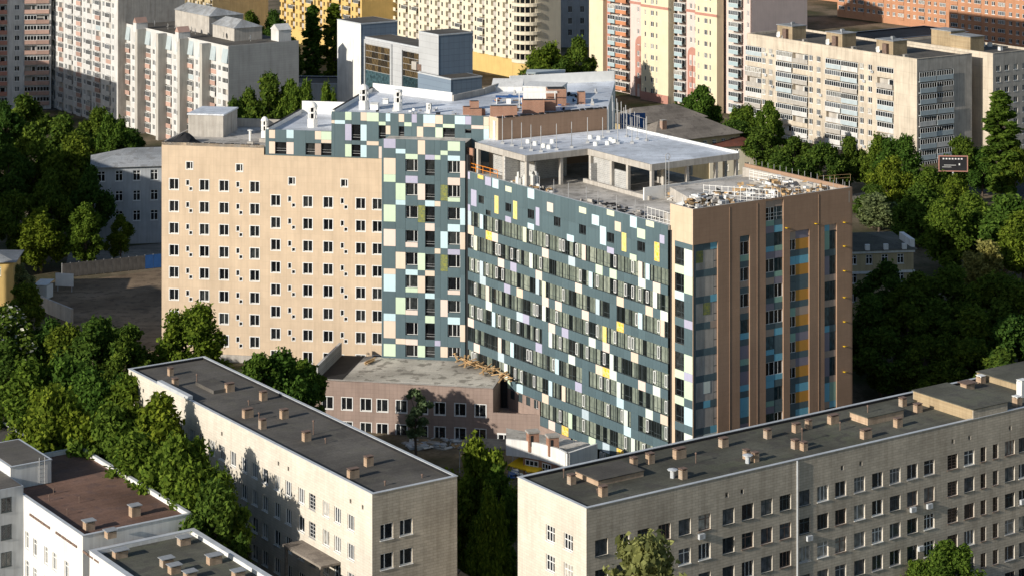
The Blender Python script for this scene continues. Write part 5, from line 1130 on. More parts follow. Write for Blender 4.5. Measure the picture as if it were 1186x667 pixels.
# --- pale yellow and pink tower with serrated front
TA = R(-55.5)
PT = atY(849, 640.0); t0 = on_line(PT, TA, 687); tN = on_line(PT, TA, 866)
PT0 = along(PT, TA, t0)
tw = thing('apartment_tower', 'tall pale yellow and pink apartment tower with brick-red inlays at top centre', 'building', (PT0[0], PT0[1], 0), TA)
TWL = tN - t0; ZTW = 62.0
tface = Face(tw, 0, 0, 0)
def tu(px): return on_line(PT0, TA, px)
trows = [2.2 + 3.25*r for r in range(18)]
def tower_wall(u0, u1, w_, mat, cols, side=None, kinds='frame'):
    """one bay of the serrated front at offset w_ (outwards), with its right return"""
    f = Face(tw, *tface.p(u0, 0, w_)[:2], 0); holes = []
    for (a, ww) in cols:
        for z in trows: holes.append((a, a+ww, z, z+1.5))
    f.add('wall', wall_mesh('wall', u1-u0, -2, ZTW, holes, 0.3, [MT[mat], MT[mat]]), 0, 0)
    for h in holes: window(f, h[0], h[2], h[1]-h[0], 1.5, 0.1, 0.2, (0.5,) if h[1]-h[0] > 0.9 else (), (), kinds, 'glass', False, parts=False)
    if side:
        b = MB(); b.poly([(u1-u0, 0.001, -2), (u1-u0, w_+0.01, -2), (u1-u0, w_+0.01, ZTW), (u1-u0, 0.001, ZTW)]); b.poly([(0, w_+0.01, -2), (0, 0, -2), (0, 0, ZTW), (0, w_+0.01, ZTW)]); f.add('return_wall', b.mesh('return_wall', MT[side]), 0, 0)
    return f
def bay(u0, u1, w_, mat, glassy):             # glazed balcony stack
    f = Face(tw, *tface.p(u0, 0, w_)[:2], 0); W_ = u1-u0
    for r, z in enumerate(trows): loggia(f, 0, z-0.95, W_, mat, True, glassy, 0.5)
T = lambda a: tu(a)
tower_wall(T(687), T(703), 1.5, 'twrcream', [], 'twrcream')
tower_wall(T(703), T(707), 0.0, 'twrred', [])
bay(T(707), T(715), 0.6, 'twrblue', False); bay(T(717), T(729), 0.9, 'terracotta', False)
tower_wall(T(707), T(730), -1.2, 'twrpink', [])
tower_wall(T(730), T(750), 0.0, 'twrpink', [((T(738)-T(730)), 1.0), ((T(742.5)-T(730)), 1.0)])
fI = tower_wall(T(750), T(781.5), 2.4, 'twrcream', [(1.6, 0.75), (T(761)-T(750), 1.5), (T(767)-T(750), .75)], 'twrcream')
bay(T(784), T(793), 0.6, 'twrblue', False)
tower_wall(T(781.5), T(795), -1.0, 'twrpink', [])
tower_wall(T(795), T(811), 0.0, 'twrpink', [((T(799)-T(795)), 1.0), ((T(804)-T(795)), 1.0)])
bay(T(810), T(814), 0.5, 'twrblue', False)
tower_wall(T(813), T(838), 2.4, 'twrcream', [(1.0, 0.75), (T(823)-T(813), 1.5), (T(829)-T(813), .75)], 'twrcream')
bay(T(847), T(858), 0.6, 'twrblue', False); tower_wall(T(838), T(866), -1.0, 'twrpink', [(T(862)-T(838), 0.9)])
for (a, c, ytop) in ((736, 748, 42), (796.5, 808, 55)):                   # red arched inlays
    u0, u1 = T(a), T(c); zt = tface.uz((a+c)/2, ytop)[1]; b = MB(); n = 8; r_ = (u1-u0)/2; zc = zt-r_
    pts = [(u0, -0.05, -1), (u1, -0.05, -1)] + [(u0+r_+r_*math.cos(math.pi*i/n), -0.05, zc+r_*math.sin(math.pi*i/n)) for i in range(n+1)]
    hs = []
    for k_ in range(len(pts)): pass
    seg = MB(); wc = (u1-u0)
    seg.box(u0, u0+wc*0.16, -0.08, -0.005, -1, zc); seg.box(u1-wc*0.16, u1, -0.08, -0.005, -1, zc); seg.box(u0+wc*0.42, u0+wc*0.52, -0.08, -0.005, -1, zc)
    for z in trows:
        if z+3.2 < zc: seg.box(u0+wc*0.16, u1-wc*0.16, -0.08, -0.005, z+1.55, z+3.2)
    for i in range(n): seg.poly([(u0+r_, -0.08, zc), (u0+r_+r_*math.cos(math.pi*i/n), -0.08, zc+r_*math.sin(math.pi*i/n)), (u0+r_+r_*math.cos(math.pi*(i+1)/n), -0.08, zc+r_*math.sin(math.pi*(i+1)/n))])
    tface.add('red_inlay', seg.mesh('red_inlay', MT['twrred']), 0, 0)
b = MB()
for (a, c, w_) in ((687, 703, 1.5), (730, 750, 0), (750, 781.5, 2.4), (795, 811, 0), (813, 838, 2.4)): b.box(T(a)-0.1, T(c)+0.1, -w_-0.18, -w_-0.004, 27.2, 27.9)
for (a, c, w_) in ((750, 781.5, 2.4), (813, 838, 2.4)): b.box(T(a)-0.1, T(c)+0.1, -w_-0.2, -w_-0.004, -2, 2.4)
tface.add('string_course', b.mesh('string_course', MT['twrred']), 0, 0)
b = MB(); b.box(0.3, TWL, 1.4, 22, -2, ZTW-0.2); obj('tower_core', b.mesh('tower_core', MT['twrpink']), tw)
P = along(PT0, TA, TWL, 0)

# --- white and salmon long apartment block, upper left
AA = R(-55.5)
PAc = at(264, 54, 28.0)
def apartment(name, label, P, length, z1, D, seed, fins, grey_end, base=-2, attic=True, bayw=None):
    st = along(P, AA, -length)
    root = thing(name, label, 'building', (st[0], st[1], 0), AA); f = Face(root, 0, 0, 0); random.seed(seed)
    rws = []; z = z1-(5.0 if attic else 1.0)
    while z > 0: rws.append(z-1.6); z -= 2.85
    u = 0.0; holes = []; wn = []; lgs = []; k = 0; finl = []
    while u < length-2.5:
        kind = k % 4
        if kind == 0: ww = 3.4; lgs.append((u+0.2, ww-0.4, 'aptpink'))
        elif kind == 1: ww = 3.2; wn.append((u+0.9, 1.4))
        elif kind == 2: ww = 3.4; lgs.append((u+0.2, ww-0.4, 'aptwhite'))
        else: ww = 2.6; wn.append((u+0.6, 1.3)); finl.append(u+ww)
        u += ww; k += 1
    for zz in rws:
        for (a, ww, m_) in lgs: holes.append((a, a+ww, zz-0.95, zz+1.4))
        for (a, ww) in wn: holes.append((a, a+ww, zz, zz+1.4))
    f.add('wall', wall_mesh('wall', length, base, z1, holes, 1.0, [MT['aptwhite'], MT['aptwhite']]), 0, 0)
    for zz in rws:
        for (a, ww, m_) in lgs: loggia(f, a, zz-0.95, ww, m_ if random.random() < 0.6 else random.choice(['aptwhite', 'aptpink', 'aptwhite', 'concrete', 'aptblue', 'aptwhite']), random.random() < 0.8, random.random() < 0.5, random.choice([0.1, 0.4, 0.4]))
        for (a, ww) in wn: window(f, a, zz, ww, 1.4, 0.1, 0.2, (0.5,), (), 'frame', 'glass', True, parts=False)
    if fins:
        for a in finl:
            b = MB(); b.box(a-0.9, a+0.5, -2.6, -0.003, base, z1-0.2); f.add('fin_wall', b.mesh('fin_wall', MT['fin']), 0, 0)
        for i, (a, ww, m_) in enumerate(lgs):                 # sloping pale-blue attic hoods and little gables
            b = MB(); b.poly([(a, -0.5, z1-4.3), (a+ww, -0.5, z1-4.3), (a+ww, 0.02, z1-0.6), (a, 0.02, z1-0.6)]); b.poly([(a, -0.5, z1-4.3), (a, 0.02, z1-0.6), (a, 0.02, z1-4.3)]); b.poly([(a+ww, -0.5, z1-4.3), (a+ww, 0.02, z1-4.3), (a+ww, 0.02, z1-0.6)]); f.add('attic_hood', b.mesh('attic_hood', MT['aptblue']), 0, 0)
        for i, a in enumerate(finl):
            if i % 2 == 0:
                b = MB(); b.box(a-1.9, a+0.1, -2.7, 0.6, z1-1, z1+1.4); o = f.add('gable_turret', b.mesh('gable_turret', MT['aptwhite']), 0, 0)
                b = MB(); b.poly([(a-2.0, -2.75, z1+1.4), (a+0.2, -2.75, z1+1.4), (a-0.9, -2.75, z1+2.8)]); b.poly([(a-2.0, -2.75, z1+1.4), (a-0.9, -2.75, z1+2.8), (a-0.9, 0.6, z1+2.8), (a-2.0, 0.6, z1+1.4)]); b.poly([(a-0.9, -2.75, z1+2.8), (a+0.2, -2.75, z1+1.4), (a+0.2, 0.6, z1+1.4), (a-0.9, 0.6, z1+2.8)]); obj('gable', b.mesh('gable', MT['aptpink']), o)
    b = MB(); b.box(0.02, length-0.02, 1.02, D, base, z1-0.5); obj('body', b.mesh('body', MT['concrete']), root)
    b = MB(); b.box(0.02, length-0.5, 0.5, D-0.3, z1-0.5, z1-0.3); obj('roof', b.mesh('roof', MT['roofdark']), root)
    ef_ = Face(root, length, 0, math.pi/2); b = MB(); b.box(0, D, -0.3, 0, base, z1+0.1); ef_.add('end_wall', b.mesh('end_wall', MT[grey_end]), 0, 0)
    return root, f
ap1, apf = apartment('apartment_block', 'white and salmon apartment block with gabled bays and blank grey end wall', PAc, 60, 28.0, 20, 61, True, 'aptgrey')
for (x0, x1, y0, y1, h_, m_) in ((38, 50, 7, 15, 3.0, 'concrete'), (14, 34, 8, 18, 4.5, 'roofgrey')):
    b = MB(); b.box(x0, x1, y0, y1, 27.6, 28+h_); o = obj('attic_house', b.mesh('attic_house', MT['concrete']), ap1); b = MB(); b.poly([(x0-.3, y0-.3, 28+h_), (x1+.3, y0-.3, 28+h_), (x1-1.5, y0+3, 30+h_), (x0+1.5, y0+3, 30+h_)]); b.poly([(x0-.3, y1+.3, 28+h_), (x0+1.5, y0+3, 30+h_), (x1-1.5, y0+3, 30+h_), (x1+.3, y1+.3, 28+h_)]); b.poly([(x0-.3, y0-.3, 28+h_), (x0+1.5, y0+3, 30+h_), (x0-.3, y1+.3, 28+h_)]); b.poly([(x1+.3, y0-.3, 28+h_), (x1+.3, y1+.3, 28+h_), (x1-1.5, y0+3, 30+h_)]); obj('roof', b.mesh('roof', MT[m_ if m_ != 'concrete' else 'roofgrey']), o)
for (x0, y0) in ((57, 16), (30, 15)):
    b = MB(); b.box(x0-4, x0, y0, y0+3.6, 27.6, 30.6); o = obj('stair_turret', b.mesh('stair_turret', MT['aptwhite']), ap1); b = MB(); b.poly([(x0-4.2, y0-.2, 30.6), (x0+.2, y0-.2, 30.6), (x0-2, y0-.2, 32)]); b.poly([(x0-4.2, y0-.2, 30.6), (x0-2, y0-.2, 32), (x0-2, y0+3.8, 32), (x0-4.2, y0+3.8, 30.6)]); b.poly([(x0-2, y0-.2, 32), (x0+.2, y0-.2, 30.6), (x0+.2, y0+3.8, 30.6), (x0-2, y0+3.8, 32)]); obj('gable', b.mesh('gable', MT['aptwhite']), o)
for (x, y) in ((46, 6), (20, 3), (24, 3.4), (30, 5), (12, 3), (55, 9), (34, 4)): dish(ap1, x, y, 28.2, 0.75, -0.6)
PA2 = along(PAc, AA, -60.0); PA2 = along(PA2, R(34.5), 0.0)
ap2, apf2 = apartment('apartment_block', 'taller white apartment block whose lower half lies in blue shade at upper left', along(PA2, AA, 0.5, 2.5), 52, 46.0, 20, 62, False, 'concrete', attic=False)
# --- shaded tower at the left border
PS = atY(59, 652.0)
tl = Bld('apartment_tower', 'grey and brown apartment tower in shade at the upper left corner', 'building', (PS[0]-24*math.cos(R(8)), PS[1]-24*math.sin(R(8))), R(8), 24, 18, -2, 58)
holes = []; lg = []; wn = []; fz = tl.front
for r in range(17):
    z = 2.2+2.9*r
    holes.append((16.6, 23.6, z-0.95, z+1.45)); lg.append((16.6, z-0.95, 3.4, 'aptpink')); lg.append((20.1, z-0.95, 3.4, 'aptpink')); holes.append((6.8, 11.8, z-0.95, z+1.45)); lg.append((6.8, z-0.95, 5.0, 'twrred'))
    for u in (1.2, 4.0, 13.8): holes.append((u, u+1.4, z, z+1.45)); wn.append((u, z))
tl.wall('front', ['aptwhite', 'aptwhite'], holes, 1.0)
for (u, z, ww, m_) in lg: loggia(fz, u, z, ww, m_, random.random() < 0.6, True, 0.4)
for (u, z) in wn: window(fz, u, z, 1.4, 1.45, 0.1, 0.2, (0.5,), (), 'frame', 'glass', True, parts=False)
for wv in ('left', 'right', 'back'): tl.wall(wv, 'aptwhite')
tl.roof('roofdark'); tl.core(1.1)

# --- cream apartment house with rounded corner, ochre house
def villa(name, label, P, D, W_, z1, mat, base, seed, rows0, modl):
    bd = Bld(name, label, 'building', P, GA, W_, D, -2, z1); f = bd.left; holes = []; wn = []; lg = []; random.seed(seed)
    u = 0.8; k = 0; cl = []
    while u < D-3: 
        if k % 2 == 0: cl.append((u, 3.0, 'b')); u += 3.9
        else: cl.append((u, 0.9, 'w')); u += modl-3.9
        k += 1
    for r in range(int((z1-rows0-1)/2.9)):
        z = rows0+2.9*r
        for (u, ww, kk) in cl:
            q = (u, u+ww, z-0.95 if kk == 'b' else z, z+1.4); holes.append(q); (lg if kk == 'b' else wn).append(q)
    bd.wall('left', [mat, mat], holes, 0.9)
    for q in lg: loggia(f, q[0], q[2], q[1]-q[0], mat, random.random() < 0.25, True, 0.9)
    for q in wn: window(f, q[0], q[2], q[1]-q[0], 1.4, 0.08, 0.2, (0.5,), (), 'dframe', 'dglass', False, parts=False)
    b = MB(); b.box(-0.05, D+0.05, -0.2, -0.003, -2, rows0-1.2); f.add('plinth', b.mesh('plinth', MT[base]), 0, 0)
    for wv in ('front', 'right', 'back'): bd.wall(wv, mat)
    bd.roof('roofred'); bd.core(1.0); return bd
PV = at(622, 96, 0); cv = villa('apartment_house', 'cream apartment house with rows of balconies and a rounded corner bay', PV, 112, 9, 44, 'cream', 'ochre', 71, 7.0, 6.6)
# round corner bay
cx_, cy_, rr = -0.4, 4.5, 4.6; b = MB(); n = 20
b.lathe(cx_, cy_, [(rr-0.5, -2), (rr-0.5, 44)], 24, 0)
obj('corner_core', b.mesh('corner_core', MT['dglass']), cv.root)
for r in range(13):
    z = 6.0+2.9*r; b = MB(); b.lathe(cx_, cy_, [(rr, z-0.05), (rr+0.35, z), (rr+0.35, z+1.0), (rr-0.2, z+1.05)], 24)
    for i in range(16):
        t = 2*math.pi*i/16; b.box(cx_+(rr-0.35)*math.cos(t)-0.12, cx_+(rr-0.35)*math.cos(t)+0.12, cy_+(rr-0.35)*math.sin(t)-0.12, cy_+(rr-0.35)*math.sin(t)+0.12, z+1.0, z+2.85)
    obj('round_balcony', b.mesh('round_balcony', MT['cream']), cv.root)
b = MB(); b.lathe(cx_, cy_, [(rr+0.2, -2), (rr+0.2, 5.9)], 24); obj('corner_plinth', b.mesh('corner_plinth', MT['ochre']), cv.root)
holes = []
PO = at(419, 66, 0); ov = villa('apartment_house', 'ochre and cream house half hidden by poplars at the top', PO, 56, 20, 40, 'ochre', 'ochre', 72, 6.0, 6.4)
PO2 = along(PO, R(-55.5), -58); ov2 = villa('apartment_house', 'dim brown balcony house in shade at the top left of centre', along(PO2, R(34.5), -26), 46, 22, 40, 'oldyellow', 'ochre', 73, 4.0, 6.0)
# --- shaded grey house between cream house and tower
PK = atY(648, 790.0); dk = Bld('grey_house', 'dark grey old house in deep shade between cream house and tower', 'building', PK, R(6), 40, 18, -2, 46)
holes = [(3+4.2*i, 4.4+4.2*i, 4+4*r, 6.2+4*r) for i in range(8) for r in range(10)]
dk.wall('front', ['paleblue', 'paleblue'], holes, 0.4)
for q in holes: window(dk.front, q[0], q[2], 1.4, 2.2, 0.1, 0.3, (0.5,), (), 'frame', 'dglass', True, parts=False)
for wv in ('left', 'right', 'back'): dk.wall(wv, 'paleblue')
dk.roof('roofgrey'); dk.core(0.5)
# --- blue office house
def obx(root, P, W_, D_, z1, fm, lm, name='block', glassy=None):
    f = Face(root, P[0]-root.location[0], P[1]-root.location[1], GA); b = MB()
    b.box(0, W_, 0, D_, -2, z1, 0); o = f.add(name, b.mesh(name, [MT[fm]]), 0, 0)
    b = MB(); b.box(-0.06, -0.004, -0.06, D_, -2, z1); obj('left_cladding', b.mesh('left_cladding', MT[lm]), o)
    b = MB(); b.box(-0.1, W_+0.1, -0.1, D_+0.1, z1, z1+0.3); obj('coping', b.mesh('coping', MT['coping']), o)
    b = MB(); b.box(0.3, W_-0.3, 0.3, D_-0.3, z1+0.3, z1+0.34); obj('roof', b.mesh('roof', MT['roofdark']), o); return Face(root, *f.p(0, 0)[:2], GA), o
YO = 560.0
P4 = atY(508, YO); of = thing('office_block', 'blue and silver office block with golden glass panels behind the hospital', 'office', (P4[0], P4[1], 0))
obx(of, P4, 10.0, 9.0, zat(42, YO), 'bluewall', 'greywall')
Pm = along(P4, R(-55.5), -9.2, -1.0); Pm2 = along(Pm, R(-55.5), -16, 0.0); 
zg = zat(57, Pm[1]); mfc, mo = obx(of, Pm, 8, 34, zg, 'bluewall', 'greywall')
P1 = along(P4, R(-55.5), -30, 0.2); obx(of, atY(418, 590.0), 11, 12, zat(29, 590.0), 'bluewall', 'white')
gf = Face(of, *Face(of, Pm[0]-of.location[0], Pm[1]-of.location[1], GA).p(0, 0)[:2], 0)
lfc = Face(of, Pm[0]-of.location[0]-34*math.cos(R(-55.5)), Pm[1]-of.location[1]-34*math.sin(R(-55.5)), R(-55.5))
for (xa, xb, yt, yb) in ((424, 453, 52, 84), (467, 488, 59, 90)):
    ua = lfc.uz(xa, 70)[0]; ub = lfc.uz(xb, 70)[0]; zt = lfc.uz((xa+xb)/2, yt+2)[1]; zb = lfc.uz((xa+xb)/2, yb)[1]; nx = 8; nz = 4
    for i in range(nx):
        for j in range(nz):
            w_ = (ub-ua)/nx; h_ = (zt-zb)/nz; q = panel(lfc, ua+i*w_, ua+(i+1)*w_, zb+j*h_, zb+(j+1)*h_, 'goldglass', 0.14, 0.05, 'glass_panel')
    b = MB(); b.box(ua-0.8, ua, -0.4, -0.07, zb-12, zt+1.2); b.box(ub, ub+0.8, -0.4, -0.07, zb-12, zt+1.2); b.box(ua, ub, -0.4, -0.07, zt+0.2, zt+1.2); lfc.add('surround', b.mesh('surround', MT['greywall']), 0, 0)
    b = MB(); b.box(ua, ub, -0.1, -0.065, zb-12, zb-0.05); lfc.add('dark_glazing', b.mesh('dark_glazing', MT['nglass']), 0, 0)
obx(of, along(P4, R(-55.5), 6.5, 0.6), 9, 15, zat(92, YO-4), 'bluewall', 'bluewall', 'low_block')
b = MB(); b.box(0, 2.2, 0, 1.6, 0, 2.0); b.box(2.6, 4.4, 0, 1.6, 0, 1.6, 1); Pq = along(Pm, R(-55.5), -3, 1.2); obj('roof_plant', b.mesh('roof_plant', [MT['concrete'], MT['rust']]), of, (Pq[0]-of.location[0], Pq[1]-of.location[1], zat(92, YO-4)+0.5), R(-55.5))
# low flat building left of it
PQ = at(330, 97, 14); lo = Bld('low_office', 'low shaded flat-roofed office left of the blue block', 'building', PQ, R(-4), 22, 14, -2, 14)
holes = [(14+2.2*i, 15.4+2.2*i, 8.6, 11) for i in range(3)]; lo.wall('front', ['paleblue', 'paleblue'], holes, 0.3)
for q in holes: window(lo.front, q[0], q[2], 1.4, 2.4, 0.1, 0.2, (0.5,), (), 'dframe', 'glass', False, parts=False)
for wv in ('left', 'right', 'back'): lo.wall(wv, 'paleblue')
lo.roof('roofdark'); lo.core()
for i in range(4):
    b = MB(); b.box(0, 1.1, 0, 0.8, 0, 1.2); obj('roof_fan', b.mesh('roof_fan', MT['white']), lo.root, (14.5+i*1.9, 4.0, 13.7))
# --- orange brick blocks far right, grey slab house
def brickblk(label, px, Y, D_, W_, z1, seed, mat='farbrick', rows0=3):
    bd = Bld('brick_block', label, 'building', atY(px, Y), GA, W_, D_, -2, z1); random.seed(seed)
    for wv, L_ in (('left', D_), ('front', W_)):
        holes = []; lg = []; wn = []; f = getattr(bd, wv); u = 1.0; k = 0
        while u < L_-3.4:
            for r in range(int((z1-4)/2.9)):
                z = rows0+2.9*r; q = (u, u+1.5, z, z+1.45) if k % 3 else (u, u+3.0, z-0.95, z+1.45); holes.append(q); (wn if k % 3 else lg).append(q)
            u += 3.1 if k % 3 else 4.6; k += 1
        bd.wall(wv, [mat, mat], holes, 0.9)
        for q in lg: loggia(f, q[0], q[2], q[1]-q[0], mat, True, False, 0.2)
        for q in wn: window(f, q[0], q[2], q[1]-q[0], 1.45, 0.12, 0.2, (0.5,), (), 'frame', 'glass', True, parts=False)
    bd.wall('right', mat); bd.wall('back', mat); bd.roof('roofdark'); bd.core(1.0); return bd
brickblk('orange brick apartment block catching the sun at the upper right corner', 1235, 735.0, 52, 18, 44, 81)
brickblk('dark red-brown brick block in shade behind the beige roofs', 1100, 835.0, 60, 24, 30, 82)
brickblk('reddish brick block far behind the tower at the top', 985, 930.0, 40, 22, 40, 83)
PGs = atY(873, 745.0); gs = Bld('grey_slab_house', 'grey blank-walled house with dark roof between tower and beige block', 'building', PGs, GA, 17, 20, -2, zat(2, 745.0))
for wv in ('left', 'front', 'right', 'back'): gs.wall(wv, 'aptgrey')
gs.roof('roofdark')
PLR = at(930, 44, 18); lr = Bld('dark_roof_hall', 'long low hall with dark roof in shade behind the beige block', 'building', (PLR[0]+22, PLR[1]+30), GA, 46, 20, -2, 13)
for wv in ('left', 'front', 'right', 'back'):
    hs_ = [(1.5+3.4*i, 3.3+3.4*i, 3+4*r, 5.2+4*r) for i in range(int((lr.len[wv]-2)/3.4)) for r in range(2)] if wv in ('left', 'front') else []
    lr.wall(wv, ['farbrick', 'farbrick'], hs_, 0.3)
    for q in hs_: window(getattr(lr, wv), q[0], q[2], 1.8, 2.2, 0.1, 0.2, (0.5,), (0.6,), 'frame', 'glass', True, parts=False)
lr.core()
lr.roof('roofdark')
# --- old houses behind the frame roof
def hip(name, label, P, ang, W_, D_, z1, rh, wm, rm, wins, k=1.0):
    bd = Bld(name, label, 'house', P, ang, W_, D_, -2, z1)
    for wv in ('left', 'front', 'right', 'back'):
        L_ = bd.len[wv]; holes = []
        if wv in wins:
            n = int(L_/2.8/k)
            for i in range(n):
                for r in range(wins[wv]): q = (0.9+i*(L_-1.0)/n, 0.9+1.2*k+i*(L_-1.0)/n, z1-0.9-1.7*k-3.3*k*r, z1-0.9-3.3*k*r); holes.append(q)
        bd.wall(wv, [wm, wm], holes, 0.25)
        for q in holes: window(getattr(bd, wv), q[0], q[2], 1.2*k, 1.7*k, 0.1, 0.18, (0.5,), (0.7,), 'frame', 'dglass', True)
    bd.core(); o = 0.6; m_ = min(W_, D_)/2; b = MB(); A_ = [(-o, -o, z1), (W_+o, -o, z1), (W_+o, D_+o, z1), (-o, D_+o, z1)]
    if W_ >= D_: r0, r1 = (m_, D_/2, z1+rh), (W_-m_, D_/2, z1+rh); fs = [[A_[0], A_[1], r1, r0], [A_[1], A_[2], r1], [A_[2], A_[3], r0, r1], [A_[3], A_[0], r0]]
    else: r0, r1 = (W_/2, m_, z1+rh), (W_/2, D_-m_, z1+rh); fs = [[A_[0], A_[1], r0], [A_[1], A_[2], r1, r0], [A_[2], A_[3], r1], [A_[3], A_[0], r0, r1]]
    for q in fs: b.poly(q)
    b.poly([(p[0], p[1], z1-0.12) for p in A_][::-1])
    for i in range(4): p, q = A_[i], A_[(i+1) % 4]; b.poly([(p[0], p[1], z1-0.12), (q[0], q[1], z1-0.12), q, p])
    ro = obj('roof', b.mesh('roof', MT[rm]), bd.root); return bd, ro
P = at(757, 176, 9); hh, ro = hip('old_house', 'old cream house with brown sheet roof behind the frame storey', P, GA, 26, 13, 11, 3.6, 'oldyellow', 'rooftan', {'front': 2, 'left': 2})
chimney(ro, 6, 4, 12.5, 1.3, 1.0, 2.6, 'concrete', 'redbrick')
P = at(822, 183, 6); hip('old_house', 'small round-ended cream house with dark red hipped roof', P, R(20), 12, 10, 8.5, 2.8, 'cream', 'roofred', {'front': 2, 'left': 2})
P = at(705, 150, 13); hip('old_house', 'brown-roofed old house below the tower partly hidden by the scaffold', (P[0]+6, P[1]+25), GA, 24, 11, 10, 3, 'oldyellow', 'rooftan', {'front': 2})
# --- shaded yellow house right of the tower block
P = at(1058, 291, 12); yh, ro = hip('old_house', 'old yellow house with green-grey roof in the shade right of the brown end wall', (P[0]-27*math.cos(R(8)), P[1]-27*math.sin(R(8))), R(8), 27, 14, 12.5, 1.6, 'oldyellow', 'roofgreen', {'front': 3})
for i in range(8):
    b = MB(); b.box(0, 0.8, -0.1, 0.4, 12.5, 13.5); obj('parapet_post', b.mesh('parapet_post', MT['white']), yh.root, (1+3.4*i, -0.5, 0))
b = MB(); b.box(26.6, 27.4, 0.5, 7, 12.6, 14.0); obj('gable_wall', b.mesh('gable_wall', MT['white']), yh.root)
b = MB(); b.box(-0.2, 27.2, -0.25, -0.003, 8.3, 8.7); b.box(-0.2, 27.2, -0.3, -0.003, 11.9, 12.3); obj('cornice', b.mesh('cornice', MT['white']), yh.root)
# --- pale house at left behind the yard trees
P = at(108, 194, 16); hip('ward_house', 'pale grey three-storey ward house with metal roof left of the peach wing', P, R(10), 26, 14, 16.0, 2.6, 'paleblue', 'roofgrey', {'front': 3}, 1.25)
P = at(16, 312, 7); hip('yellow_house', 'small yellow house with grey roof at the left border', (P[0]-11.0, P[1]-1), R(4), 11, 9, 8.5, 1.2, 'ochre', 'roofgrey', {'front': 1})
P = at(14, 372, 5); hip('blue_shed', 'pale blue shed with grey roof low at the left border', (P[0]-9, P[1]), R(4), 9, 7, 5.5, 0.8, 'paleblue', 'roofgrey', {'front': 1})
# unseen blocks added outside the left border to shade yard, white block and tower
def caster(label, X, Y, W_, D_, z1):
    bd = Bld('apartment_block', label, 'building', (X, Y), GA, W_, D_, -2, z1)
    for wv in ('left', 'front', 'right', 'back'):
        L_ = bd.len[wv]; holes = [(1.2+3.2*i, 2.7+3.2*i, 2+2.9*r, 3.5+2.9*r) for i in range(int(L_/3.2)) for r in range(int((z1-3)/2.9))]
        bd.wall(wv, ['beige', 'beige'], holes if wv == 'right' else [], 0.3)
        if wv == 'right':
            for q in holes: window(bd.right, q[0], q[2], 1.5, 1.5, 0.1, 0.2, (0.5,), (), 'frame', 'glass', True, parts=False)
    bd.roof('roofdark'); bd.core(); return bd
caster('unseen beige block added beyond the left border to shade the yard', -111, 346, 13, 42, 27)
caster('unseen beige block added beyond the left border to shade the ward house', -125, 417, 12, 52, 36)
caster('unseen beige block added beyond the left border to shade the white block', -172, 567, 14, 45, 38)
caster('tall unseen beige block added beyond the left border to shade the corner tower', -200.5, 601, 14, 66, 60)

# ================================================================== trees
def leaf_mesh(name, clumps, n, size, mat, seed, blossom=0, flat=0.0, inner=0.25):
    rng = np.random.default_rng(seed); C = np.array([c[:3] for c in clumps]); Rr = np.array([c[3] for c in clumps])
    wgt = Rr**2; idx = rng.choice(len(C), n, p=wgt/wgt.sum())
    d = rng.normal(size=(n, 3)); d /= np.linalg.norm(d, axis=1)[:, None]
    rad = Rr[idx] * (0.62 + 0.62*rng.random(n)**1.3)
    lump = 1 + 0.32*np.sin(d[:, 0]*8 + idx) * np.cos(d[:, 1]*7 + idx*1.7) + 0.12*np.sin(d[:, 2]*9 + idx)
    p = C[idx] + d * (rad*lump)[:, None] * np.array([0.95, 0.95, 1.05])
    nrm = d*0.8 + rng.normal(size=(n, 3))*0.7 + np.array([0, 0, 0.25]); nrm /= np.linalg.norm(nrm, axis=1)[:, None]
    a = np.cross(nrm, rng.normal(size=(n, 3))); a /= np.linalg.norm(a, axis=1)[:, None]; b = np.cross(nrm, a)
    s = size*(0.6 + 0.8*rng.random(n))[:, None]
    q = np.empty((n, 4, 3)); q[:, 0] = p - a*s*0.75; q[:, 1] = p + b*s*0.42 + nrm*s*0.08; q[:, 2] = p + a*s*0.75; q[:, 3] = p - b*s*0.42 + nrm*s*0.08
    me = bpy.data.meshes.new(name); me.vertices.add(n*4); me.vertices.foreach_set('co', q.reshape(-1).astype(np.float32))
    me.loops.add(n*4); me.loops.foreach_set('vertex_index', np.arange(n*4, dtype=np.int32)); me.polygons.add(n)
    me.polygons.foreach_set('loop_start', np.arange(0, n*4, 4, dtype=np.int32)); me.polygons.foreach_set('loop_total', np.full(n, 4, dtype=np.int32))
    me.materials.append(MT[mat])
    if blossom:
        me.materials.append(MT['blossom']); mi = np.zeros(n, dtype=np.int32); mi[rng.random(n) < blossom] = 1; me.polygons.foreach_set('material_index', mi)
    me.update(calc_edges=True); return me
TREES = {}
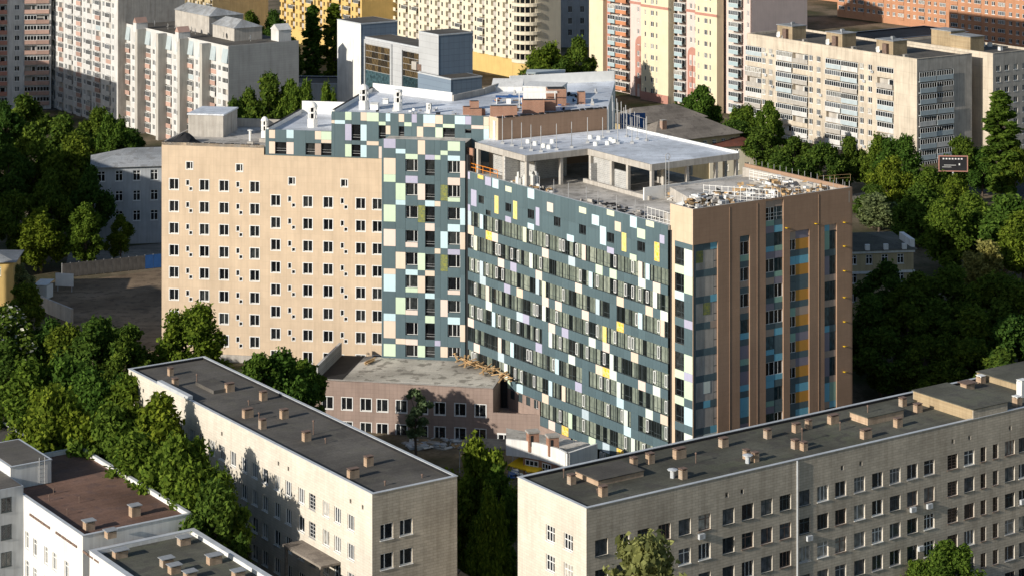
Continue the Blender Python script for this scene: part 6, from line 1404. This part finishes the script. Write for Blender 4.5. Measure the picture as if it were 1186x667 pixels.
def make_tree(kind, seed, H, W_, nclump, n, size, mat, trunk=0.3, prof='round', blossom=0, crown_base=0.22):
    random.seed(seed); cl = []; b = MB()
    b.tube((0, 0, -0.6), (0.1, 0.05, H*crown_base*1.1), trunk, trunk*0.75, 8, 0, False); top = Vector((random.uniform(-.3, .3), random.uniform(-.3, .3), H*0.8)); b.tube((0.1, 0.05, H*crown_base*1.1), top, trunk*0.75, trunk*0.2, 7, 0, False)
    nl = 7 + seed % 5; lobes = []
    for i in range(nl):
        t = (i + 0.6)/nl; a_ = i*2.399 + random.uniform(-0.7, 0.7); rr_ = (random.uniform(0.45, 0.8) if t < 0.85 else 0.15)
        lobes.append((math.cos(a_)*rr_, math.sin(a_)*rr_, t + random.uniform(-0.06, 0.06), random.uniform(0.26, 0.46)))
    for i in range(nclump):
        if prof != 'poplar' and i % 5:                   # most clumps gather on a few big limbs, leaving gaps between them
            lx_, ly_, lt_, lr_ = lobes[i % nl]; g = lambda s_: random.gauss(0, s_)
            t = min(1, max(0.02, lt_ + g(lr_*0.32))); wv_ = {'round': math.sqrt(max(0.05, 1 - ((t-0.42)/0.66)**2)), 'tall': math.sin(math.pi*min(0.97, t*0.9+0.1))**0.6}.get(prof, math.sqrt(max(0.05, 1-t*t*0.9)))
            cr = W_*0.5*random.uniform(0.13, 0.25); R0 = W_*0.5 - cr*0.6; x = R0*wv_*(lx_ + g(lr_*0.5)); y = R0*wv_*(ly_ + g(lr_*0.5)); z = H*(crown_base + (1-crown_base)*t)*0.97 - cr*0.5*t
            cl.append((x, y, z, cr))
            if i % 4 == 0: b.tube((0.05, 0.03, max(H*crown_base*0.9, z-W_*0.3-0.5)), (x*0.85, y*0.85, z), trunk*0.34, trunk*0.08, 5, 0, False)
            continue
        t = (i + 0.5)/nclump; h = crown_base + (1-crown_base)*t
        if prof == 'round': r = math.sqrt(max(0, 1 - ((t-0.42)/0.62)**2))
        elif prof == 'tall': r = (math.sin(math.pi*min(1, t*0.92+0.1))**0.6)
        elif prof == 'poplar': r = min(1, 0.5+t*1.6)*(1-t)**0.55*1.25
        else: r = math.sqrt(max(0.02, 1-t*t))
        ang = i*2.399 + random.uniform(-0.5, 0.5); k = (0.25 + 0.75*math.sqrt(random.random()))*r if prof != 'poplar' else r*random.uniform(0.15, 0.7)
        cr = W_*0.5*random.uniform(0.15, 0.29)*(0.75 if prof == 'poplar' else 1.0)
        R0 = max(0.1, W_*0.5 - cr*0.8); x, y, z = R0*k*math.cos(ang), R0*k*math.sin(ang), H*h*0.97 - cr*0.55*t
        cl.append((x, y, z, cr))
        if i % 2 == 0: b.tube((0.05, 0.03, max(H*crown_base*0.9, z-W_*0.32*k-0.5)), (x*0.85, y*0.85, z), trunk*0.32, trunk*0.08, 5, 0, False)
    cm = leaf_mesh('crown', cl, n, size, mat, seed, blossom); co = np.empty(len(cm.vertices)*3, dtype=np.float32); cm.vertices.foreach_get('co', co); co = co.reshape(-1, 3)
    TREES[kind] = (b.mesh('trunk', MT['bark']), cm, float(np.percentile(co[:, 2], 99.5)), float(np.percentile(np.hypot(co[:, 0], co[:, 1]), 98)*2))
make_tree('A', 1, 14, 10, 74, 19000, 0.38, 'leaf', 0.32)
make_tree('B', 2, 14, 9, 50, 15000, 0.40, 'leaf', 0.3, 'tall')
make_tree('C', 3, 12, 11, 80, 19000, 0.38, 'leaf2', 0.34, 'dome', 0, 0.15)
make_tree('D', 4, 13, 10, 60, 16000, 0.40, 'leaf3', 0.32, 'round', 0, 0.27)
make_tree('E', 5, 15, 9.5, 48, 13000, 0.42, 'leaf3', 0.32, 'tall', 0, 0.28)
make_tree('P', 6, 22, 6, 70, 15000, 0.38, 'leaf', 0.3, 'poplar', 0, 0.08)
make_tree('F', 7, 10, 8, 36, 10000, 0.34, 'leafolive', 0.22)
make_tree('W', 8, 13, 10, 70, 19000, 0.38, 'leaf3', 0.32, 'round', 0.10)
make_tree('T', 9, 11, 5.0, 20, 3600, 0.33, 'leafolive', 0.2, 'tall', 0, 0.32)
make_tree('G', 10, 13, 10.5, 76, 19000, 0.38, 'leaf2', 0.32, 'round')
TN = [0]
def tree(kind, px, py, h, w_, label, group=None, name='tree', z=None):
    """px,py: photo position of the crown top; h, w_: real height and crown width"""
    X, Y = at(px, py, h)
    for _ in range(4): g = gz(X, Y) if z is None else z; X, Y = at(px, py, h+g)
    tm, cm, H0, W0 = TREES[kind]; TN[0] += 1
    r = thing(name, label, 'tree', (X, Y, g), (TN[0]*2.17) % 6.28, group); s = (w_/W0, w_/W0*(0.93+0.14*((TN[0]*37) % 10)/10), h/H0); r.scale = s
    obj('trunk', tm, r); obj('crown', cm, r); return r
GL = 'trees of the hospital garden'; GY = 'trees in the shaded yard'; GRr = 'park trees on the right'; GSh = 'trees merging in the shade'; GBk = 'trees between the far blocks'
for a in [
 ('A', 226, 357, 16, 11, 'round green tree standing before the left end of the peach wall', GL),
 ('C', 326, 409, 14, 11, 'bright leafy tree between the cream block and the annex', GL), ('B', 352, 420, 12, 8, 'smaller leafy tree touching the annex parapet', GL),
 ('B', 300, 413, 14, 8, 'leafy tree just behind the cream block roof edge', GL), ('W', 6, 358, 15, 12, 'chestnut speckled with white blossom at the left border', GL),
 ('D', 108, 373, 15, 11, 'dark round tree highest of the garden grove', GL), ('D', 78, 380, 13, 9, 'dark tree left beside the highest one of the grove', GL), ('E', 142, 392, 13, 9, 'half shaded tree at the right shoulder of the grove', GL),
 ('A', 30, 420, 17.0, 12, 'broad tree with sunlit top near the left border of the grove', GL), ('G', 72, 420, 17.0, 11, 'light green sunlit tree in the middle of the grove', GL), ('A', 112, 432, 17.0, 11, 'tall green tree in the centre of the grove', GL), ('B', 152, 440, 17.0, 11, 'tree in the grove against the far end of the cream wall', GL),
 ('G', 55, 455, 19.0, 11, 'yellowish lower tree over the dark annex roof', GL), ('A', 90, 470, 17.0, 12, 'full round tree above the brown roof', GL), ('C', 128, 478, 17.5, 12, 'bright domed tree at the front of the grove', GL), ('B', 183, 462, 19.0, 10, 'upright tree reaching to the cream block eaves', GL),
 ('A', 165, 505, 17.0, 12, 'big green tree overhanging the brown roof corner', GL), ('G', 205, 512, 18.5, 11, 'sunlit tree in front of the cream wall windows', GL), ('C', 150, 520, 14.5, 10, 'low leafy tree right behind the brown roof edge', GL), ('A', 228, 540, 17.0, 10, 'tree beside the white wing corner', GL), ('D', 250, 565, 16.0, 9, 'dark slim tree at the cream wall below the others', GL), ('F', 277, 608, 6, 5.5, 'small olive shrub-like tree by the green roof edge', GL), ('E', 95, 400, 11, 9, 'dark tree sunk between the sunlit crowns of the grove', GL), ('E', 12, 395, 12, 9, 'dark tree below the blossoming chestnut', GL),
 ('C', 375, 645, 6, 5, 'leafy bush under the entrance canopy of the cream block', GL), ('C', 345, 650, 5, 4, 'low bush left of the entrance canopy', GL),
 ('C', 552, 513, 17.5, 9, 'bright leafy tree below the grey lean-to roof', GL), ('G', 574, 528, 16.5, 6, 'leafy tree beside the yellow canopies', GL), ('B', 576, 545, 18, 6, 'tall leafy tree hugging the tan block corner', GL), ('E', 545, 560, 10, 8, 'dark tree in the gap between the two tiled blocks', GL), ('A', 560, 606, 12, 6, 'sunlit crown low in the gap between the blocks', GL), ('A', 566, 571, 19, 5.0, 'crown touching the lit end of the tan block', GL),
 ('T', 482, 452, 10, 6, 'thin tree with sparse olive crown before the mauve annex', GL),
 ('F', 744, 628, 21, 10.5, 'pale olive tree before the tan block at the bottom edge', GL), ('G', 1098, 629, 10, 8, 'bright green tree before the tan block windows', GL), ('G', 1062, 652, 8, 5, 'low sprig of leaves left of the bright tree at the bottom', GL),
 # yard
 ('E', 25, 112, 17, 14, 'dark tree at the foot of the shaded corner tower', GY), ('D', 112, 128, 15, 11, 'dark tree between the white block and the yard', GY), ('E', 5, 120, 17, 12, 'dark tree in the left border below the tower', GY), ('D', 150, 150, 11, 9, 'lower tree left of the peach wing roof corner', GY),
 ('E', 60, 372, 13, 9, 'dark tree standing where the yard meets the grove', GY), ('D', 150, 380, 12, 9, 'dark tree at the lower edge of the earth yard', GY), ('D', 28, 330, 10, 8, 'dark tree in front of the small white cabin', GY), ('B', 100, 238, 13, 8, 'tree with trunk showing before the hoarding', GY), ('E', 140, 250, 10, 6, 'slim dark tree before the hoarding', GY),
 ('E', 35, 148, 20, 14, 'large dark tree at the left border of the yard', GY), ('D', 88, 158, 19, 13, 'large tree with sunlit flank in the middle of the yard', GY), ('E', 10, 170, 18, 12, 'dark tree cut by the left border', GY), ('A', 128, 135, 17, 9, 'tree with lit top beside the pale ward house', GY), ('E', 60, 200, 17, 11, 'dark tree behind the bushy yard tree', GY), ('A', 48, 245, 12, 10, 'bushy green tree at the end of the yard fence', GY), ('B', 156, 210, 12, 7, 'young tree before the ward house windows', GY), ('E', 108, 195, 17, 10, 'tall dark tree right of the yard centre', GY), ('D', 75, 135, 16, 13, 'dark tree rising towards the shaded tower', GY), ('F', 22, 308, 7, 6, 'small shrubby tree by the yellow house', GY), ('D', 18, 225, 14, 10, 'dark crown over the yellow house', GY),
 # behind the peach wing
 ('D', 313, 88, 22, 12, 'dense green tree below the grey end wall', GBk), ('E', 288, 105, 18.5, 9, 'lower tree behind the stair head', GBk), ('A', 352, 98, 21.5, 8, 'tree with round lit top left of the office', GBk), ('A', 380, 100, 21.5, 6.5, 'small tree next to the office wall', GBk), ('D', 270, 118, 18.5, 8, 'tree peeping above the peach wing roof', GBk), ('B', 336, 96, 20.5, 8, 'green tree between the grey end wall and the office', GBk),
 ('P', 362, 8, 24, 8, 'left one of two poplars before the ochre house', GBk), ('P', 387, 6, 24, 8, 'right one of two poplars before the ochre house', GBk), ('E', 318, 14, 18, 11, 'dark tree behind the white block turret', GBk), ('E', 288, 15, 18, 12, 'dark tree over the roofs of the white block', GBk), ('E', 338, 45, 15, 9, 'dark tree at the foot of the ochre house', GBk),
 ('A', 637, 53, 18, 14, 'round tree before the cream house corner', GBk), ('E', 668, 45, 20, 13, 'dark tree in the shade of the cream house', GBk), ('E', 655, 70, 15, 12, 'dark tree behind the pale roof shed', GBk),
 # centre right
 ('B', 812, 102, 16, 11, 'fresh green tree at the foot of the tower', GRr), ('D', 782, 122, 11, 9, 'low dark tree left of the fresh green one by the tower', GRr), ('A', 862, 124, 13, 10, 'tree between tower and beige block', GRr), ('B', 890, 120, 15, 8, 'slender lit tree before the beige block', GRr), ('D', 848, 142, 12, 12, 'dark tree over the red hipped roof', GRr), ('D', 882, 150, 12, 11, 'dark tree in front of the beige block left end', GRr), ('E', 920, 160, 12, 11, 'dark tree under the beige block balconies', GRr), ('D', 950, 168, 12, 10, 'dim tree below the beige balconies', GRr), ('E', 905, 178, 11, 12, 'dark wide tree behind the tower roof fence', GRr), ('D', 985, 160, 13, 9, 'green tree near the beige block corner balconies', GRr), ('A', 1018, 158, 14, 9, 'tree with bright top left of the billboard trees', GRr),
 ('A', 1045, 160, 15, 11, 'lit round tree by the beige corner', GRr), ('G', 1035, 185, 13, 10, 'light tree in front of the lit round one', GRr), ('A', 1075, 195, 12, 10, 'tree left under the billboard', GRr), ('C', 1065, 218, 12, 12, 'broad light tree between billboard and yellow house', GRr), ('B', 1105, 205, 12, 8, 'tree hiding the billboard post', GRr), ('C', 1125, 228, 14, 13, 'big domed tree right of the yellow house', GRr), ('G', 1165, 230, 15, 15, 'largest bright tree at the right border', GRr), ('A', 1095, 235, 14, 12, 'green tree between the two broad light ones', GRr), ('G', 1185, 248, 14, 13, 'bright tree cut by the right border', GRr), ('F', 1140, 280, 10, 8, 'olive tree below the largest bright one', GRr), ('D', 1010, 215, 9, 8, 'dark tree just behind the tower roof corner', GRr), ('F', 1018, 226, 8, 10, 'pale bushy tree behind the yellow house roof', GRr),
 ('P', 1158, 108, 24, 9, 'tall poplar before the dark side of the right panel section', GRr), ('D', 1112, 160, 13, 9, 'tree at the foot of the lit blank wall', GRr), ('A', 1138, 172, 11, 8, 'low tree left under the poplar', GRr), ('E', 1176, 165, 13, 7, 'dark tree right of the poplar', GRr),
]: tree(*a)
random.seed(77)
for (x, y, h, w_) in ((1025, 305, 13, 11), (1065, 318, 13, 12), (1105, 310, 13, 12), (1150, 320, 14, 13), (1182, 330, 14, 12), (1010, 345, 12, 10), (1050, 355, 12, 11), (1090, 350, 12, 12), (1130, 358, 13, 12), (1170, 370, 13, 12), (1020, 385, 11, 10), (1070, 390, 11, 11), (1120, 395, 11, 11), (1165, 405, 11, 11)):
    tree(random.choice('DE'), x, y, h, w_, 'dark tree lost in the building shadow right of the end wall', GSh)

# ================================================================== yard, street and small things
sheet('path', [at(80, 292, 0), at(188, 282, 0), at(188, 300, 0), at(75, 312, 0)], 0.02, MT['paving'])
sheet('site_yard', [at(60, 330, 0), at(188, 312, 0), at(188, 420, 0), at(60, 400, 0)], 0.015, MT['earth'])
rd = [at(1040, 218, 0), at(1100, 203, 0), at(1400, 190, 0), at(1400, 222, 0), at(1186, 228, 0)]
sheet('road', rd, 0.03, MT['asphalt'])
sheet('street', [at(-200, 128, 0), at(700, 128, 0), at(700, 118, 0), at(-200, 118, 0)], 0.03, MT['asphalt'])
sheet('inner_road', [at(985, 226, 0), at(1040, 216, 0), at(1055, 222, 0), at(990, 236, 0)], 0.035, MT['paving'])
# yard hoarding made of sheets
ya = at(72, 322, 0); yb = at(187, 310, 0); L_ = math.hypot(yb[0]-ya[0], yb[1]-ya[1]); an_ = math.atan2(yb[1]-ya[1], yb[0]-ya[0])
hr = thing('site_hoarding', 'long grey sheet hoarding across the sandy yard left of the peach wing', 'hoarding', (ya[0], ya[1], 0), an_); n = 12
for i in range(n):
    b = MB(); b.box(0.03, L_/n-0.03, 0, 0.06, 0.1, 2.7); obj('sheet', b.mesh('sheet', MT['hoard' if i < 10 else 'bluesheet']), hr, (i*L_/n, 0, 0)); b = MB(); b.box(-0.06, 0.06, 0.06, 0.2, 0, 2.8); obj('post', b.mesh('post', MT['steel']), hr, (i*L_/n, 0, 0))
P = at(78, 338, 0); bn = thing('site_board', 'tilted white information board standing in the yard', 'board', (P[0], P[1], 0), R(-12)); b = MB(); b.box(-2.4, 1.2, 0, 0.12, 1.0, 3.4); obj('board', b.mesh('board', MT['whitepaint']), bn)
for dx in (-2.0, 0.8):
    b = MB(); b.box(dx-0.06, dx+0.06, 0.12, 0.24, 0, 3.4); obj('post', b.mesh('post', MT['steel']), bn)
P = at(40, 345, 0); b = MB(); b.box(0, 2.6, 0, 2.2, 0, 2.4); b.poly([(-0.2, -0.2, 2.4), (2.8, -0.2, 2.6), (2.8, 2.4, 3.2), (-0.2, 2.4, 3.0)]); tag(obj('site_cabin', b.mesh('site_cabin', MT['whitepaint']), None, (P[0], P[1], 0), R(-20)), 'small white site cabin at the left end of the hoarding', 'cabin')
P = at(62, 368, 0); b = MB(); b.box(0, 13, 0, 0.4, 0, 2.6); tag(obj('retaining_wall', b.mesh('retaining_wall', MT['concrete']), None, (P[0]-4, P[1]+6, 0), R(-52)), 'concrete retaining wall running down beside the site cabin', 'wall')
# cars
def car(label, px, py, ang, col):
    mb = m_plain('car_paint', col, 0.25, 0.03, spec=0.6); P = at(px, py, 0.0); t = thing('parked_car', label, 'car', (P[0], P[1], 0.03), ang, 'cars on the road at the right'); b = MB()
    pr = [(-2.1, 0.3), (2.1, 0.3), (2.15, 0.75), (1.2, 0.92), (0.65, 1.42), (-1.2, 1.45), (-1.95, 0.95), (-2.15, 0.8)]
    n = len(pr); b.v = [(x, -0.85 if z < 1.2 else -0.68, z) for x, z in pr] + [(x, 0.85 if z < 1.2 else 0.68, z) for x, z in pr]
    b.f = [tuple(range(n)), tuple(range(2*n-1, n-1, -1))] + [(i, n+i, n+(i+1) % n, (i+1) % n) for i in range(n)]; b.m = [0]*len(b.f); obj('body', b.mesh('body', mb), t)
    b = MB(); 
    for s in (-1, 1): b.poly([(1.05, s*0.86, 0.97), (0.6, s*0.72, 1.36), (-1.15, s*0.72, 1.38), (-1.7, s*0.86, 1.0)][::s])
    b.poly([(1.22, -0.7, 0.95), (1.22, 0.7, 0.95), (0.7, 0.6, 1.4), (0.7, -0.6, 1.4)]); obj('side_glass', b.mesh('side_glass', MT['dglass']), t)
    for x in (-1.3, 1.35):
        for s in (-0.8, 0.8): b = MB(); b.tube((x, s-0.1, 0.32), (x, s+0.1, 0.32), 0.32, 0.32, 12); obj('wheel', b.mesh('wheel', MT['bitumen']), t)
car('white car on the road at the right border', 1170, 209, 0.3, (0.6, 0.6, 0.6)); car('dark red car farther along the road at the right border', 1181, 205, 0.3, (0.25, 0.04, 0.03)); car('silver car under the trees by the beige block', 967, 200, 0.6, (0.45, 0.46, 0.48))
# billboard and street lamps
P = at(1104, 246, 0); bbd = thing('billboard', 'dark billboard with red frame above the trees on the right', 'billboard', (P[0], P[1], 0), R(-4))
zb_ = zat(198, P[1]); 
b = MB(); b.box(-3.0, 3.0, 0, 0.3, zb_, zb_+3.1); obj('panel', b.mesh('panel', MT['bitumen']), bbd)
b = MB(); b.box(-3.2, 3.2, -0.1, 0.35, zb_-0.2, zb_-0.002); b.box(-3.2, 3.2, -0.1, 0.35, zb_+3.102, zb_+3.3); b.box(-3.2, -3.002, -0.1, 0.35, zb_, zb_+3.1); b.box(3.002, 3.2, -0.1, 0.35, zb_, zb_+3.1); obj('frame', b.mesh('frame', MT['twrred']), bbd)
b = MB()
for i in range(7): b.box(-2.3+i*0.66, -2.3+i*0.66+0.36, -0.02, -0.004, zb_+2.45, zb_+2.75)
b.box(-2.4, -0.4, -0.02, -0.004, zb_+0.75, zb_+0.83); b.box(-2.0, 0.6, -0.02, -0.004, zb_+1.15, zb_+1.24); b.box(1.2, 1.5, -0.02, -0.004, zb_+1.2, zb_+1.6); obj('print', b.mesh('print', MT['whitepaint']), bbd); bbd.children[-1]['kind'] = 'stuff'
b = MB(); b.tube((0, 0.2, 0), (0, 0.2, zb_-0.2), 0.2, 0.2, 8); obj('post', b.mesh('post', MT['steel']), bbd)
def lamp(label, px, py, h, ang, arm=2.0):
    P = at(px, py, 0); t = thing('street_lamp', label, 'street lamp', (P[0], P[1], 0), ang, 'street lamps'); b = MB(); b.tube((0, 0, 0), (0, 0, h), 0.14, 0.08, 8); obj('pole', b.mesh('pole', MT['coping']), t)
    b = MB(); b.tube((0, 0, h), (arm, 0, h+0.7), 0.06, 0.05, 6); obj('arm', b.mesh('arm', MT['coping']), t); b = MB(); b.box(arm-0.1, arm+0.8, -0.15, 0.15, h+0.62, h+0.8); obj('lamp_head', b.mesh('lamp_head', MT['whitepaint']), t)
lamp('tall grey street lamp by the road at the right border', 1167, 217, 9.5, 0.2); lamp('shorter street lamp among the trees left of the tall one', 1139, 222, 4.5, 0.3, 1.6); lamp('street lamp in front of the beige block balconies', 937, 200, 8.5, 2.6); lamp('street lamp behind the dark tree near the red hipped roof', 900, 178, 8, 0.4)
# pale blue pergola-like roof shed far behind the hospital roof
P = at(632, 104, 14); sdh = thing('pale_pavilion', 'white post-and-beam pavilion with pale blue roof behind the hospital', 'pavilion', (P[0], P[1], 0), R(-3)); zz = zat(85, P[1]); b = MB(); b.box(-5, 5, -2, 4, zz, zz+0.4); obj('roof', b.mesh('roof', MT['aptblue']), sdh)
for i in range(6):
    b = MB(); b.box(-4.8+i*1.9, -4.5+i*1.9, -1.8, -1.5, 0, zz); obj('post', b.mesh('post', MT['whitepaint']), sdh)
b = MB(); b.box(-4.8, 4.8, 1, 3.5, 0, zz-1.2); obj('wall', b.mesh('wall', MT['white']), sdh)
